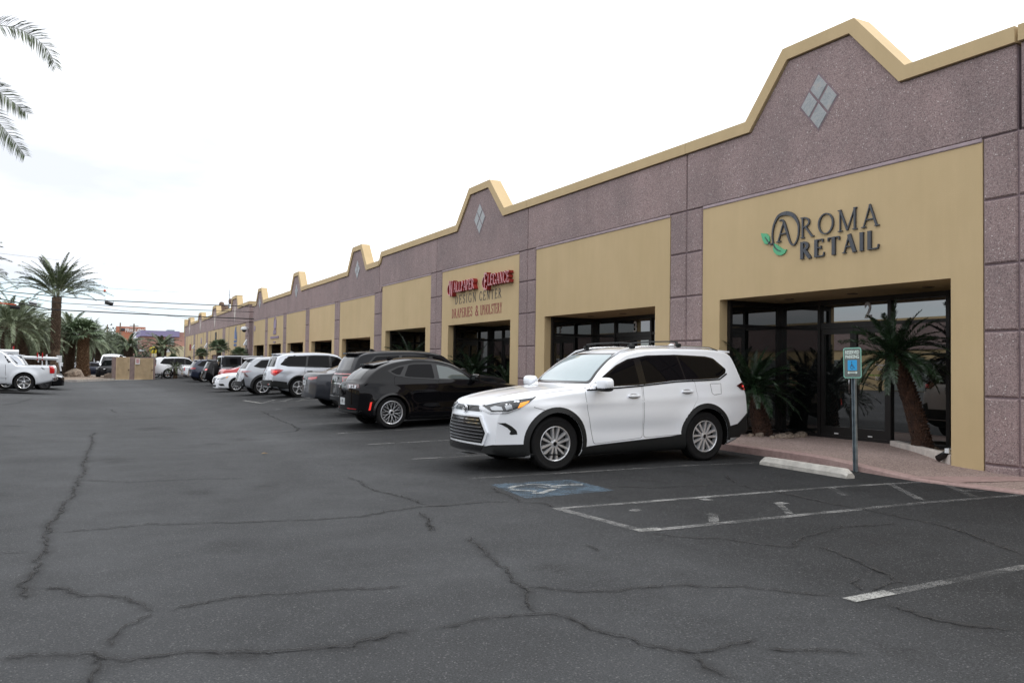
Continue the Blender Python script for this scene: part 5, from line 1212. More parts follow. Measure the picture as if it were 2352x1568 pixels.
def remap(sp, f):
    P2 = lambda L: [(f(q[0]), q[1]) for q in L]
    for k in ('prof', 'bot', 'dlo'): sp[k] = P2(sp[k])
    sp['win'] = [P2(q) for q in sp['win']]; sp['dlotrim'] = (sp['dlotrim'][0], P2(sp['dlotrim'][1])); sp['doors'] = [P2(q) for q in sp['doors']]; sp['handles'] = P2(sp['handles'])
    sp['mirror'] = (f(sp['mirror'][0]), sp['mirror'][1]); sp['rail'] = (f(sp['rail'][0]), f(sp['rail'][1]))+sp['rail'][2:]; sp['fin'] = f(sp['fin']); sp['spoiler'] = (f(sp['spoiler'][0]), f(sp['spoiler'][1]))+sp['spoiler'][2:]
    sp['sidelines'] = [q[:3]+(P2(q[3]),) for q in sp['sidelines']]; sp['pieces'] = [q[:4]+([(f(p[0]), p[1], p[2]) for p in q[4]],) for q in sp['pieces']]
    sp['clines'] = [q[:5]+([(f(p[0]), p[1], p[2]) for p in q[5]],) for q in sp['clines']]; ra = f(sp['fa']+sp['wb']); sp['fa'] = f(sp['fa']); sp['wb'] = ra-sp['fa']; sp['L'] = f(sp['L'])
def rz(z): return z if z < .9 else z+(.065*(z-.9)/.3 if z < 1.2 else .065+.05*min(1, (z-1.2)/.55))
for k_ in ('prof', 'dlo'): hero[k_] = [(u, rz(z)) for u, z in hero[k_]]
hero['side'] = [(rz(z), y) for z, y in hero['side']]; hero['win'] = [[(u, rz(z)) for u, z in q] for q in hero['win']]; hero['doors'] = [[(u, rz(z)) for u, z in q] for q in hero['doors']]
hero['dlotrim'] = ('chrome', [(u, rz(z)) for u, z in hero['dlotrim'][1]]); hero['handles'] = [(u, rz(z)) for u, z in hero['handles']]; hero['mirror'] = (hero['mirror'][0], rz(hero['mirror'][1])+.02)
for k_ in ('ws', 'ws_o', 'rw'): hero[k_] = [(y, rz(z)) for y, z in hero[k_]]
hero['sidelines'] = [q[:3]+([(u, rz(z)) for u, z in q[3]],) for q in hero['sidelines']]; hero['pieces'] = [q[:4]+([(p[0], p[1], rz(p[2])) for p in q[4]],) for q in hero['pieces']]; hero['spoiler'] = (4.40, 4.88, rz(1.70), .62)
remap(hero, lambda u: u*1.07 if u < .97 else .97*1.07+(u-.97)*.962)
root, B = put('parked_suv', 'pearl white three-row SUV backed into its bay beside the blue accessible bay', 'cars parked along the shop fronts', hero, (1268, 1081), 'f', out=True, hi=2, shift=(.04, -.03))
# emblem: nested chrome ovals; cross bars on the roof
loc, n = B.hit((0, 0, .90), (1, 0, 0)); mb = MB(); mb.smooth = True
def ring(mb, cy_, cz_, ry, rz_, r, x, N_=24): mb.tube([(x, cy_+ry*math.cos(2*math.pi*i/N_), cz_+rz_*math.sin(2*math.pi*i/N_)) for i in range(N_+1)], r, 6, cap=False)
mb.cur = 1; mb.blob((loc.x-.008, 0, .895), (.012, .082, .064), 2, 20, 8); mb.cur = 0; ring(mb, 0, .895, .078, .058, .0075, loc.x-.020); ring(mb, 0, .897, .024, .052, .0055, loc.x-.026); ring(mb, 0, .918, .050, .022, .0055, loc.x-.026)
mb.build('emblem', ['chrome', 'gloss_black'], root)
for u in (2.62, 3.55):
    lz, _ = B.hit((u, .60, 3), (0, 0, -1)); lc, _ = B.hit((u, 0, 3), (0, 0, -1)); z = lc.z+.075; mb = MB(); mb.smooth = True
    P = [(u, -.665, lz.z+.03), (u, -.62, z-.008), (u, -.4, z+.006), (u, 0, z+.010), (u, .4, z+.006), (u, .62, z-.008), (u, .665, lz.z+.03)]
    vs = []
    for (x, y, zz) in P: vs += [(x-.035, y, zz-.008), (x-.02, y, zz+.012), (x+.02, y, zz+.012), (x+.035, y, zz-.008)]
    mb.add(vs, [(4*i+k, 4*i+(k+1) % 4, 4*i+4+(k+1) % 4, 4*i+4+k) for i in range(6) for k in range(4)]+[(3, 2, 1, 0), (24, 25, 26, 27)])
    for s_ in (-1, 1): mb.blob((u, s_*.665, lz.z+.045), (.055, .028, .035), 3, 12, 8)
    mb.build('cross_bar', 'black_plastic', root)
mb = MB(); mb.prism([(-.35, .235), (-.05, .235), (-.05, .245), (-.35, .245)], lambda a, b, d: (d, a, b), -.12, .05); mb.build('tow_plate', 'satin_chrome', root)

# ---- black coupe-like electric SUV, nose in
mach = dict(L=4.72, W=.94, wb=2.98, fa=.86, tr=.365, ar=.395, paint='paint_black', cat='SUV', wheel=(1, .365, .262, .235, (10, 'mesh'), 'alloy', 'gloss_black'), nf=.2, cf=.2, cr=.20, nr=.16, rr=.9, crown=.05,
    prof=[(0, .55), (.03, .72), (.12, .83), (.4, .93), (.9, 1.01), (1.35, 1.07), (1.48, 1.11), (1.9, 1.35), (2.3, 1.53), (2.7, 1.61), (3.1, 1.625), (3.6, 1.575), (4.0, 1.475), (4.25, 1.36), (4.45, 1.22), (4.57, 1.10), (4.67, 1.045), (4.705, .93), (4.72, .55)],
    bot=[(0, .25), (.5, .2), (1, .18), (4.0, .19), (4.4, .26), (4.72, .36)],
    side=[(.2, .95), (.4, .975), (.55, .985), (.78, 1.0), (.92, .985), (1.05, .94), (1.2, .88), (1.6, .68), (1.7, .62)],
    crease=[(2.3, 1.0, 4.7, 1.06, .02, .055), (1.2, .30, 3.4, .33, .012, .03)], dent=[(2.3, .62, 1.0, .14, .022)], flare=.04,
    dlo=[(1.70, 1.05), (2.0, 1.255), (2.35, 1.415), (2.8, 1.495), (3.2, 1.495), (3.6, 1.43), (3.9, 1.315), (3.72, 1.20), (3.4, 1.145), (2.6, 1.085)], dlor=.03,
    win=[('clear_glass', [(1.84, 1.085), (2.02, 1.225), (2.36, 1.38), (2.66, 1.44), (2.64, 1.115)]), [(2.76, 1.125), (2.78, 1.455), (3.2, 1.46), (3.36, 1.44), (3.50, 1.19), (3.4, 1.17)], [(3.60, 1.22), (3.47, 1.41), (3.62, 1.385), (3.82, 1.30), (3.70, 1.235)]],
    ws=[(-.76, 1.13), (.76, 1.13), (.56, 1.53), (-.56, 1.53)], rw=[(-.58, 1.11), (.58, 1.11), (.46, 1.40), (-.46, 1.40)],
    doors=[[(1.46, 1.03), (2.68, 1.08), (2.70, .40), (1.52, .36), (1.42, .6)], [(2.72, 1.085), (3.4, 1.14), (3.74, 1.19), (3.78, 1.0), (3.58, .82), (3.46, .70), (3.40, .42), (2.73, .40)]], mirror=(1.76, 1.10), mirm='gloss_black', fin=3.55,
    spoiler=(3.75, 4.22, 1.465, .50), sidelines=[('black_plastic', .05, .010, [(1.35, .22), (3.4, .22)])],
    clad='gloss_black', cladw=.045, sill=(.19, .26, .26),
    pieces=[('tail_light', 'tail_dark', .006, (-1, .35, 0), [(4.7, .28, 1.015), (4.62, .74, 1.015), (4.60, .80, .94), (4.7, .30, .915)])]
          +[('tail_light_bar', 'lamp_clear', .014, (-1, .35, 0), [(4.7, y_, 1.0), (4.7, y_+.055, 1.0), (4.7, y_+.105, .93), (4.7, y_+.055, .925)]) for y_ in (.38, .50, .62)]
          +[('tail_light_bar', 'lamp_clear', .014, (-1, .35, 0), [(4.7, y_+.105, .99), (4.7, y_+.06, .99), (4.7, y_-.01, .925), (4.7, y_+.03, .92)]) for y_ in (.385, .505, .625)]
          +[('side_marker', 'tail_lit', .010, (-.25, 1, 0), [(4.30, .9, .62), (4.345, .9, .61), (4.385, .9, .43), (4.34, .9, .43)]), ('rear_reflector', 'tail_red', .008, (-1, .2, 0), [(4.7, .30, .475), (4.7, .72, .465), (4.7, .72, .45), (4.7, .32, .455)]),
            ('headlight', 'lamp_dark', .006, (1, .6, 0), [(.1, .5, .80), (.3, .85, .84), (.3, .85, .76), (.1, .5, .74)])],
    center=[('rear_panel', 'gloss_black', .004, (-1, 0, 0), [(4.72, -.30, 1.01), (4.72, .30, 1.01), (4.72, .30, .93), (4.72, -.30, .93)]), ('rear_bumper_trim', 'black_plastic', .012, (-1, 0, 0), [(4.7, -.8, .42), (4.7, .8, .42), (4.7, .7, .33), (4.7, -.7, .33)])],
    platetext=[('782', 4.7, 0, .62, 1)])
put('parked_suv', 'glossy black sloping-roof SUV parked nose-in directly beyond the white SUV', 'cars parked along the shop fronts', mach, (900, 985), 'r', hi=2)

# ---- body templates for the rest
def gen(kind, L, H, W, wb, fa, tr, paint_, wheel, **kw):
    k = dict(L=L, W=W, wb=wb, fa=fa, tr=tr, ar=tr+.045, paint=paint_, wheel=wheel)
    if kind == 'suv':
        c = kw.get('cowl', .285*L); b = kw.get('belt', H*.635); hh = kw.get('hood', H*.60); sl = kw.get('slant', .30)
        k['prof'] = [(0, .58), (.03, hh-.25), (.12, hh-.12), (.5, hh-.03), (c-.1, hh+.06), (c, hh+.10), (c+.42, H*.82), (c+.8, H*.955), (c+1.2, H*.99), (L*.62, H), (L-.75, H*.975), (L-.20-sl*.35, H*.93), (L-.16, b+.05), (L-.05, b-.18), (L, .55)]
        k['bot'] = [(0, .27), (.6, .22), (L-.9, .22), (L, .40)]
        e = lambda u: float(pchip(*zip(*k['prof']))(u))-.125
        ue = kw.get('dend', L-.55)
        k['dlo'] = [(c+.12, b-.02), (c+.42, e(c+.42)), (c+.8, e(c+.8)), (c+1.2, e(c+1.2)+.01), (L*.62, H-.125), (ue-.35, e(ue-.35)), (ue, b+.14), (ue-.3, b+.07), (c+1.2, b+.02)]
        x1, x2 = c+1.12, c+2.02; t = H-.155
        k['win'] = [[(c+.28, b+.02), (c+.46, e(c+.46)-.035), (c+.8, e(c+.8)-.03), (x1-.05, t-.01), (x1-.05, b+.05)], [(x1+.05, b+.05), (x1+.05, t), (x2-.05, t), (x2+.03, b+.085)], [(x2+.10, b+.09), (x2+.03, t), (ue-.38, e(ue-.38)-.035), (ue-.06, b+.145), (ue-.3, b+.11)]]
        k['side'] = [(.2, .95), (.5, .98), (.75, 1.0), (.95, .99), (b, .96), (b+.1, .93), (H-.05, .76), (H+.1, .70)]
        k['rw'] = [(-W*.73, b+.06), (W*.73, b+.06), (W*.62, H-.19), (-W*.62, H-.19)]; k['ws'] = [(-W*.82, hh+.13), (W*.82, hh+.13), (W*.66, H-.13), (-W*.66, H-.13)]
        k['doors'] = [[(c+.02, b-.06), (x1+.02, b-.02), (x1+.02, .42), (c+.1, .38), (c+.04, .6)], [(x1+.04, b-.02), (x2+.12, b+.02), (x2+.15, b-.2), (fa+wb-tr-.12, tr+.33), (fa+wb-tr-.16, .42), (x1+.04, .42)]]
        k['handles'] = [(x1-.17, b-.15), (x2-.05, b-.12)]; k['mirror'] = (c+.28, b+.0); k['fin'] = L-1.1
        k['spoiler'] = (L-.75, L-.32, H*.955, W*.60)
        k['rail'] = (c+.9, L-.75, W*.70, 'gloss_black')
    elif kind == 'sedan':
        c = .30*L; b = H*.64; hh = H*.62
        k['prof'] = [(0, .50), (.04, hh-.22), (.15, hh-.12), (.6, hh), (c-.1, hh+.07), (c, hh+.10), (c+.45, H*.86), (c+.85, H*.975), (c+1.2, H), (L*.60, H*.995), (L*.70, H*.94), (L*.80, H*.835), (L*.875, H*.765), (L-.16, H*.755), (L-.10, H*.72), (L-.04, H*.60), (L, .45)]
        k['bot'] = [(0, .20), (.6, .17), (L-.8, .18), (L, .32)]
        e = lambda u: float(pchip(*zip(*k['prof']))(u))-.12
        k['dlo'] = [(c+.14, b), (c+.45, e(c+.45)), (c+.85, e(c+.85)), (c+1.3, H-.115), (L*.62, e(L*.62)), (L*.70, e(L*.70)), (L*.76, b+.07), (L*.6, b+.03)]
        x1 = c+1.08; k['win'] = [[(c+.26, b+.03), (c+.48, e(c+.48)-.03), (c+.85, e(c+.85)-.03), (x1-.04, H-.15), (x1-.04, b+.045)], [(x1+.04, b+.05), (x1+.04, H-.15), (L*.60, e(L*.60)-.03), (L*.68, e(L*.68)-.03), (L*.735, b+.085), (L*.6, b+.06)]]
        k['side'] = [(.15, .95), (.4, .98), (.62, 1.0), (.8, .99), (b, .95), (b+.1, .90), (H, .68), (H+.1, .62)]
        k['rw'] = [(-W*.66, H*.80), (W*.66, H*.80), (W*.56, H*.955), (-W*.56, H*.955)]; k['ws'] = [(-W*.78, hh+.12), (W*.78, hh+.12), (W*.60, H-.09), (-W*.60, H-.09)]
        k['doors'] = [[(c+.02, b-.05), (x1+.02, b), (x1+.02, .34), (c+.1, .31)], [(x1+.04, b), (L*.73, b+.03), (L*.73, b-.2), (fa+wb-tr-.1, tr+.30), (fa+wb-tr-.12, .34), (x1+.04, .34)]]
        k['handles'] = [(x1-.15, b-.11), (L*.68, b-.08)]; k['mirror'] = (c+.3, b+.02); k['r'] = .07
    elif kind == 'pickup':
        c = .27*L; b = H*.63; hh = H*.60; ce = kw.get('cab', .63*L); bh = kw.get('bed', H*.65)
        k['prof'] = [(0, .60), (.03, hh-.15), (.12, hh-.05), (.6, hh), (c, hh+.06), (c+.40, H*.84), (c+.7, H*.97), (c+1.1, H), (ce-.25, H*.985), (ce-.02, H*.90), (ce+.12, bh+.05), (ce+.2, bh), (L-.08, bh), (L, bh-.15)]
        if kw.get('avalanche'): k['prof'] = [(0, .62), (.03, hh-.15), (.12, hh-.05), (.6, hh), (c, hh+.06), (c+.42, H*.84), (c+.75, H*.97), (c+1.1, H), (ce-.35, H*.99), (ce, H*.95), (ce+.28, H*.82), (ce+.60, bh+.03), (ce+.70, bh), (L-.08, bh), (L, bh-.15)]
        k['bot'] = [(0, .32), (.6, .30), (L-.8, .32), (L, .48)]
        e = lambda u: float(pchip(*zip(*k['prof']))(u))-.125
        k['dlo'] = [(c+.14, b), (c+.42, e(c+.42)), (c+.75, e(c+.75)), (ce-.35, H-.13), (ce-.2, H-.2), (ce-.18, b+.02)]
        x1 = (c+.2+ce-.2)/2+.1; k['win'] = [[(c+.28, b+.02), (c+.45, e(c+.45)-.03), (c+.75, e(c+.75)-.03), (x1-.05, H-.16), (x1-.05, b+.03)], [(x1+.05, b+.03), (x1+.05, H-.16), (ce-.38, H-.16), (ce-.24, H-.22), (ce-.23, b+.04)]]
        k['side'] = [(.2, .95), (.5, .985), (.8, 1.0), (1.0, .99), (b, .965), (b+.1, .93), (H-.05, .78), (H+.1, .72)]
        k['ws'] = [(-W*.80, hh+.11), (W*.80, hh+.11), (W*.66, H-.12), (-W*.66, H-.12)]
        k['doors'] = [[(c+.02, b-.04), (x1, b-.02), (x1, .44), (c+.1, .42)], [(x1+.02, b-.02), (ce-.1, b), (ce-.1, .75), (min(ce-.2, fa+wb-tr-.2), .44), (x1+.02, .44)]]
        k['handles'] = [(x1-.17, b-.16), (ce-.28, b-.14)]; k['mirror'] = (c+.28, b+.02)
    k['cat'] = 'car' if kind == 'sedan' else ('pickup truck' if kind == 'pickup' else 'SUV')
    for a_, v in kw.items():
        if a_ in ('pieces', 'center', 'clines', 'sidelines', 'sidepolys', 'clad', 'sill', 'cladw', 'platetext', 'crease', 'dent', 'flare', 'front_clad', 'rear_clad', 'dlotrim', 'handlem', 'glass', 'cf', 'cr', 'nr', 'nf', 'r', 'mirm', 'rwm', 'archr', 'archf', 'dlom', 'dlo', 'win', 'rw', 'prof'): k[a_] = v
        if a_ == 'drop':
            for q in v: k.pop(q, None)
    return k
GRP = 'cars parked along the shop fronts'
rp = lambda mt, L, pts, of=.008, nm='tail_light': (nm, mt, of, (-1, .55, 0), [(L, y, z) for y, z in pts])
plate_hi = lambda L, z: [('431', L, 0, z, 1)]
W20 = (2, .39, .265, .25, (5, 'split'), 'alloy_dark', 'gloss_black')
dur = gen('suv', 5.1, 1.76, .965, 3.04, .92, .39, 'paint_charcoal', W20, slant=.7, belt=1.14, sill=(.22, .33, .33), crease=[(1.2, .98, 4.9, 1.05, .012, .05)], drop=('rail',),
    pieces=[rp('tail_red', 5.1, [(.50, 1.03), (.86, 1.05), (.89, .88), (.60, .87)]), rp('tail_dark', 5.1, [(.56, 1.0), (.80, 1.01), (.80, .93), (.64, .92)], .014), rp('chrome', 5.1, [(.0, .53), (.78, .53), (.78, .50), (.0, .50)], .012, 'bumper_trim')],
    center=[('tail_light_bar', 'tail_red', .012, (-1, 0, 0), [(5.1, -.82, 1.12), (5.1, .82, 1.12), (5.1, .82, 1.095), (5.1, -.82, 1.095)]), ('rear_panel', 'gloss_black', .006, (-1, 0, 0), [(5.1, -.5, 1.05), (5.1, .5, 1.05), (5.1, .5, .88), (5.1, -.5, .88)]),
            ('bumper_trim', 'chrome', .012, (-1, 0, 0), [(5.1, -.72, .86), (5.1, .72, .86), (5.1, .72, .845), (5.1, -.72, .845)])], platetext=plate_hi(5.1, .96))
put('parked_suv', 'charcoal large SUV with red light bar, half hidden by the black sloping-roof SUV', GRP, dur, (7.45, 21.35), 'r', hi=1)
alf = gen('sedan', 4.64, 1.43, .93, 2.82, .84, .34, 'paint_gunmetal', (3, .34, .25, .23, (5, 'fat'), 'alloy_dark', 'gloss_black'),
    pieces=[rp('tail_red', 4.64, [(.32, .93), (.60, .945), (.90, .955), (.90, .90), (.62, .86), (.36, .87)]), rp('chrome', 4.64, [(.45, .34), (.60, .34), (.60, .29), (.45, .29)], .02, 'exhaust_tip')],
    center=[('plate_recess', 'gloss_black', .004, (-1, 0, 0), [(4.6, -.27, .86), (4.6, .27, .86), (4.6, .22, .66), (4.6, -.22, .66)]), ('diffuser', 'black_plastic', .010, (-1, 0, 0), [(4.6, -.7, .38), (4.6, .7, .38), (4.6, .6, .22), (4.6, -.6, .22)])], platetext=plate_hi(4.64, .77), cr=.22)
put('parked_car', 'gunmetal sports sedan with narrow red tail lamps beyond the charcoal SUV', GRP, alf, (7.35, 24.8), 'r', hi=1, shift=(0, .2))
pil = gen('suv', 4.94, 1.77, .99, 2.82, .96, .378, 'paint_silver', (4, .378, .245, .245, (5, 'split')), clad='black_plastic', sidepolys=[('rear_bumper', 'black_plastic', .012, [(4.24, .33), (4.26, .60), (4.84, .67), (4.90, .42), (4.78, .33)])], cladw=.055, sill=(.22, .36, .36), belt=1.13, slant=.55, handlem='gloss_black', dend=4.52, flare=.028, drop=('rail',),
    crease=[(1.3, 1.0, 4.8, 1.03, .014, .05)], dent=[(2.6, .6, 1.0, .13, .018)],
    dlotrim=('chrome', [(1.6, 1.12), (2.6, 1.165), (3.4, 1.18), (4.2, 1.21), (4.45, 1.28), (4.3, 1.50), (3.9, 1.63)]),
    pieces=[('tail_light', 'tail_red', .012, (-1, .8, 0), [(4.9, .66, 1.09), (4.6, .95, 1.10), (4.38, .96, 1.06), (4.62, .96, .92), (4.75, .95, .84), (4.9, .78, .92)]),
            ('tail_light', 'tail_lit', .016, (-1, .8, 0), [(4.8, .82, 1.03), (4.62, .95, 1.04), (4.68, .95, .96), (4.8, .86, .95)]), rp('black_plastic', 4.94, [(.0, .66), (.90, .68), (.95, .40), (.0, .38)], .012, 'rear_bumper'), rp('tail_red', 4.94, [(.60, .53), (.72, .53), (.72, .49), (.60, .49)], .02, 'rear_reflector'), rp('chrome', 4.94, [(.72, .535), (.80, .535), (.80, .48), (.72, .485)], .02, 'exhaust_tip')],
    platetext=plate_hi(4.94, .86))
put('parked_suv', 'silver three-row SUV with a large wedge-shaped red tail lamp and black lower bumper', GRP, pil, (687, 912), 'r', hi=1)
bzx = gen('suv', 4.69, 1.65, .93, 2.85, .92, .368, 'paint_grey', (5, .368, .245, .235, (6, 'split')), clad='black_plastic', cladw=.10, sill=(.2, .38, .38), slant=.95, belt=1.08, drop=('rail',),
    pieces=[('tail_light', 'tail_red', .012, (-1, .8, 0), [(4.65, .55, 1.03), (4.5, .88, 1.035), (4.25, .93, 1.02), (4.45, .92, .995), (4.62, .62, .99)]), ('tail_light', 'tail_dark', .010, (-1, .8, 0), [(4.62, .72, .99), (4.52, .86, .99), (4.40, .93, .80), (4.46, .92, .78)]), rp('black_plastic', 4.69, [(.0, .60), (.70, .60), (.93, .72), (.96, .36), (.0, .36)], .014, 'rear_bumper')],
    center=[('tail_light_bar', 'tail_red', .010, (-1, 0, 0), [(4.69, -.55, 1.02), (4.69, .55, 1.02), (4.69, .55, 1.0), (4.69, -.55, 1.0)])], platetext=plate_hi(4.69, .80))
put('parked_suv', 'grey crossover with thick black arch cladding and a slim red tail lamp blade', GRP, bzx, (603, 907), 'r', hi=1)
alt = gen('sedan', 4.87, 1.45, .915, 2.78, .95, .33, 'paint_white', (6, .33, .23, .225, (10, 'ten')),
    pieces=[('headlight', 'lamp_clear', .010, (1, .8, 0), [(.15, .50, .68), (.28, .70, .74), (.62, .90, .80), (.50, .90, .70), (.30, .80, .63), (.16, .56, .61)]), ('turn_signal', 'amber', .014, (1, .8, 0), [(.42, .87, .70), (.56, .90, .77), (.52, .90, .72), (.44, .88, .68)]), ('bumper_vent', 'black_plastic', .008, (1, .8, 0), [(.15, .66, .40), (.30, .84, .40), (.36, .86, .30), (.22, .76, .30)])],
    center=[('grille', 'gloss_black', .008, (1, 0, 0), [(0, -.42, .70), (0, .42, .70), (0, .26, .40), (0, -.26, .40)]), ('lower_intake', 'black_plastic', .008, (1, 0, 0), [(0, -.5, .34), (0, .5, .34), (0, .45, .24), (0, -.45, .24)])],
    clines=[('grille_trim', 'chrome', .03, .02, (1, 0, 0), [(0, -.38, .71), (0, -.22, .45), (0, .22, .45), (0, .38, .71)])])
put('parked_car', 'white sedan backed in with its headlamp and ten-spoke wheel facing the lane', GRP, alt, (543, 899), 'f', out=True, hi=1)
red = gen('sedan', 4.6, 1.44, .90, 2.7, .88, .32, 'paint_red', (7, .32, .22, .21, (5, 'fat')), pieces=[rp('tail_red', 4.6, [(.5, .92), (.85, .93), (.85, .80), (.55, .80)])])
put('parked_car', 'red sedan with sloping rear, behind the backed-in white sedan', GRP, red, (8.0, 46.7), 'r', hi=0)
# boxy off-roader with spare wheel
jp = dict(L=4.35, W=.88, wb=3.0, fa=.60, tr=.40, ar=.46, paint='paint_midgrey', cat='SUV', wheel=(8, .40, .22, .26, (5, 'fat'), 'alloy_dark', 'gloss_black'), nf=.08, rf=.5, nr=.02, cf=.05, cr=.02, crown=.02, r=.05, flare=.0,
    prof=[(0, .70), (.02, 1.02), (.08, 1.08), (.8, 1.12), (1.32, 1.14), (1.42, 1.16), (1.62, 1.50), (1.78, 1.79), (1.95, 1.84), (3.0, 1.86), (4.2, 1.84), (4.30, 1.80), (4.33, 1.2), (4.35, .65)], bot=[(0, .42), (4.35, .45)],
    side=[(.3, .97), (.6, 1.0), (1.1, 1.0), (1.2, .97), (1.8, .90), (1.95, .88)], clad='black_plastic', cladw=.11, sill=(.42, .50, .50),
    dlo=[(3.20, 1.16), (3.20, 1.80), (4.25, 1.79), (4.32, 1.16)], dlor=.02, dlom='paint_charcoal', win=[[(1.85, 1.2), (1.98, 1.68), (2.42, 1.69), (2.42, 1.2)], [(2.6, 1.2), (2.6, 1.69), (3.15, 1.69), (3.15, 1.2)], [(3.4, 1.22), (3.42, 1.68), (4.05, 1.67), (4.07, 1.22)]],
    ws=[(-.75, 1.2), (.75, 1.2), (.70, 1.74), (-.70, 1.74)], rw=[(-.70, 1.2), (.70, 1.2), (.66, 1.72), (-.66, 1.72)],
    doors=[[(1.5, 1.14), (2.48, 1.14), (2.48, .52), (1.5, .52)], [(2.52, 1.14), (3.3, 1.14), (3.1, .85), (3.05, .52), (2.52, .52)]], handles=[(2.35, 1.0), (3.15, 1.0)], mirror=(1.72, 1.2),
    pieces=[rp('tail_red', 4.35, [(.62, 1.05), (.82, 1.05), (.82, .82), (.62, .82)], .03)], center=[('roof_panel', 'paint_charcoal', .01, (0, 0, -1), [(1.85, -.7, 2), (4.2, -.7, 2), (4.2, .7, 2), (1.85, .7, 2)])])
root, B = put('parked_suv', 'grey boxy off-roader with dark hard top and rear spare wheel', GRP, jp, (8.2, 50.0), 'r', hi=1)
km, tm, rm = WCACHE[jp['wheel']]
sw_ = bpy.data.objects.new('spare_wheel', km); sw_.location = (4.50, .05, 1.02); sw_.rotation_euler = (0, 0, R_(90)); link(sw_, root); link(bpy.data.objects.new('tyre', tm), sw_); link(bpy.data.objects.new('rim', rm), sw_)
dk = gen('suv', 4.5, 1.66, .92, 2.68, .9, .36, 'paint_black', (9, .36, .24, .23, (5, 'split'), 'alloy_dark', 'gloss_black'), pieces=[rp('tail_lit', 4.5, [(.55, 1.02), (.90, 1.05), (.90, .96), (.6, .94)])], slant=.6, platetext=plate_hi(4.5, .8))
put('parked_suv', 'small black SUV with an upright tail, left of the hard-top off-roader', GRP, dk, (8.0, 54.2), 'r', hi=0)
gv = gen('suv', 4.94, 1.715, .985, 2.955, .9, .40, 'paint_navy', (10, .40, .29, .26, (5, 'double')), slant=.8, belt=1.1, pieces=[('tail_light', 'tail_red', .012, (-1, .8, 0), [(4.9, .55, 1.06), (4.6, .95, 1.07), (4.5, .97, 1.045), (4.88, .6, 1.03)]), ('tail_light', 'tail_lit', .012, (-1, .8, 0), [(4.9, .55, 1.01), (4.6, .95, 1.01), (4.56, .97, .99), (4.9, .6, .975)]), rp('chrome', 4.94, [(.0, .56), (.86, .58), (.90, .55), (.0, .53)], .015, 'bumper_trim')],
    dlotrim=('chrome', [(3.2, 1.6), (4.0, 1.55), (4.40, 1.25), (4.1, 1.17), (1.6, 1.07)]), platetext=plate_hi(4.94, .9))
put('parked_suv', 'navy blue SUV with twin-line tail lamps and chrome bumper strip', GRP, gv, (470, 877), 'r', hi=1, scale=.97)
pk = gen('pickup', 5.3, 1.80, .93, 3.2, .9, .37, 'paint_white', (11, .37, .22, .25, (6, 'fat')), pieces=[rp('tail_red', 5.3, [(.74, 1.12), (.90, 1.12), (.90, .80), (.74, .80)], .015), rp('chrome', 5.3, [(.1, .62), (.90, .62), (.90, .50), (.1, .50)], .05, 'rear_bumper')],
    center=[('tailgate_panel', 'paint_silver', .006, (-1, 0, 0), [(5.3, -.68, 1.14), (5.3, .68, 1.14), (5.3, .68, .70), (5.3, -.68, .70)])])
put('pickup_truck', 'white pickup truck with upright red tail lamps, beyond the navy SUV', GRP, pk, (8.6, 68.5), 'r', hi=0, scale=.95)
ex = gen('suv', 5.3, 1.94, 1.0, 3.1, .95, .40, 'paint_white', (12, .40, .27, .26, (6, 'fat')), belt=1.2, slant=.2, glass='privacy_glass', rwm='privacy_glass', pieces=[rp('tail_red', 5.3, [(.80, 1.28), (.97, 1.26), (.97, .86), (.84, .86)], .015), rp('paint_grey', 5.3, [(.0, .72), (.95, .72), (.95, .48), (.0, .48)], .012, 'rear_bumper')], rail=(2, 4.6, .7, 'chrome'))
put('parked_suv', 'large white full-size SUV with a tall red tail lamp beyond the trash enclosure', GRP, ex, (7.5, 80.5), 'r', hi=0, scale=1.0)
ex2 = gen('suv', 4.8, 1.70, .95, 2.85, .92, .38, 'paint_white', (13, .38, .27, .25, (5, 'split'), 'alloy', 'gloss_black'), slant=.9)
put('parked_suv', 'white crossover half seen behind the large white full-size SUV', GRP, ex2, (7.0, 86.5), 'r', hi=0)

# ---- left side: the silver sport-utility truck and its neighbours
GL = 'vehicles standing on the left of the lane'
av = gen('pickup', 5.62, 1.93, 1.0, 3.30, 1.05, .41, 'paint_pale', (14, .41, .265, .27, (6, 'fat'), 'chrome', 'gloss_black'), avalanche=1, cab=3.42, bed=1.19,
    pieces=[('tail_light', 'tail_red', .015, (-1, .8, 0), [(5.6, .80, 1.14), (5.42, .99, 1.14), (5.42, .99, .82), (5.6, .84, .82)]), rp('chrome', 5.62, [(.2, .62), (.98, .62), (.98, .52), (.2, .52)], .05, 'rear_bumper')],
    sidepolys=[('side_window', 'gloss_black', .006, [(3.56, 1.60), (3.74, 1.53), (3.90, 1.30), (3.72, 1.28)]), ('side_molding', 'paint_pale', .02, [(1.6, .70), (3.7, .70), (3.7, .62), (1.6, .62)])],
    sidelines=[('seam', .012, .002, [(4.3, 1.205), (4.4, 1.14), (5.4, 1.14)]), ('seam', .012, .002, [(3.62, 1.2), (3.66, .5)]), ('chrome', .06, .02, [(1.6, .34), (3.7, .34)]), ('tail_red', .03, .004, [(5.0, 1.08), (5.1, 1.06), (5.05, 1.02), (5.15, 1.0)])], flare=.04, handlem='chrome', rail=(2.0, 3.9, .72, 'gloss_black'))
p = G(57, 898); yw, xw = 43.0, -2.0+.02
zf = gz(xw-3, yw); 
car('pickup_truck', 'silver sport-utility truck with sloping rear pillar, its rear half showing at the left edge', GL, av, (xw-4.35, yw+.97, .165), 0, scale=1.0, hi=1)
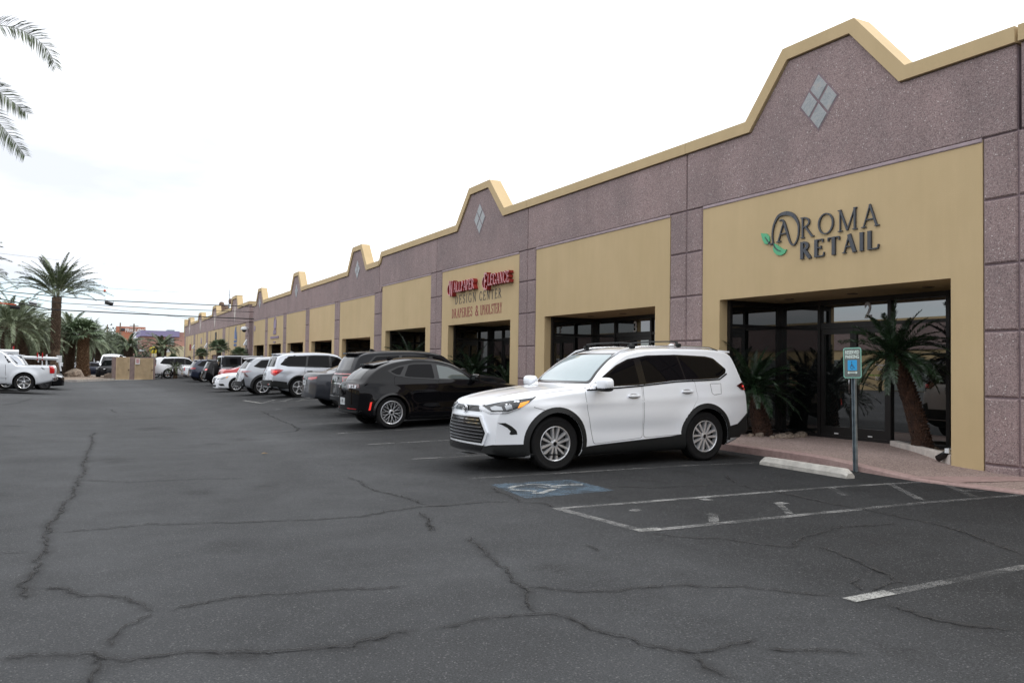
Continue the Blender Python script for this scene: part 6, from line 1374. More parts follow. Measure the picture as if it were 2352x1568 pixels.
lf = gen('suv', 4.8, 1.72, .95, 2.85, .92, .37, 'paint_silver', (15, .37, .24, .24, (5, 'fat')), slant=.9, pieces=[rp('tail_red', 4.8, [(.6, 1.05), (.9, 1.05), (.9, .9), (.65, .9)])])
car('parked_suv', 'pale silver crossover just behind the silver sport-utility truck', GL, lf, (-6.6, 46.6, .17), 0, hi=0)
bk = gen('sedan', 4.7, 1.45, .92, 2.8, .9, .33, 'paint_black', (16, .33, .22, .22, (5, 'fat'), 'alloy_dark', 'gloss_black'), pieces=[('headlight', 'lamp_clear', .012, (1, .8, 0), [(.15, .5, .70), (.5, .88, .78), (.4, .86, .66), (.16, .5, .62)])], center=[('grille', 'gloss_black', .01, (1, 0, 0), [(0, -.4, .66), (0, .4, .66), (0, .3, .4), (0, -.3, .4)])])
car('parked_car', 'black sedan with bright headlamps, seen past the tail of the silver truck', GL, bk, (-.45, 50.5, .05), math.pi, hi=0)
# behind the enclosure and between the palms
def far_car(label, kind, paint_, px, Y, rot, sc=1.0, dims=None, **kw):
    d = dims or (4.7, 1.48, .92, 2.8, .9, .34); p = ony(px, 850, Y)
    sp = gen(kind, *d, paint_, (20, d[5], d[5]*.62, .23, (5, 'fat')), **kw)
    return car({'sedan': 'parked_car', 'suv': 'parked_suv', 'pickup': 'pickup_truck'}[kind], label, 'cars in the far car park', sp, (p[0], Y, gz(p[0], Y)), rot, scale=sc, hi=0)
fp = [('headlight', 'lamp_clear', .012, (1, .8, 0), [(.12, .55, .98), (.45, .90, 1.0), (.40, .9, .86), (.12, .6, .84)])]
far_car('dark grey pickup facing the lane beside the trash enclosure', 'pickup', 'paint_charcoal', 240, 83.5, R_(70), dims=(5.3, 1.80, .97, 3.2, .9, .39), pieces=fp, center=[('grille', 'gloss_black', .02, (1, 0, 0), [(0, -.5, 1.0), (0, .5, 1.0), (0, .5, .7), (0, -.5, .7)]), ('grille_trim', 'chrome', .03, (1, 0, 0), [(0, -.1, .9), (0, .1, .9), (0, .1, .84), (0, -.1, .84)])])
far_car('white van parked behind the dark grey pickup', 'suv', 'paint_white', 247, 93, R_(80), dims=(5.2, 2.35, 1.0, 3.2, .9, .36), belt=1.45, hood=1.2, cowl=1.0, drop=('rail', 'spoiler', 'fin'))
far_car('small white car with bright bonnet between the palm trunks', 'sedan', 'paint_white', 214, 112, R_(70))
far_car('dark navy sedan parked crosswise behind the palm trunks', 'sedan', 'paint_navy', 145, 99, 0)
far_car('charcoal wagon behind the two thick palm trunks', 'suv', 'paint_charcoal', 170, 104, math.pi, dims=(4.7, 1.6, .92, 2.8, .9, .35))
far_car('white pickup topping the trash enclosure, farther to the right', 'pickup', 'paint_white', 330, 100, R_(150), dims=(5.6, 2.1, 1.0, 3.4, .95, .4))
far_car('white minivan roof showing above the left gate of the trash enclosure', 'suv', 'paint_white', 270, 105, R_(15), dims=(5.0, 1.95, .97, 3.0, .9, .35), belt=1.2)
far_car('silver sedan far beyond the palms', 'sedan', 'paint_silver', 150, 128, R_(20))
far_car('white van far beyond the tall date palm', 'suv', 'paint_white', 118, 122, R_(5), dims=(5.2, 2.1, .98, 3.1, .9, .36), belt=1.35)
# ================================================================== PLANTS
mat('frond', (.075, .100, .048), .55, var=.35, vscale=3)
mat('frond_grey', (.125, .155, .088), .55, var=.3, vscale=2)
mat('frond_fan', (.105, .150, .080), .5, var=.35, vscale=3)
mat('cycad_leaf', (.013, .032, .012), .38, var=.35, vscale=4)
mat('frond_stem', (.20, .22, .13), .6)
mat('dead_frond', (.20, .14, .08), .8, var=.3)
t_ = NT('palm_bark')
c = t_.ramp(t_.noise(6, 5, .7), [(.3, (.045, .030, .022)), (.55, (.11, .075, .05)), (.8, (.22, .16, .11))]); t_.link(c, t_.b.inputs['Base Color']); t_.b.inputs['Roughness'].default_value = .95; t_.bump(t_.noise(25, 4, .7), .8, .03)
t_ = NT('boot_bark')
c = t_.ramp(t_.noise(5, 4, .7), [(.3, (.10, .055, .03)), (.55, (.21, .13, .075)), (.8, (.34, .24, .14))]); t_.link(c, t_.b.inputs['Base Color']); t_.b.inputs['Roughness'].default_value = .9
t_ = NT('cycad_bark')
c = t_.ramp(t_.noise(9, 4, .7), [(.3, (.022, .013, .010)), (.6, (.07, .035, .022)), (.85, (.16, .09, .06))]); t_.link(c, t_.b.inputs['Base Color']); t_.b.inputs['Roughness'].default_value = .95
mat('trunk_grey', (.11, .09, .075), .95, var=.4, vscale=5, bump=.6, bscale=14)

def frond_geo(L, e0, droop, nleaf, ll, lw, seed, vee=.5, stem=.25, twist=0.0, lean=.7, rw=.02, roll=0.0):
    """one pinnate frond in the xz plane starting at the origin; returns verts, leaf faces, stem faces"""
    r = np.random.default_rng(seed); v = []; fl = []; fs = []
    def pt(t):
        a = e0-droop*t*(.35+.65*t)*.9; return a
    n = 14; P = [np.zeros(3)]
    for i in range(n): a = pt((i+.5)/n); P.append(P[-1]+np.array([math.cos(a), 0, math.sin(a)])*L/n)
    P = np.array(P)
    for i in range(n+1):
        w = rw*(1-i/n)+.004
        v += [P[i]+[0, -w, 0], P[i]+[0, w, 0], P[i]+[0, 0, -w*1.3]]
    for i in range(n):
        for k in range(3): a, b = 3*i+k, 3*i+(k+1) % 3; fs.append((a, b, b+3, a+3))
    for j in range(nleaf):
        t = stem+(1-stem)*(j+.5)/nleaf; f = t*n; i = min(int(f), n-1); p = P[i]+(P[i+1]-P[i])*(f-i); d = P[min(i+1, n)]-P[i]; d = d/np.linalg.norm(d); up = np.array([-d[2], 0, d[0]])
        l = ll*math.sin(math.pi*(.12+.80*((t-stem)/(1-stem))**.8))**.7*r.uniform(.85, 1.1)
        for s in (-1, 1):
            dirv = d*(lean+.5*t)+s*(np.array([0, 1, 0])*math.cos(roll)+up*math.sin(roll))+(up*math.cos(roll)-np.array([0, 1, 0])*math.sin(roll))*(vee+r.normal(0, .16)); dirv /= np.linalg.norm(dirv)
            q = p+dirv*l+np.array([0, 0, -l*.16]); side = np.cross(dirv, up+r.normal(0, .35, 3)); side /= np.linalg.norm(side)+1e-9; b = len(v); w = lw*r.uniform(.8, 1.2)
            m_ = p+dirv*l*.45+np.array([0, 0, .0])
            v += [p-side*w*.3, m_-side*w*.55, q, m_+side*w*.55, p+side*w*.3]; fl.append((b, b+1, b+2, b+3, b+4))
    return np.array(v), fl, fs
def fan_geo(L, e0, R, nb, seed):
    r = np.random.default_rng(seed); v = []; fl = []; fs = []
    n = 5; P = [np.zeros(3)]
    for i in range(n): a = e0-.35*i/n; P.append(P[-1]+np.array([math.cos(a), 0, math.sin(a)])*L/n)
    for i, p in enumerate(P): v += [p+[0, -.02, 0], p+[0, .02, 0], p+[0, 0, -.02]]
    for i in range(n):
        for k in range(3): a, b = 3*i+k, 3*i+(k+1) % 3; fs.append((a, b, b+3, a+3))
    d = P[-1]-P[-2]; d /= np.linalg.norm(d); up = np.array([-d[2], 0, d[0]]); c = P[-1]
    for j in range(nb):
        a = R_(-125+250*j/(nb-1)); u = d*math.cos(a)+np.array([0, 1, 0])*math.sin(a)+up*r.normal(.1, .08); l = R*(1-.25*(abs(a)/2.2)**2)*r.uniform(.9, 1.08)
        tip = c+u*l+np.array([0, 0, -l*r.uniform(.12, .42)]); m_ = c+u*l*.6; s = np.cross(u, up); s /= np.linalg.norm(s); w = R*.055; b = len(v)
        v += [c, m_-s*w+up*.01, tip, m_+s*w-up*.01]; fl.append((b, b+1, b+2, b+3))
    return np.array(v), fl, fs
def crown(fr, kind, N_, L, seed, lo=-.5, hi=1.45, **k):
    r = np.random.default_rng(seed); A = MB(); vs = []; f1 = []; mi = []
    geos = []
    for g in range(5):
        geos.append(None)
    for i in range(N_):
        t = (i+.5)/N_; el = hi-(hi-lo)*t**.85; az = i*2.39996+r.uniform(-.2, .2); sc = r.uniform(.85, 1.1)*(1-.12*(1-t))
        if kind == 'pin': V, fl, fs = frond_geo(L*sc, el, k.get('droop', 1.5)*(1-.35*max(0, el-.6)), k.get('nleaf', 34), k.get('ll', .42), k.get('lw', .035), seed*100+i % 9, k.get('vee', .45), k.get('stem', .22), rw=k.get('rw', .02), roll=k.get('roll', .5)*((i*37 % 11)/5-1))
        else: V, fl, fs = fan_geo(L*sc, el, k.get('R', .75), k.get('nb', 20), seed*100+i)
        c, s = math.cos(az), math.sin(az); tw = r.normal(0, .25); Y = V[:, 1].copy(); Z = V[:, 2].copy()
        V = np.stack([V[:, 0]*c-Y*s, V[:, 0]*s+Y*c, Z+r.uniform(-.05, .15)*k.get('spread', 1)], 1); V[:, :2] += np.array([c, s])*k.get('r0', .12)
        A.cur = 0; b = len(A.v); A.v += [tuple(p) for p in V]
        for f in fl: A.f.append(tuple(b+q for q in f)); A.mi.append(0); A.sm.append(False)
        for f in fs: A.f.append(tuple(b+q for q in f)); A.mi.append(1); A.sm.append(True)
    return A
def trunk_mb(H, r0, r1, kind, seed, lean=(0, 0), skirt=0):
    r = np.random.default_rng(seed); m = MB(); n = 14; seg = max(10, int(H*5)); m.smooth = False
    vs = []
    for i in range(seg+1):
        t = i/seg; R = r0+(r1-r0)*t; R *= 1+(.35 if kind != 'cycad' else .12)*math.exp(-t*H*2.2)
        if kind == 'date': R *= 1+.16*math.exp(-((t-.97)/.06)**2)
        R *= 1+(.03 if i % 2 else -.03); cx, cy = lean[0]*t**1.3, lean[1]*t**1.3
        for k in range(n): a = 2*math.pi*k/n; q = R*(1+r.normal(0, .03)); vs.append((cx+q*math.cos(a), cy+q*math.sin(a), H*t))
    m.add(vs, [(i*n+k, i*n+(k+1) % n, (i+1)*n+(k+1) % n, (i+1)*n+k) for i in range(seg) for k in range(n)]); 
    if kind in ('boots', 'date', 'cycad'):                       # old leaf bases
        st = .13 if kind != 'cycad' else .055; rows = int(H/st); nk = 12 if kind != 'cycad' else 16
        for i in range(rows):
            t = (i+.5)/rows
            if kind == 'date' and t < .35: continue
            R = (r0+(r1-r0)*t)*(1+(.35 if kind != 'cycad' else .12)*math.exp(-t*H*2.2)); cx, cy = lean[0]*t**1.3, lean[1]*t**1.3
            for k in range(nk):
                a = 2*math.pi*(k+.5*(i % 2))/nk+r.normal(0, .05); c, s = math.cos(a), math.sin(a); w = R*math.pi/nk*.95; L = st*r.uniform(.9, 1.5); o = R*r.uniform(.14, .30) if kind != 'cycad' else .03*r.uniform(.5, 1.2)
                z = H*t; P = lambda rad, tt, zz: (cx+rad*c-tt*s, cy+rad*s+tt*c, zz)
                b = [P(R*.95, -w, z-L*.3), P(R*.95, w, z-L*.3), P(R+o, w*.55, z+L*.7), P(R+o, -w*.55, z+L*.7), P(R*.9, -w*.6, z+L*.8), P(R*.9, w*.6, z+L*.8)]
                m.add(b, [(0, 1, 2, 3), (3, 2, 5, 4), (0, 3, 4), (1, 5, 2)])
    return m
def palm(name, label, cat, loc, H, crown_o, trunk_o, group, rotz=0.0, sc=1.0, tsc=None, lean=(0, 0)):
    t = empty(name, label, cat, loc, group); t.rotation_euler = (lean[1], lean[0], rotz)
    a = trunk_o.copy(); COL.objects.link(a); a.parent = t; a.scale = (tsc or sc, tsc or sc, H/trunk_o['h']); a.rotation_euler = (0, 0, rotz*3)
    b = crown_o.copy(); COL.objects.link(b); b.parent = t; b.location = (0, 0, H-.05); b.scale = (sc, sc, sc)
    for k in ('h',): 
        if k in a: del a[k]
    return t
PROTO = []
def proto(mb, name, mats, h=1.0, smooth=False):
    o = mb.build(name, mats, None, fix=False); o['h'] = h; PROTO.append(o); return o
cr_date = proto(crown(None, 'pin', 66, 3.7, 3, lo=-.15, hi=1.5, droop=1.25, nleaf=62, ll=.46, lw=.036, vee=.35), 'crown', ['frond', 'frond_stem'])
cr_date2 = proto(crown(None, 'pin', 60, 3.5, 4, lo=-.25, hi=1.5, droop=1.5, nleaf=54, ll=.46, lw=.040, vee=.3), 'crown', ['frond_grey', 'frond_stem'])
cr_tall = proto(crown(None, 'pin', 64, 4.9, 13, lo=.42, hi=1.54, droop=1.15, nleaf=72, ll=.50, lw=.036, vee=.35, stem=.28), 'crown', ['frond', 'frond_stem'])
cr_small = proto(crown(None, 'pin', 38, 2.4, 5, lo=.0, hi=1.4, droop=1.6, nleaf=40, ll=.36, lw=.045, vee=.3), 'crown', ['frond', 'frond_stem'])
cr_fan = proto(crown(None, 'fan', 52, 1.15, 6, lo=-.12, hi=1.5, R=.88, nb=28, spread=2), 'crown', ['frond_fan', 'frond_stem'])
tk_date = proto(trunk_mb(7, .40, .36, 'date', 1), 'trunk', 'palm_bark', 7); tk_boot = proto(trunk_mb(5, .62, .50, 'boots', 2), 'trunk', 'boot_bark', 5)
tk_thick = proto(trunk_mb(4.5, .50, .62, 'boots', 3), 'trunk', 'palm_bark', 4.5); tk_small = proto(trunk_mb(3, .26, .28, 'date', 4), 'trunk', 'palm_bark', 3)
PG = 'palms along the lot edge'
def at(px, py, Y): p = ony(px, py, Y); return (p[0], p[1], 0)
def Hof(px, py, Y): return float(ony(px, py, Y)[2])
palm('date_palm', 'tall date palm with a wide open crown rising above all the others', 'palm tree', at(125, 850, 78), Hof(125, 684, 78), cr_tall, tk_date, PG, .3, .84, .88)
palm('fan_palm', 'fan palm with a thick orange-brown criss-cross trunk at the end of the planted island', 'palm tree', at(189, 868, 86), Hof(191, 770, 86), cr_fan, tk_boot, PG, 1, 1.0, .84)
palm('date_palm', 'short thick dark-trunked palm directly left of the criss-cross fan palm', 'palm tree', at(157, 867, 88), Hof(157, 768, 88), cr_date2, tk_thick, PG, 2, .85, .8)
for i, (px, Yt, cy, sc, lb) in enumerate([(17, 74, 753, 1.05, 'thick-trunked palm at the left edge above the silver truck cab'), (44, 80, 757, 1.0, 'second thick palm from the left edge, its fronds overlapping the first'), (63, 90, 775, .95, 'third palm from the left edge in the dense row'),
        (80, 84, 785, .9, 'palm in the dense row behind the ladder rack'), (95, 96, 780, 1.0, 'palm in the dense row just left of the tall trunk'), (114, 104, 778, .95, 'palm half hidden by the tall date palm trunk'), (204, 112, 788, 1.0, 'thin dark palm behind the fan palm'), (227, 122, 790, .95, 'palm at the right end of the dense row'),
        (36, 112, 748, 1.1, 'taller palm at the back of the dense row near the left edge'), (252, 150, 795, 1.0, 'distant low palm left of the orange billboard')]):
    palm('date_palm', lb, 'palm tree', at(px, 850, Yt), Hof(px, cy, Yt), (cr_date2, cr_date2, cr_date)[i % 3], tk_thick, PG, i*1.3, sc*.92, .8)
palm('date_palm', 'small feather palm in front of the orange billboard', 'palm tree', at(294, 845, 118), Hof(294, 797, 118), cr_small, tk_thick, PG, .4, 1.15, .85)
palm('date_palm', 'small feather palm in front of the purple-topped building', 'palm tree', at(370, 850, 112), Hof(370, 799, 112), cr_small, tk_thick, PG, 2.4, 1.1, .85)
# the two palms whose fronds reach in from beyond the left edge of the picture
A = MB()
for i, (az, el, L_, dr) in enumerate([(-30, .60, 4.6, 2.1), (-26, -.42, 3.5, .35), (-34, -.68, 4.5, .25), (-62, .0, 3.1, .7)]+[(100+i*19, .1+1.1*((i*7) % 10)/10, 4.2, 1.4) for i in range(10)]+[(0, 1.3, 4, 1.0), (-50, 1.25, 4, 1.0)]):
    V, fl, fs = frond_geo(L_, el, dr, 135, .66, .023, 700+i, .2, .2, roll=R_(68)); c, s_ = math.cos(R_(az)), math.sin(R_(az)); V = np.stack([V[:, 0]*c-V[:, 1]*s_, V[:, 0]*s_+V[:, 1]*c, V[:, 2]], 1); b = len(A.v); A.v += [tuple(p) for p in V]
    for mi_, F_ in ((0, fl), (1, fs)):
        for f in F_: A.f.append(tuple(b+q for q in f)); A.mi.append(mi_); A.sm.append(False)
cr_edge = A.build('crown', ['frond', 'frond_stem'], None, fix=False); PROTO.append(cr_edge)
P0 = ony(-172, 112, 29); palm('date_palm', 'date palm beyond the left edge whose long fronds hang into the top left corner', 'palm tree', (P0[0], 29, 0), float(P0[2]), cr_edge, tk_date, PG, 0, 1.0)
P0 = ony(-118, 625, 56); palm('date_palm', 'date palm at the left edge with only its right-hand frond tips showing', 'palm tree', (P0[0], 56, 0), float(P0[2]), cr_date, tk_date, PG, 2.0, .95)
for i, (x, y, h) in enumerate([(-13, 12, 9), (-13, 21, 8.2), (-13.5, 2, 9.4), (-13, -8, 7)]):
    palm('date_palm', ['tall palm across the lane, reflected in the glazed return of the nearest shop', 'palm across the lane, beyond the one level with the nearest shop', 'palm across the lane, level with the camera', 'palm across the lane, behind the camera'][i], 'palm tree', (x, y, 0), h, cr_date, tk_date, PG, i*1.1, .95)
# shop-front cycads
CG = 'cycads by the shop fronts'
cy1 = crown(None, 'pin', 54, 1.22, 8, lo=-.55, hi=1.4, droop=.95, nleaf=62, ll=.17, lw=.014, vee=.35, stem=.10, r0=.06, rw=.012).build('crown', ['cycad_leaf', 'cycad_leaf'], None, fix=False); cy1['h'] = 1; PROTO.append(cy1)
cy2 = crown(None, 'pin', 50, 1.2, 9, lo=-.4, hi=1.35, droop=1.0, nleaf=56, ll=.17, lw=.015, vee=.35, stem=.10, r0=.06, rw=.012).build('crown', ['cycad_leaf', 'cycad_leaf'], None, fix=False); cy2['h'] = 1; PROTO.append(cy2)
tkc1 = proto(trunk_mb(1.62, .145, .125, 'cycad', 5, (-.30, .32)), 'trunk', 'cycad_bark', 1.62); tkc2 = proto(trunk_mb(.95, .17, .14, 'cycad', 6, (-.12, .16)), 'trunk', 'cycad_bark', .95)
zc = kz(9.4)
t = empty('cycad', 'dark green cycad on a tall leaning trunk, right of the shop doors', 'cycad', (12.9, 9.26, zc), CG)
a = tkc1.copy(); COL.objects.link(a); a.parent = t; a.scale = (1, 1, 1); b = cy1.copy(); COL.objects.link(b); b.parent = t; b.scale = (.86,)*3; b.location = (-.30, .32, 1.62); b.rotation_euler = (R_(-6), R_(-6), R_(25))
t = empty('cycad', 'dark green cycad behind the tail of the white SUV, on a short trunk', 'cycad', (13.0, 13.05, zc), CG)
a = tkc2.copy(); COL.objects.link(a); a.parent = t; a.location = (0, 0, 0); b = cy2.copy(); COL.objects.link(b); b.parent = t; b.scale = (.93,)*3; b.location = (-.12, .16, .98)
t.location = (12.6, 12.70, zc)
for i, (x, y, h, s_, lb) in enumerate([(12.6, 26.3, .85, 1.0, 'bushy cycad at the front of the red-lettered shop, left of its door'), (12.6, 23.7, .45, .8, 'low cycad at the right end of the red-lettered shop window'), (12.3, 31.6, 1.15, 1.15, 'tall bright cycad filling the window left of the red-lettered shop'),
        (12.6, 33.3, .6, .8, 'small cycad at the left of the window beside the brightest cycad'), (12.5, 44.3, .8, .9, 'cycad tips showing in the window above the silver SUV'), (12.6, 57.3, .9, .9, 'dark cycad under the faded lilac sign'), (12.6, 61.5, .7, .8, 'low cycad in the last window of the nearer building')]):
    t = empty('cycad', lb, 'cycad', (x, y, kz(y)), CG); a = tkc2.copy(); COL.objects.link(a); a.parent = t; a.scale = (s_, s_, h/.95); b = (cy1, cy2)[i % 2].copy(); COL.objects.link(b); b.parent = t; b.location = (-.12*s_, .16*s_, h); b.scale = (s_,)*3; b.rotation_euler = (0, 0, i*1.7)
mat('bright_leaf', (.035, .085, .022), .4, var=.3, vscale=4)
for i, (px, py, Y, s_, lb) in enumerate([(503, 800, 69, .95, 'fan palm standing clear above the cars in front of the farther building'), (574, 815, 66.5, .8, 'dark shrubby palm at the foot of the dome camera'), (463, 813, 84, .75, 'low dark palm in front of the farther building, left of the clear fan palm'), (398, 822, 96, .6, 'low dark palm by the pale wall beyond the farther building'), (403, 845, 79, .75, 'arching palm shrub above the tail of the white pickup')]):
    p = ony(px, py, Y); X = min(p[0], 11.3) if i < 3 else p[0]
    palm('small_palm', lb, 'palm', (X, Y, gz(X, Y)), float(p[2])-gz(X, Y), cr_fan if i != 4 else cr_small, tk_small, 'low palms by the farther building', i, s_*(.5 if i != 4 else .5), .6)
for o in PROTO: bpy.data.objects.remove(o)
# planter edging, rocks
m = MB(); zc = kz(9)
A_, B_ = (13.25, 10.18), (11.92, 8.10)
m.prism([A_, B_, (B_[0]+.14, B_[1]-.03), (A_[0]+.12, A_[1]-.08)], lambda a, b, d: (a, b, d), zc+.115, zc-.05, .012)
tag(m.build('planter_edging', 'white_concrete'), 'pale concrete edging angled in front of the rocks right of the shop doors', 'edging')
def rock(x, y, z, s, seed, label, group):
    r = np.random.default_rng(seed); m = MB(); m.blob((0, 0, 0), (s, s*r.uniform(.7, 1), s*r.uniform(.5, .7)), 2.6, 9, 6, Matrix.Rotation(r.uniform(0, 6), 3, 'Z') @ Matrix.Rotation(r.uniform(-.4, .4), 3, 'X'))
    m.v = [tuple(np.array(p)*(1+r.normal(0, .09))) for p in m.v]; o = m.build('rock', 'rock', None); o.location = (x, y, z+s*.25); return tag(o, label, 'rock', group)
k_ = 0
for (x, y, s) in [(13.15, 9.95, .12), (13.05, 9.72, .10), (12.88, 9.60, .13), (12.70, 9.20, .09), (12.60, 9.02, .11), (12.45, 8.85, .12), (12.72, 8.80, .09), (12.30, 8.55, .12), (12.48, 8.45, .10), (13.2, 9.5, .09), (12.95, 9.05, .08), (13.3, 9.2, .1), (12.25, 8.78, .07), (13.1, 8.8, .1)]:
    rock(x+.17, y-.14, kz(9), s*.85, 50+k_, 'rough tan rock in the angled planter right of the shop doors', 'rocks in the right planter'); k_ += 1
for i in range(15):
    rock(12.15+rng.uniform(0, 1.35), 12.15+rng.uniform(-.25, .55), kz(12), rng.uniform(.06, .12), 90+i, 'rough tan rock at the foot of the short-trunked cycad', 'rocks by the left cycad')
for (px, Y, s, lb) in [(168, 84.5, 1.0, 'large tan boulder at the foot of the thick dark palm'), (256, 80, .55, 'tan boulder beside the trash enclosure'), (207, 84, .28, 'small pale rock right of the fan palm')]:
    p = at(px, 860, Y); rock(p[0], p[1], .05, s, int(px), lb, None)
m = MB(); m.smooth = True; m.tube([(11.98, 8.35, zc+.02), (12.0, 8.20, zc+.12), (12.0, 8.14, zc+.20)], .055, 10); m.cur = 1; m.smooth = False; m.box(11.92, 8.12, zc+.13, 12.1, 8.19, zc+.20)
tag(m.build('ground_light', ['gloss_black', 'white_paint']), 'small black ground spotlight with white label by the shop pillar', 'lamp')
# ================================================================== FARTHER THINGS
def shell(name, label, cat, px, py, Y, group=None): p = ony(px, py, Y); return empty(name, label, cat, (p[0], Y, 0), group), p
mat('gate_tan', (.50, .39, .25), .7, var=.08, vscale=3); mat('sign_plain', (.62, .63, .64), .5)
# trash enclosure
x0, x1, Yd = float(ony(259.5, 860, 77)[0]), float(ony(356, 860, 77)[0]), 77.0; Ht = 1.98
S_ = lambda px: float(ony(px, 860, 77)[0])
t = empty('trash_enclosure', 'block trash enclosure with two tan corrugated metal gates', 'enclosure', ((x0+x1)/2, Yd, 0))
for a_, b_ in ((x0, S_(265.5)), (S_(297), S_(308.5)), (S_(351.5), x1)): MB().box(a_-t.location.x, -.1, 0, b_-t.location.x, .25, Ht).build('wall', 'block_wall', t)
MB().box(x0-t.location.x, 3.2, 0, x1-t.location.x, 3.4, Ht).build('wall', 'block_wall', t)
for xx in (x0, x1-.2): MB().box(xx-t.location.x, .26, 0, xx+.2-t.location.x, 3.19, Ht).build('wall', 'block_wall', t)
def gate(a_, b_, z0, z1):
    m = MB(); n = int((b_-a_)/.085); a_ -= t.location.x; b_ -= t.location.x; w = (b_-a_)/n; vs = []
    for i in range(n+1):
        for f_, d in ((0, 0), (.35, 0), (.5, .05), (.85, .05)):
            vs.append((a_+(i+f_)*w if i < n else b_, -.16-.0+d))
    P = [(x, y) for x, y in vs if x <= b_+1e-6]; k = len(P)
    m.add([(x, y, z0) for x, y in P]+[(x, y, z1) for x, y in P], [(i, i+1, k+i+1, k+i) for i in range(k-1)])
    for z in (z0, z1-.06): m.box(a_, -.12, z, b_, -.06, z+.06)
    for x in (a_, b_-.06): m.box(x, -.19, z0, x+.06, -.06, z1)
    g = m.build('gate', 'gate_tan', t); MB().box(b_-.12, -.24, z0+.75, b_-.02, -.17, z0+.87).build('latch', 'wood_pole', g)
gate(S_(265.7), S_(296.8), .08, 1.95); gate(S_(308.8), S_(351), .08, 1.90)
MB().box(x0-.15-t.location.x, -.35, 0, x1+.05-t.location.x, 0.3, .07).build('concrete_base', 'concrete', t)
c = empty('gate_notice', 'white notice with two red lines fixed to the right enclosure gate', 'notice', (S_(315), Yd-.21, 1.62))
MB().box(-.17, -.01, -.26, .17, .01, .24).build('plate', 'sign_plain', c)
mat('ink_red', (.45, .05, .05), .5)
for txt, z in (('NO', .12), ('NO', -.06)):
    vs, fs = text_mesh(txt, .15, .004, 1.0, .006); q = MB(); q.add([(x, -.016+z_, y+z) for x, y, z_ in vs], fs); q.build('lettering', 'ink_red', c)
for z in (.03, -.16): MB().box(-.11, -.014, z-.015, .11, -.011, z+.01).build('small_print', 'ink_red', c)

# overhead lines cross between the two buildings
def wire(label, pts, r, Y=64.2, mt='cable', nm='power_line', extra=None):
    P = [ony(px, py, Y) for px, py in pts]; Q = []
    for i in range(len(P)-1):
        for k in range(8): Q.append(P[i]+(P[i+1]-P[i])*k/8)
    Q.append(P[-1]); m = MB(); m.smooth = True; m.tube(Q, r, 5); return tag(m.build(nm, mt), label, 'power line', 'overhead lines')
wire('upper thick overhead cable crossing in front of the farther building', [(-120, 655), (0, 668), (112, 679), (241, 690), (429, 698), (600, 705)], .030)
wire('middle thin overhead cable below the upper thick one', [(-120, 660), (0, 674), (140, 696), (429, 711), (600, 717)], .020)
wire('lowest thick overhead cable', [(-120, 672), (0, 686), (112, 710), (140, 712), (429, 726), (600, 733)], .038)
wire('faint overhead wire under the lowest thick cable', [(200, 704), (300, 716), (429, 730), (600, 742)], .012)
wire('thin high wire passing through the tall palm crown', [(-120, 570), (0, 582), (140, 598), (429, 621), (560, 631)], .008, 63)
wire('faint highest wire at the left', [(-120, 492), (0, 503), (245, 535), (600, 575)], .006, 60)
wire('second faint high wire at the left', [(-120, 500), (0, 513), (245, 545), (600, 588)], .006, 60)
p = ony(240.5, 667.5, 64); m = MB(); m.smooth = True; m.blob(p, (.085, .085, .085)); mat('marker_orange', (.55, .10, .04), .5); m.tube([p+np.array([0, 0, .08]), p+np.array([0, 0, .2])], .01, 4); tag(m.build('marker_ball', 'marker_orange'), 'small orange marker ball hanging in the sky above the cables', 'marker ball')
wire('barely visible wire carrying the orange ball', [(-120, 640), (120, 655), (240, 661.5), (429, 672), (600, 682)], .008, 64.0)
def lug(label, pa, pb, r, mt):
    A, B_ = ony(*pa, 64.2), ony(*pb, 64.2); m = MB(); m.smooth = False; m.tube([A, A+(B_-A)*.02, A+(B_-A)*.98, B_], [r*.8, r, r, r*.8], 6); m.tube([A+[0, 0, r*2.2], A], .015, 4); m.tube([B_+[0, 0, r*2.2], B_], .015, 4); tag(m.build('cable_closure', mt), label, 'cable box', 'boxes on the cables')
lug('black cable closure hanging right of the tall palm', (241, 694), (260, 699), .13, 'cable'); lug('silver cable closure left of the tall palm trunk', (66, 694), (85, 698), .12, 'satin_chrome'); lug('black cable closure nearest the left edge', (23, 704), (46, 706.5), .13, 'cable')
A, B_ = ony(-20, 694, 64.2), ony(38, 700, 64.2); m = MB(); m.tube([A, B_], .045, 6); tag(m.build('cable_sleeve', 'marker_orange'), 'orange sleeve on the overhead cable at the left edge', 'cable sleeve')

# billboard
Yb = 230; a_, b_ = ony(266.5, 749, Yb), ony(334, 768, Yb); mat('hazed_orange', (.44, .16, .09), .6); mat('white_paint2', (.7, .68, .66), .5)  # board orange muted to put distance haze into the colour
t = empty('billboard', 'orange billboard reading FREE DEMO beyond the palms', 'billboard', (float((a_[0]+b_[0])/2), Yb, 0)); cx = t.location.x
hw = (b_[0]-a_[0])/2; zt = float(a_[2]); zb_ = zt-4.0
MB().box(-hw, 0, zb_, hw, .4, zt).build('board', 'hazed_orange', t)
vs, fs = text_mesh('FREE DEMO', 1.3, .05, .72, .04); q = MB(); q.add([(x+hw*.33, -.12+z, y+zt-.95) for x, y, z in vs], fs); q.build('lettering', 'white_paint2', t)
MB().box(hw*.0, -.1, zt-3.0, hw*.75, -.04, zt-2.6).build('lettering_band', 'white_paint2', t)
m = MB(); m.smooth = True; m.blob((-hw*.55, -.1, zt-.8), (.55, .05, .4), 2.4, 12, 6); m.blob((-hw*.75, -.1, zt-2.6), (.5, .05, .7), 2.4, 12, 6); m.build('printed_shape', 'sign_dark', t)
for dx in (-hw*.5, hw*.5): MB().box(dx-.15, .41, 0, dx+.15, .7, zt-.2).build('support_post', 'galv', t)
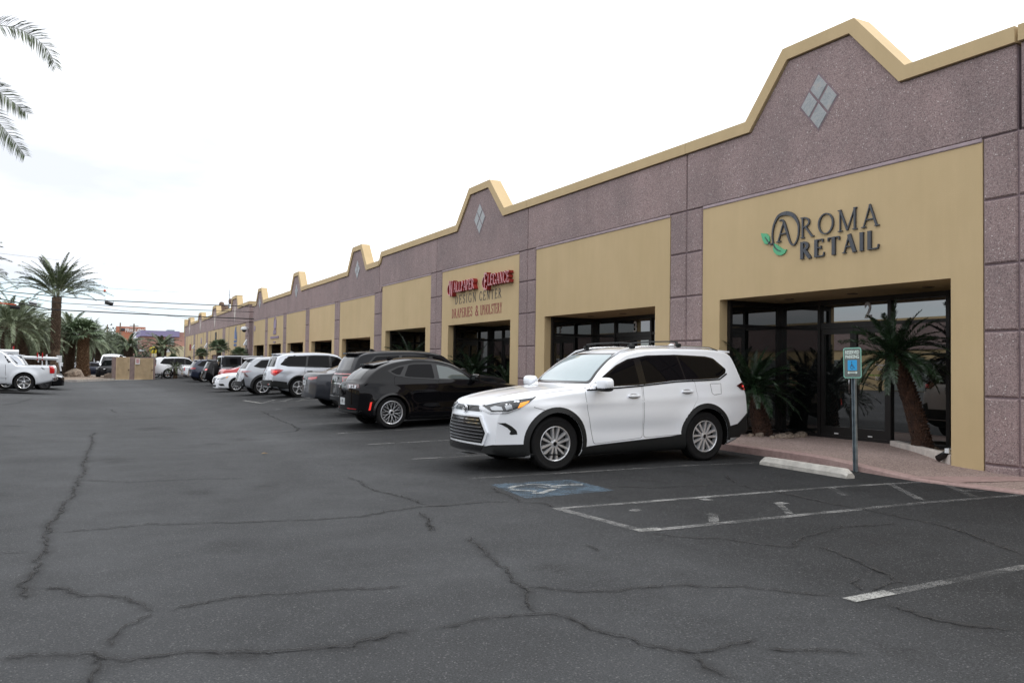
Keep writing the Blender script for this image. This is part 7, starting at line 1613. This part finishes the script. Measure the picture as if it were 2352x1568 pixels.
# utility poles
for px, py, Yp, r, lb, arms in ((247, 745, 190, .14, 'bare utility pole left of the orange billboard', 0), (276.5, 741, 190, .16, 'pale utility pole crossing the left of the orange billboard', 0), (308, 743.5, 200, .20, 'dark utility pole with cross arms in front of the billboard', 3)):
    p = ony(px, py, Yp); t = empty('utility_pole', lb, 'utility pole', (float(p[0]), Yp, 0), 'distant utility poles'); m = MB(); m.tube([(0, 0, 0), (0, 0, float(p[2]))], [r*1.2, r*.8], 8); m.build('pole', 'wood_pole', t)
    for k in range(arms): MB().box(-.9, -.1, float(p[2])-.5-.7*k, .9, .1, float(p[2])-.38-.7*k).build('cross_arm', 'wood_pole', t)
# purple-topped building
Yp = 165; q = lambda px, py: ony(px, py, Yp)
mat('terracotta', (.36, .20, .165), .8, var=.06); mat('hazed_purple', (.25, .22, .37), .7); mat('cream_wall', (.52, .46, .30), .8, var=.05); mat('window_far', (.20, .23, .22), .2, ior=1.6)  # fascia purple greyed, distance haze mixed into its colour
a_, b_ = q(327, 759), q(430, 762); zt = float(a_[2]); zm = float(q(380, 773)[2]); zl = float(q(380, 794.5)[2])
t = empty('shop_building', 'terracotta building with a purple band along its top and a cream ground floor', 'building', (float(a_[0]), Yp, 0)); w_ = float(b_[0]-a_[0])
MB().box(0, 0, 0, w_+3, 12, zt-.1).build('wall', 'terracotta', t); MB().box(-.3, -.35, zm, float(q(412, 765)[0]-a_[0]), 12, zt+.05).build('purple_fascia', 'hazed_purple', t)
MB().box(float(q(348, 800)[0]-a_[0]), -1.2, 0, w_+3, -.01, zl).build('cream_wall', 'cream_wall', t)
MB().box(float(q(380, 780)[0]-a_[0]), -.06, float(q(390, 792)[2]), float(q(400, 780)[0]-a_[0]), .02, zm-.15).build('window', 'window_far', t)
MB().box(float(q(389.5, 780)[0]-a_[0])-.05, -.09, float(q(390, 792)[2]), float(q(389.5, 780)[0]-a_[0])+.05, -.065, zm-.15).build('mullion', 'frame_bronze', t)
MB().box(float(q(388, 760)[0]-a_[0]), 3, zt+.05, float(q(405, 760)[0]-a_[0]), 6, zt+.4).build('roof_unit', 'galv', t)
MB().box(float(q(361, 800)[0]-a_[0]), -1.26, float(q(370, 808)[2]), float(q(389, 800)[0]-a_[0]), -1.21, float(q(370, 797)[2])).build('wall_banner', 'sign_plain', t)
mat('sign_yellow', (.62, .48, .04), .5)
p = ony(353, 804, 150); t = empty('street_sign', 'round yellow shop sign in front of the cream wall', 'sign', (float(p[0]), 150, 0)); m = MB(); m.smooth = True; m.blob((0, 0, float(p[2])), (.75, .12, .55), 2.5, 14, 8); m.build('disc', 'sign_yellow', t); m = MB(); m.tube([(0, .1, 0), (0, .1, float(p[2]))], .06, 6); m.build('post', 'galv', t)
# white building behind, terracotta shop left of it and low white signs
def block(label, px0, px1, py, Y, mt, d=10, win=None):
    a_, b_ = ony(px0, py, Y), ony(px1, py, Y); t = empty('building', label, 'building', (float(a_[0]), Y, 0), 'distant low buildings'); w_ = float(b_[0]-a_[0]); MB().box(0, 0, 0, w_, d, float(a_[2])).build('wall', mt, t); MB().box(-.15, -.15, float(a_[2]), w_+.15, d+.15, float(a_[2])+.3).build('roof_edge', 'white_paint', t)
    if win:
        n = max(1, int(w_/3.2))
        for i in range(n): MB().box((i+.25)*w_/n, -.05, .8, (i+.75)*w_/n, .01, 2.4).build('window', 'window_far', t)
block('white box building just left of the purple-topped one', 312, 329, 765, 182, 'white_paint', 8)
block('low terracotta shop behind the small feather palm', 296, 330, 806, 150, 'terracotta', 8, 1)
block('low grey warehouse behind the dense palm row', -120, 120, 812, 150, 'grey_concrete', 12, 1)
block('low white building between the palm trunks', 120, 262, 818, 175, 'cream_wall', 12, 1)
for (px, py, w_, h_, lb) in ((267, 770, 10, 8, 'white pole sign with blue edge near the billboard foot'), (262, 778, 12, 7, 'lower white pole sign left of the billboard foot')):
    p = ony(px, py, 185); s_ = 185/F; t = empty('street_sign', lb, 'sign', (float(p[0]), 185, 0)); MB().box(-w_*s_/2, -.2, float(p[2])-h_*s_/2, w_*s_/2, .2, float(p[2])+h_*s_/2).build('panel', 'sign_plain', t); m = MB(); m.tube([(0, .3, 0), (0, .3, float(p[2]))], .1, 6); m.build('post', 'galv', t)
p = ony(284, 806, 140); t = empty('street_sign', 'dark monument sign left of the small feather palm', 'sign', (float(p[0]), 140, 0)); MB().box(-.8, -.15, 1.6, .9, .15, float(p[2])+1.0).build('panel', 'sign_teal', t); MB().box(-.7, -.17, 2.6, .8, -.14, 3.2).build('panel_inset', 'window_far', t); MB().box(-.6, -.1, 0, -.4, .1, 1.6).build('post', 'galv', t)  # paler glassy inset on the dark sign panel
# broadleaf trees: dark mass behind the palms, each with its own crown
mat('tree_leaf', (.055, .075, .042), .7, var=.45, vscale=1.2)
def tree(label, px, py, Y, R, seed, sc=(1, 1, .8)):
    p = ony(px, py, Y); t = empty('broadleaf_tree', label, 'tree', (float(p[0]), Y, 0), 'trees behind the palms'); zc_ = float(p[2]); r = np.random.default_rng(seed); m = MB()
    cl = [(r.normal(0, .45, 3)*R*np.array(sc), r.uniform(.35, .6)*R) for _ in range(12)]
    for c_, cr_ in cl:
        for _ in range(230):
            d = r.normal(0, 1, 3); d /= np.linalg.norm(d); q_ = c_+d*cr_*r.uniform(.5, 1.08)+[0, 0, zc_]; u = r.normal(0, 1, 3); u /= np.linalg.norm(u); v = np.cross(u, d); s_ = R*.065*r.uniform(.6, 1.3)
            m.add([q_-u*s_, q_+v*s_*.6, q_+u*s_, q_-v*s_*.6], [(0, 1, 2, 3)])
    m.build('crown', 'tree_leaf', t, fix=False); m = MB(); m.smooth = True; m.tube([(0, 0, 0), (.1, 0, zc_*.6), (.2, .1, zc_)], [.25, .18, .08], 8); m.tube([(.05, 0, zc_*.5), (-R*.4, 0, zc_)], [.12, .05], 6); m.tube([(.05, 0, zc_*.5), (R*.45, 0, zc_*1.05)], [.12, .05], 6); m.build('trunk', 'trunk_grey', t)
for i, (px, py, Y, R, lb) in enumerate([(245, 805, 135, 3.2, 'dark rounded tree between the palms and the billboard'), (268, 808, 142, 3.0, 'dark tree below the white pole signs'), (222, 812, 140, 3.0, 'dark tree behind the fan palm'), (312, 818, 135, 1.7, 'small grey-green tree right of the first small palm'), (180, 806, 150, 3.5, 'dark tree behind the two thick palm trunks'),
        (95, 805, 125, 3.0, 'dark tree behind the dense palm row'), (60, 800, 120, 3.4, 'dark tree behind the third palm from the left edge'), (25, 800, 122, 3.4, 'dark tree behind the left edge palm'), (-25, 800, 120, 3.4, 'dark tree just beyond the left edge')]): tree(lb, px, py, Y, R, 300+i)
# chain-link fence right of the enclosure
t = empty('chain_fence', 'thin dark fence line behind the trash enclosure', 'fence', (5.5, 92, 0))
for i in range(9): MB().tube([(i*1.3, 0, 0), (i*1.3, 0, 2.15)], .035, 5).build('post', 'frame_bronze', t)
for z in (2.12, 1.1, .1): MB().tube([(0, 0, z), (10.4, 0, z)], .022, 5).build('rail', 'frame_bronze', t)
# lumber / ladder rack with trailer behind the silver truck
t = empty('utility_trailer', 'white-framed rack trailer with upright poles behind the silver truck', 'trailer', (-1.0, 52.6, 0)); T = lambda px, py: (float(ony(px, py, 52.6)[0]+1.0), 0, float(ony(px, py, 52.6)[2]))
for pa, pb, r in (((38, 820), (134, 824), .10), ((140, 852), (134, 824), .045), ((88, 814), (88, 832), .04), ((50, 815), (50, 822), .05), ((107, 814), (107, 840), .045), ((97, 822), (97, 846), .03)):
    a_, b_ = T(*pa), T(*pb); MB().tube([a_, b_], r, 6).build('rack_bar', 'white_paint', t)
a_, b_ = T(130, 816), T(142, 832); MB().box(a_[0], -.05, b_[2], b_[0], .05, a_[2]).build('rack_panel', 'sign_plain', t)
MB().box(-2.6, -1, .35, T(140, 850)[0], 1, .55).build('deck', 'gloss_black', t)
for x in (-1.6, -.6):
    m = MB(); m.smooth = True; m.lathe([(0, -1.2), (.22, -1.2), (.33, -1.18), (.33, -1.02), (.2, -1.0)], 20, 'y', (x, 0, .33)); m.build('wheel', 'rubber', t)
for px in (86, 97.5): p = T(px, 822); MB().box(p[0]-.03, -.08, p[2]-.12, p[0]+.03, -.04, p[2]+.30).build('red_tag', 'tail_red', t)
t = empty('roof_rack', 'white ladder rack standing above the roof of the silver truck', 'rack', (-4.0, 47.5, 0)); T = lambda px, py: (float(ony(px, py, 47.5)[0]+4.0), 0, float(ony(px, py, 47.5)[2]))
for pa, pb, r in (((-60, 806), (43, 809), .13), ((41, 809), (40, 824), .04), ((36.5, 810), (36.5, 824), .04), ((18, 808), (18, 824), .05), ((23, 808), (23, 824), .04), ((-60, 824), (43, 825), .04)): MB().tube([T(*pa), T(*pb)], r, 6).build('rack_bar', 'white_paint', t)
m = MB(); p = T(31, 795); m.tube([p, (p[0], 0, p[2]-.55)], .03, 5); m.build('whip_flag', 'tail_red', t)
MB().box(-3.2, -.9, .45, T(42, 810)[0], .9, .62).build('deck', 'gloss_black', t)
# boat-trailer hitch right of the enclosure
t = empty('trailer_hitch', 'black trailer coupling standing on its jack right of the trash enclosure', 'trailer', (6.6, 78.4, 0)); MB().box(-.2, -.05, .45, 1.6, .05, .55).build('drawbar', 'gloss_black', t)
for x in (.2, .9): MB().tube([(x, 0, .0), (x, 0, .7)], .04, 6).build('jack', 'gloss_black', t)
p = ony(386, 860, 79); m = MB(); m.smooth = True; m.blob((float(p[0]), 79, float(p[2])), (.09, .06, .06)); tag(m.build('marker_lamp', 'amber'), 'small amber marker lamp glowing beside the white full-size SUV', 'lamp')
t = empty('reflection_blocker', 'grey building closing the lot behind the camera, mirrored in glass and paint', 'building', (0, -55, 0))  # added out of view to keep white sky out of dark paint reflections
MB().box(-26, -10, 0, 11.8, 0, 3.6).build('wall', 'grey_concrete', t); MB().box(-26.1, -10, 3.6, 11.9, .1, 5.6).build('parapet', 'aggregate', t); MB().box(-26.2, -10, 5.6, 12, .2, 5.8).build('coping', 'stucco', t)
for i in range(6): MB().box(-24+i*6, -.05, .2, -20.5+i*6, .06, 2.6).build('window', 'window_far', t)
# building across the lane (seen mirrored in the shop glass and in the car paint)
t = empty('opposite_building', 'long low tan building across the lane, mirrored in the shop glass', 'building', (-30, 10, 0))
MB().box(-12, -70, 0, 0, 62, 3.4).build('wall', 'stucco', t); MB().box(-12, -70.1, 3.4, .1, 62.1, 5.6).build('parapet', 'aggregate', t); MB().box(-12, -70.2, 5.6, .2, 62.2, 5.85).build('coping', 'stucco', t)
for i in range(16): MB().box(-.05, -66+i*8, .2, .06, -62+i*8, 2.6).build('window', 'window_far', t)
opp = gen('sedan', 4.7, 1.46, .92, 2.8, .9, .34, 'paint_charcoal', (40, .34, .22, .23, (5, 'fat')), pieces=[('headlight', 'lamp_clear', .012, (1, .8, 0), [(.15, .5, .70), (.5, .88, .78), (.4, .86, .66), (.16, .5, .62)])])
car('parked_car', 'dark sedan standing across the lane, mirrored in the right-hand shop pane', 'cars across the lane', opp, (-7.5, 3.2, .1), math.pi, hi=0)
q_ = xy(607, 1044); m = MB(); m.add([(q_[0]-.06, q_[1], .02), (q_[0], q_[1]-.02, .03), (q_[0]+.08, q_[1]+.01, .015), (q_[0], q_[1]+.03, .04)], [(0, 1, 2, 3)]); tag(m.build('fallen_leaf', 'dead_frond'), 'small dark leaf lying on the open asphalt', 'leaf')
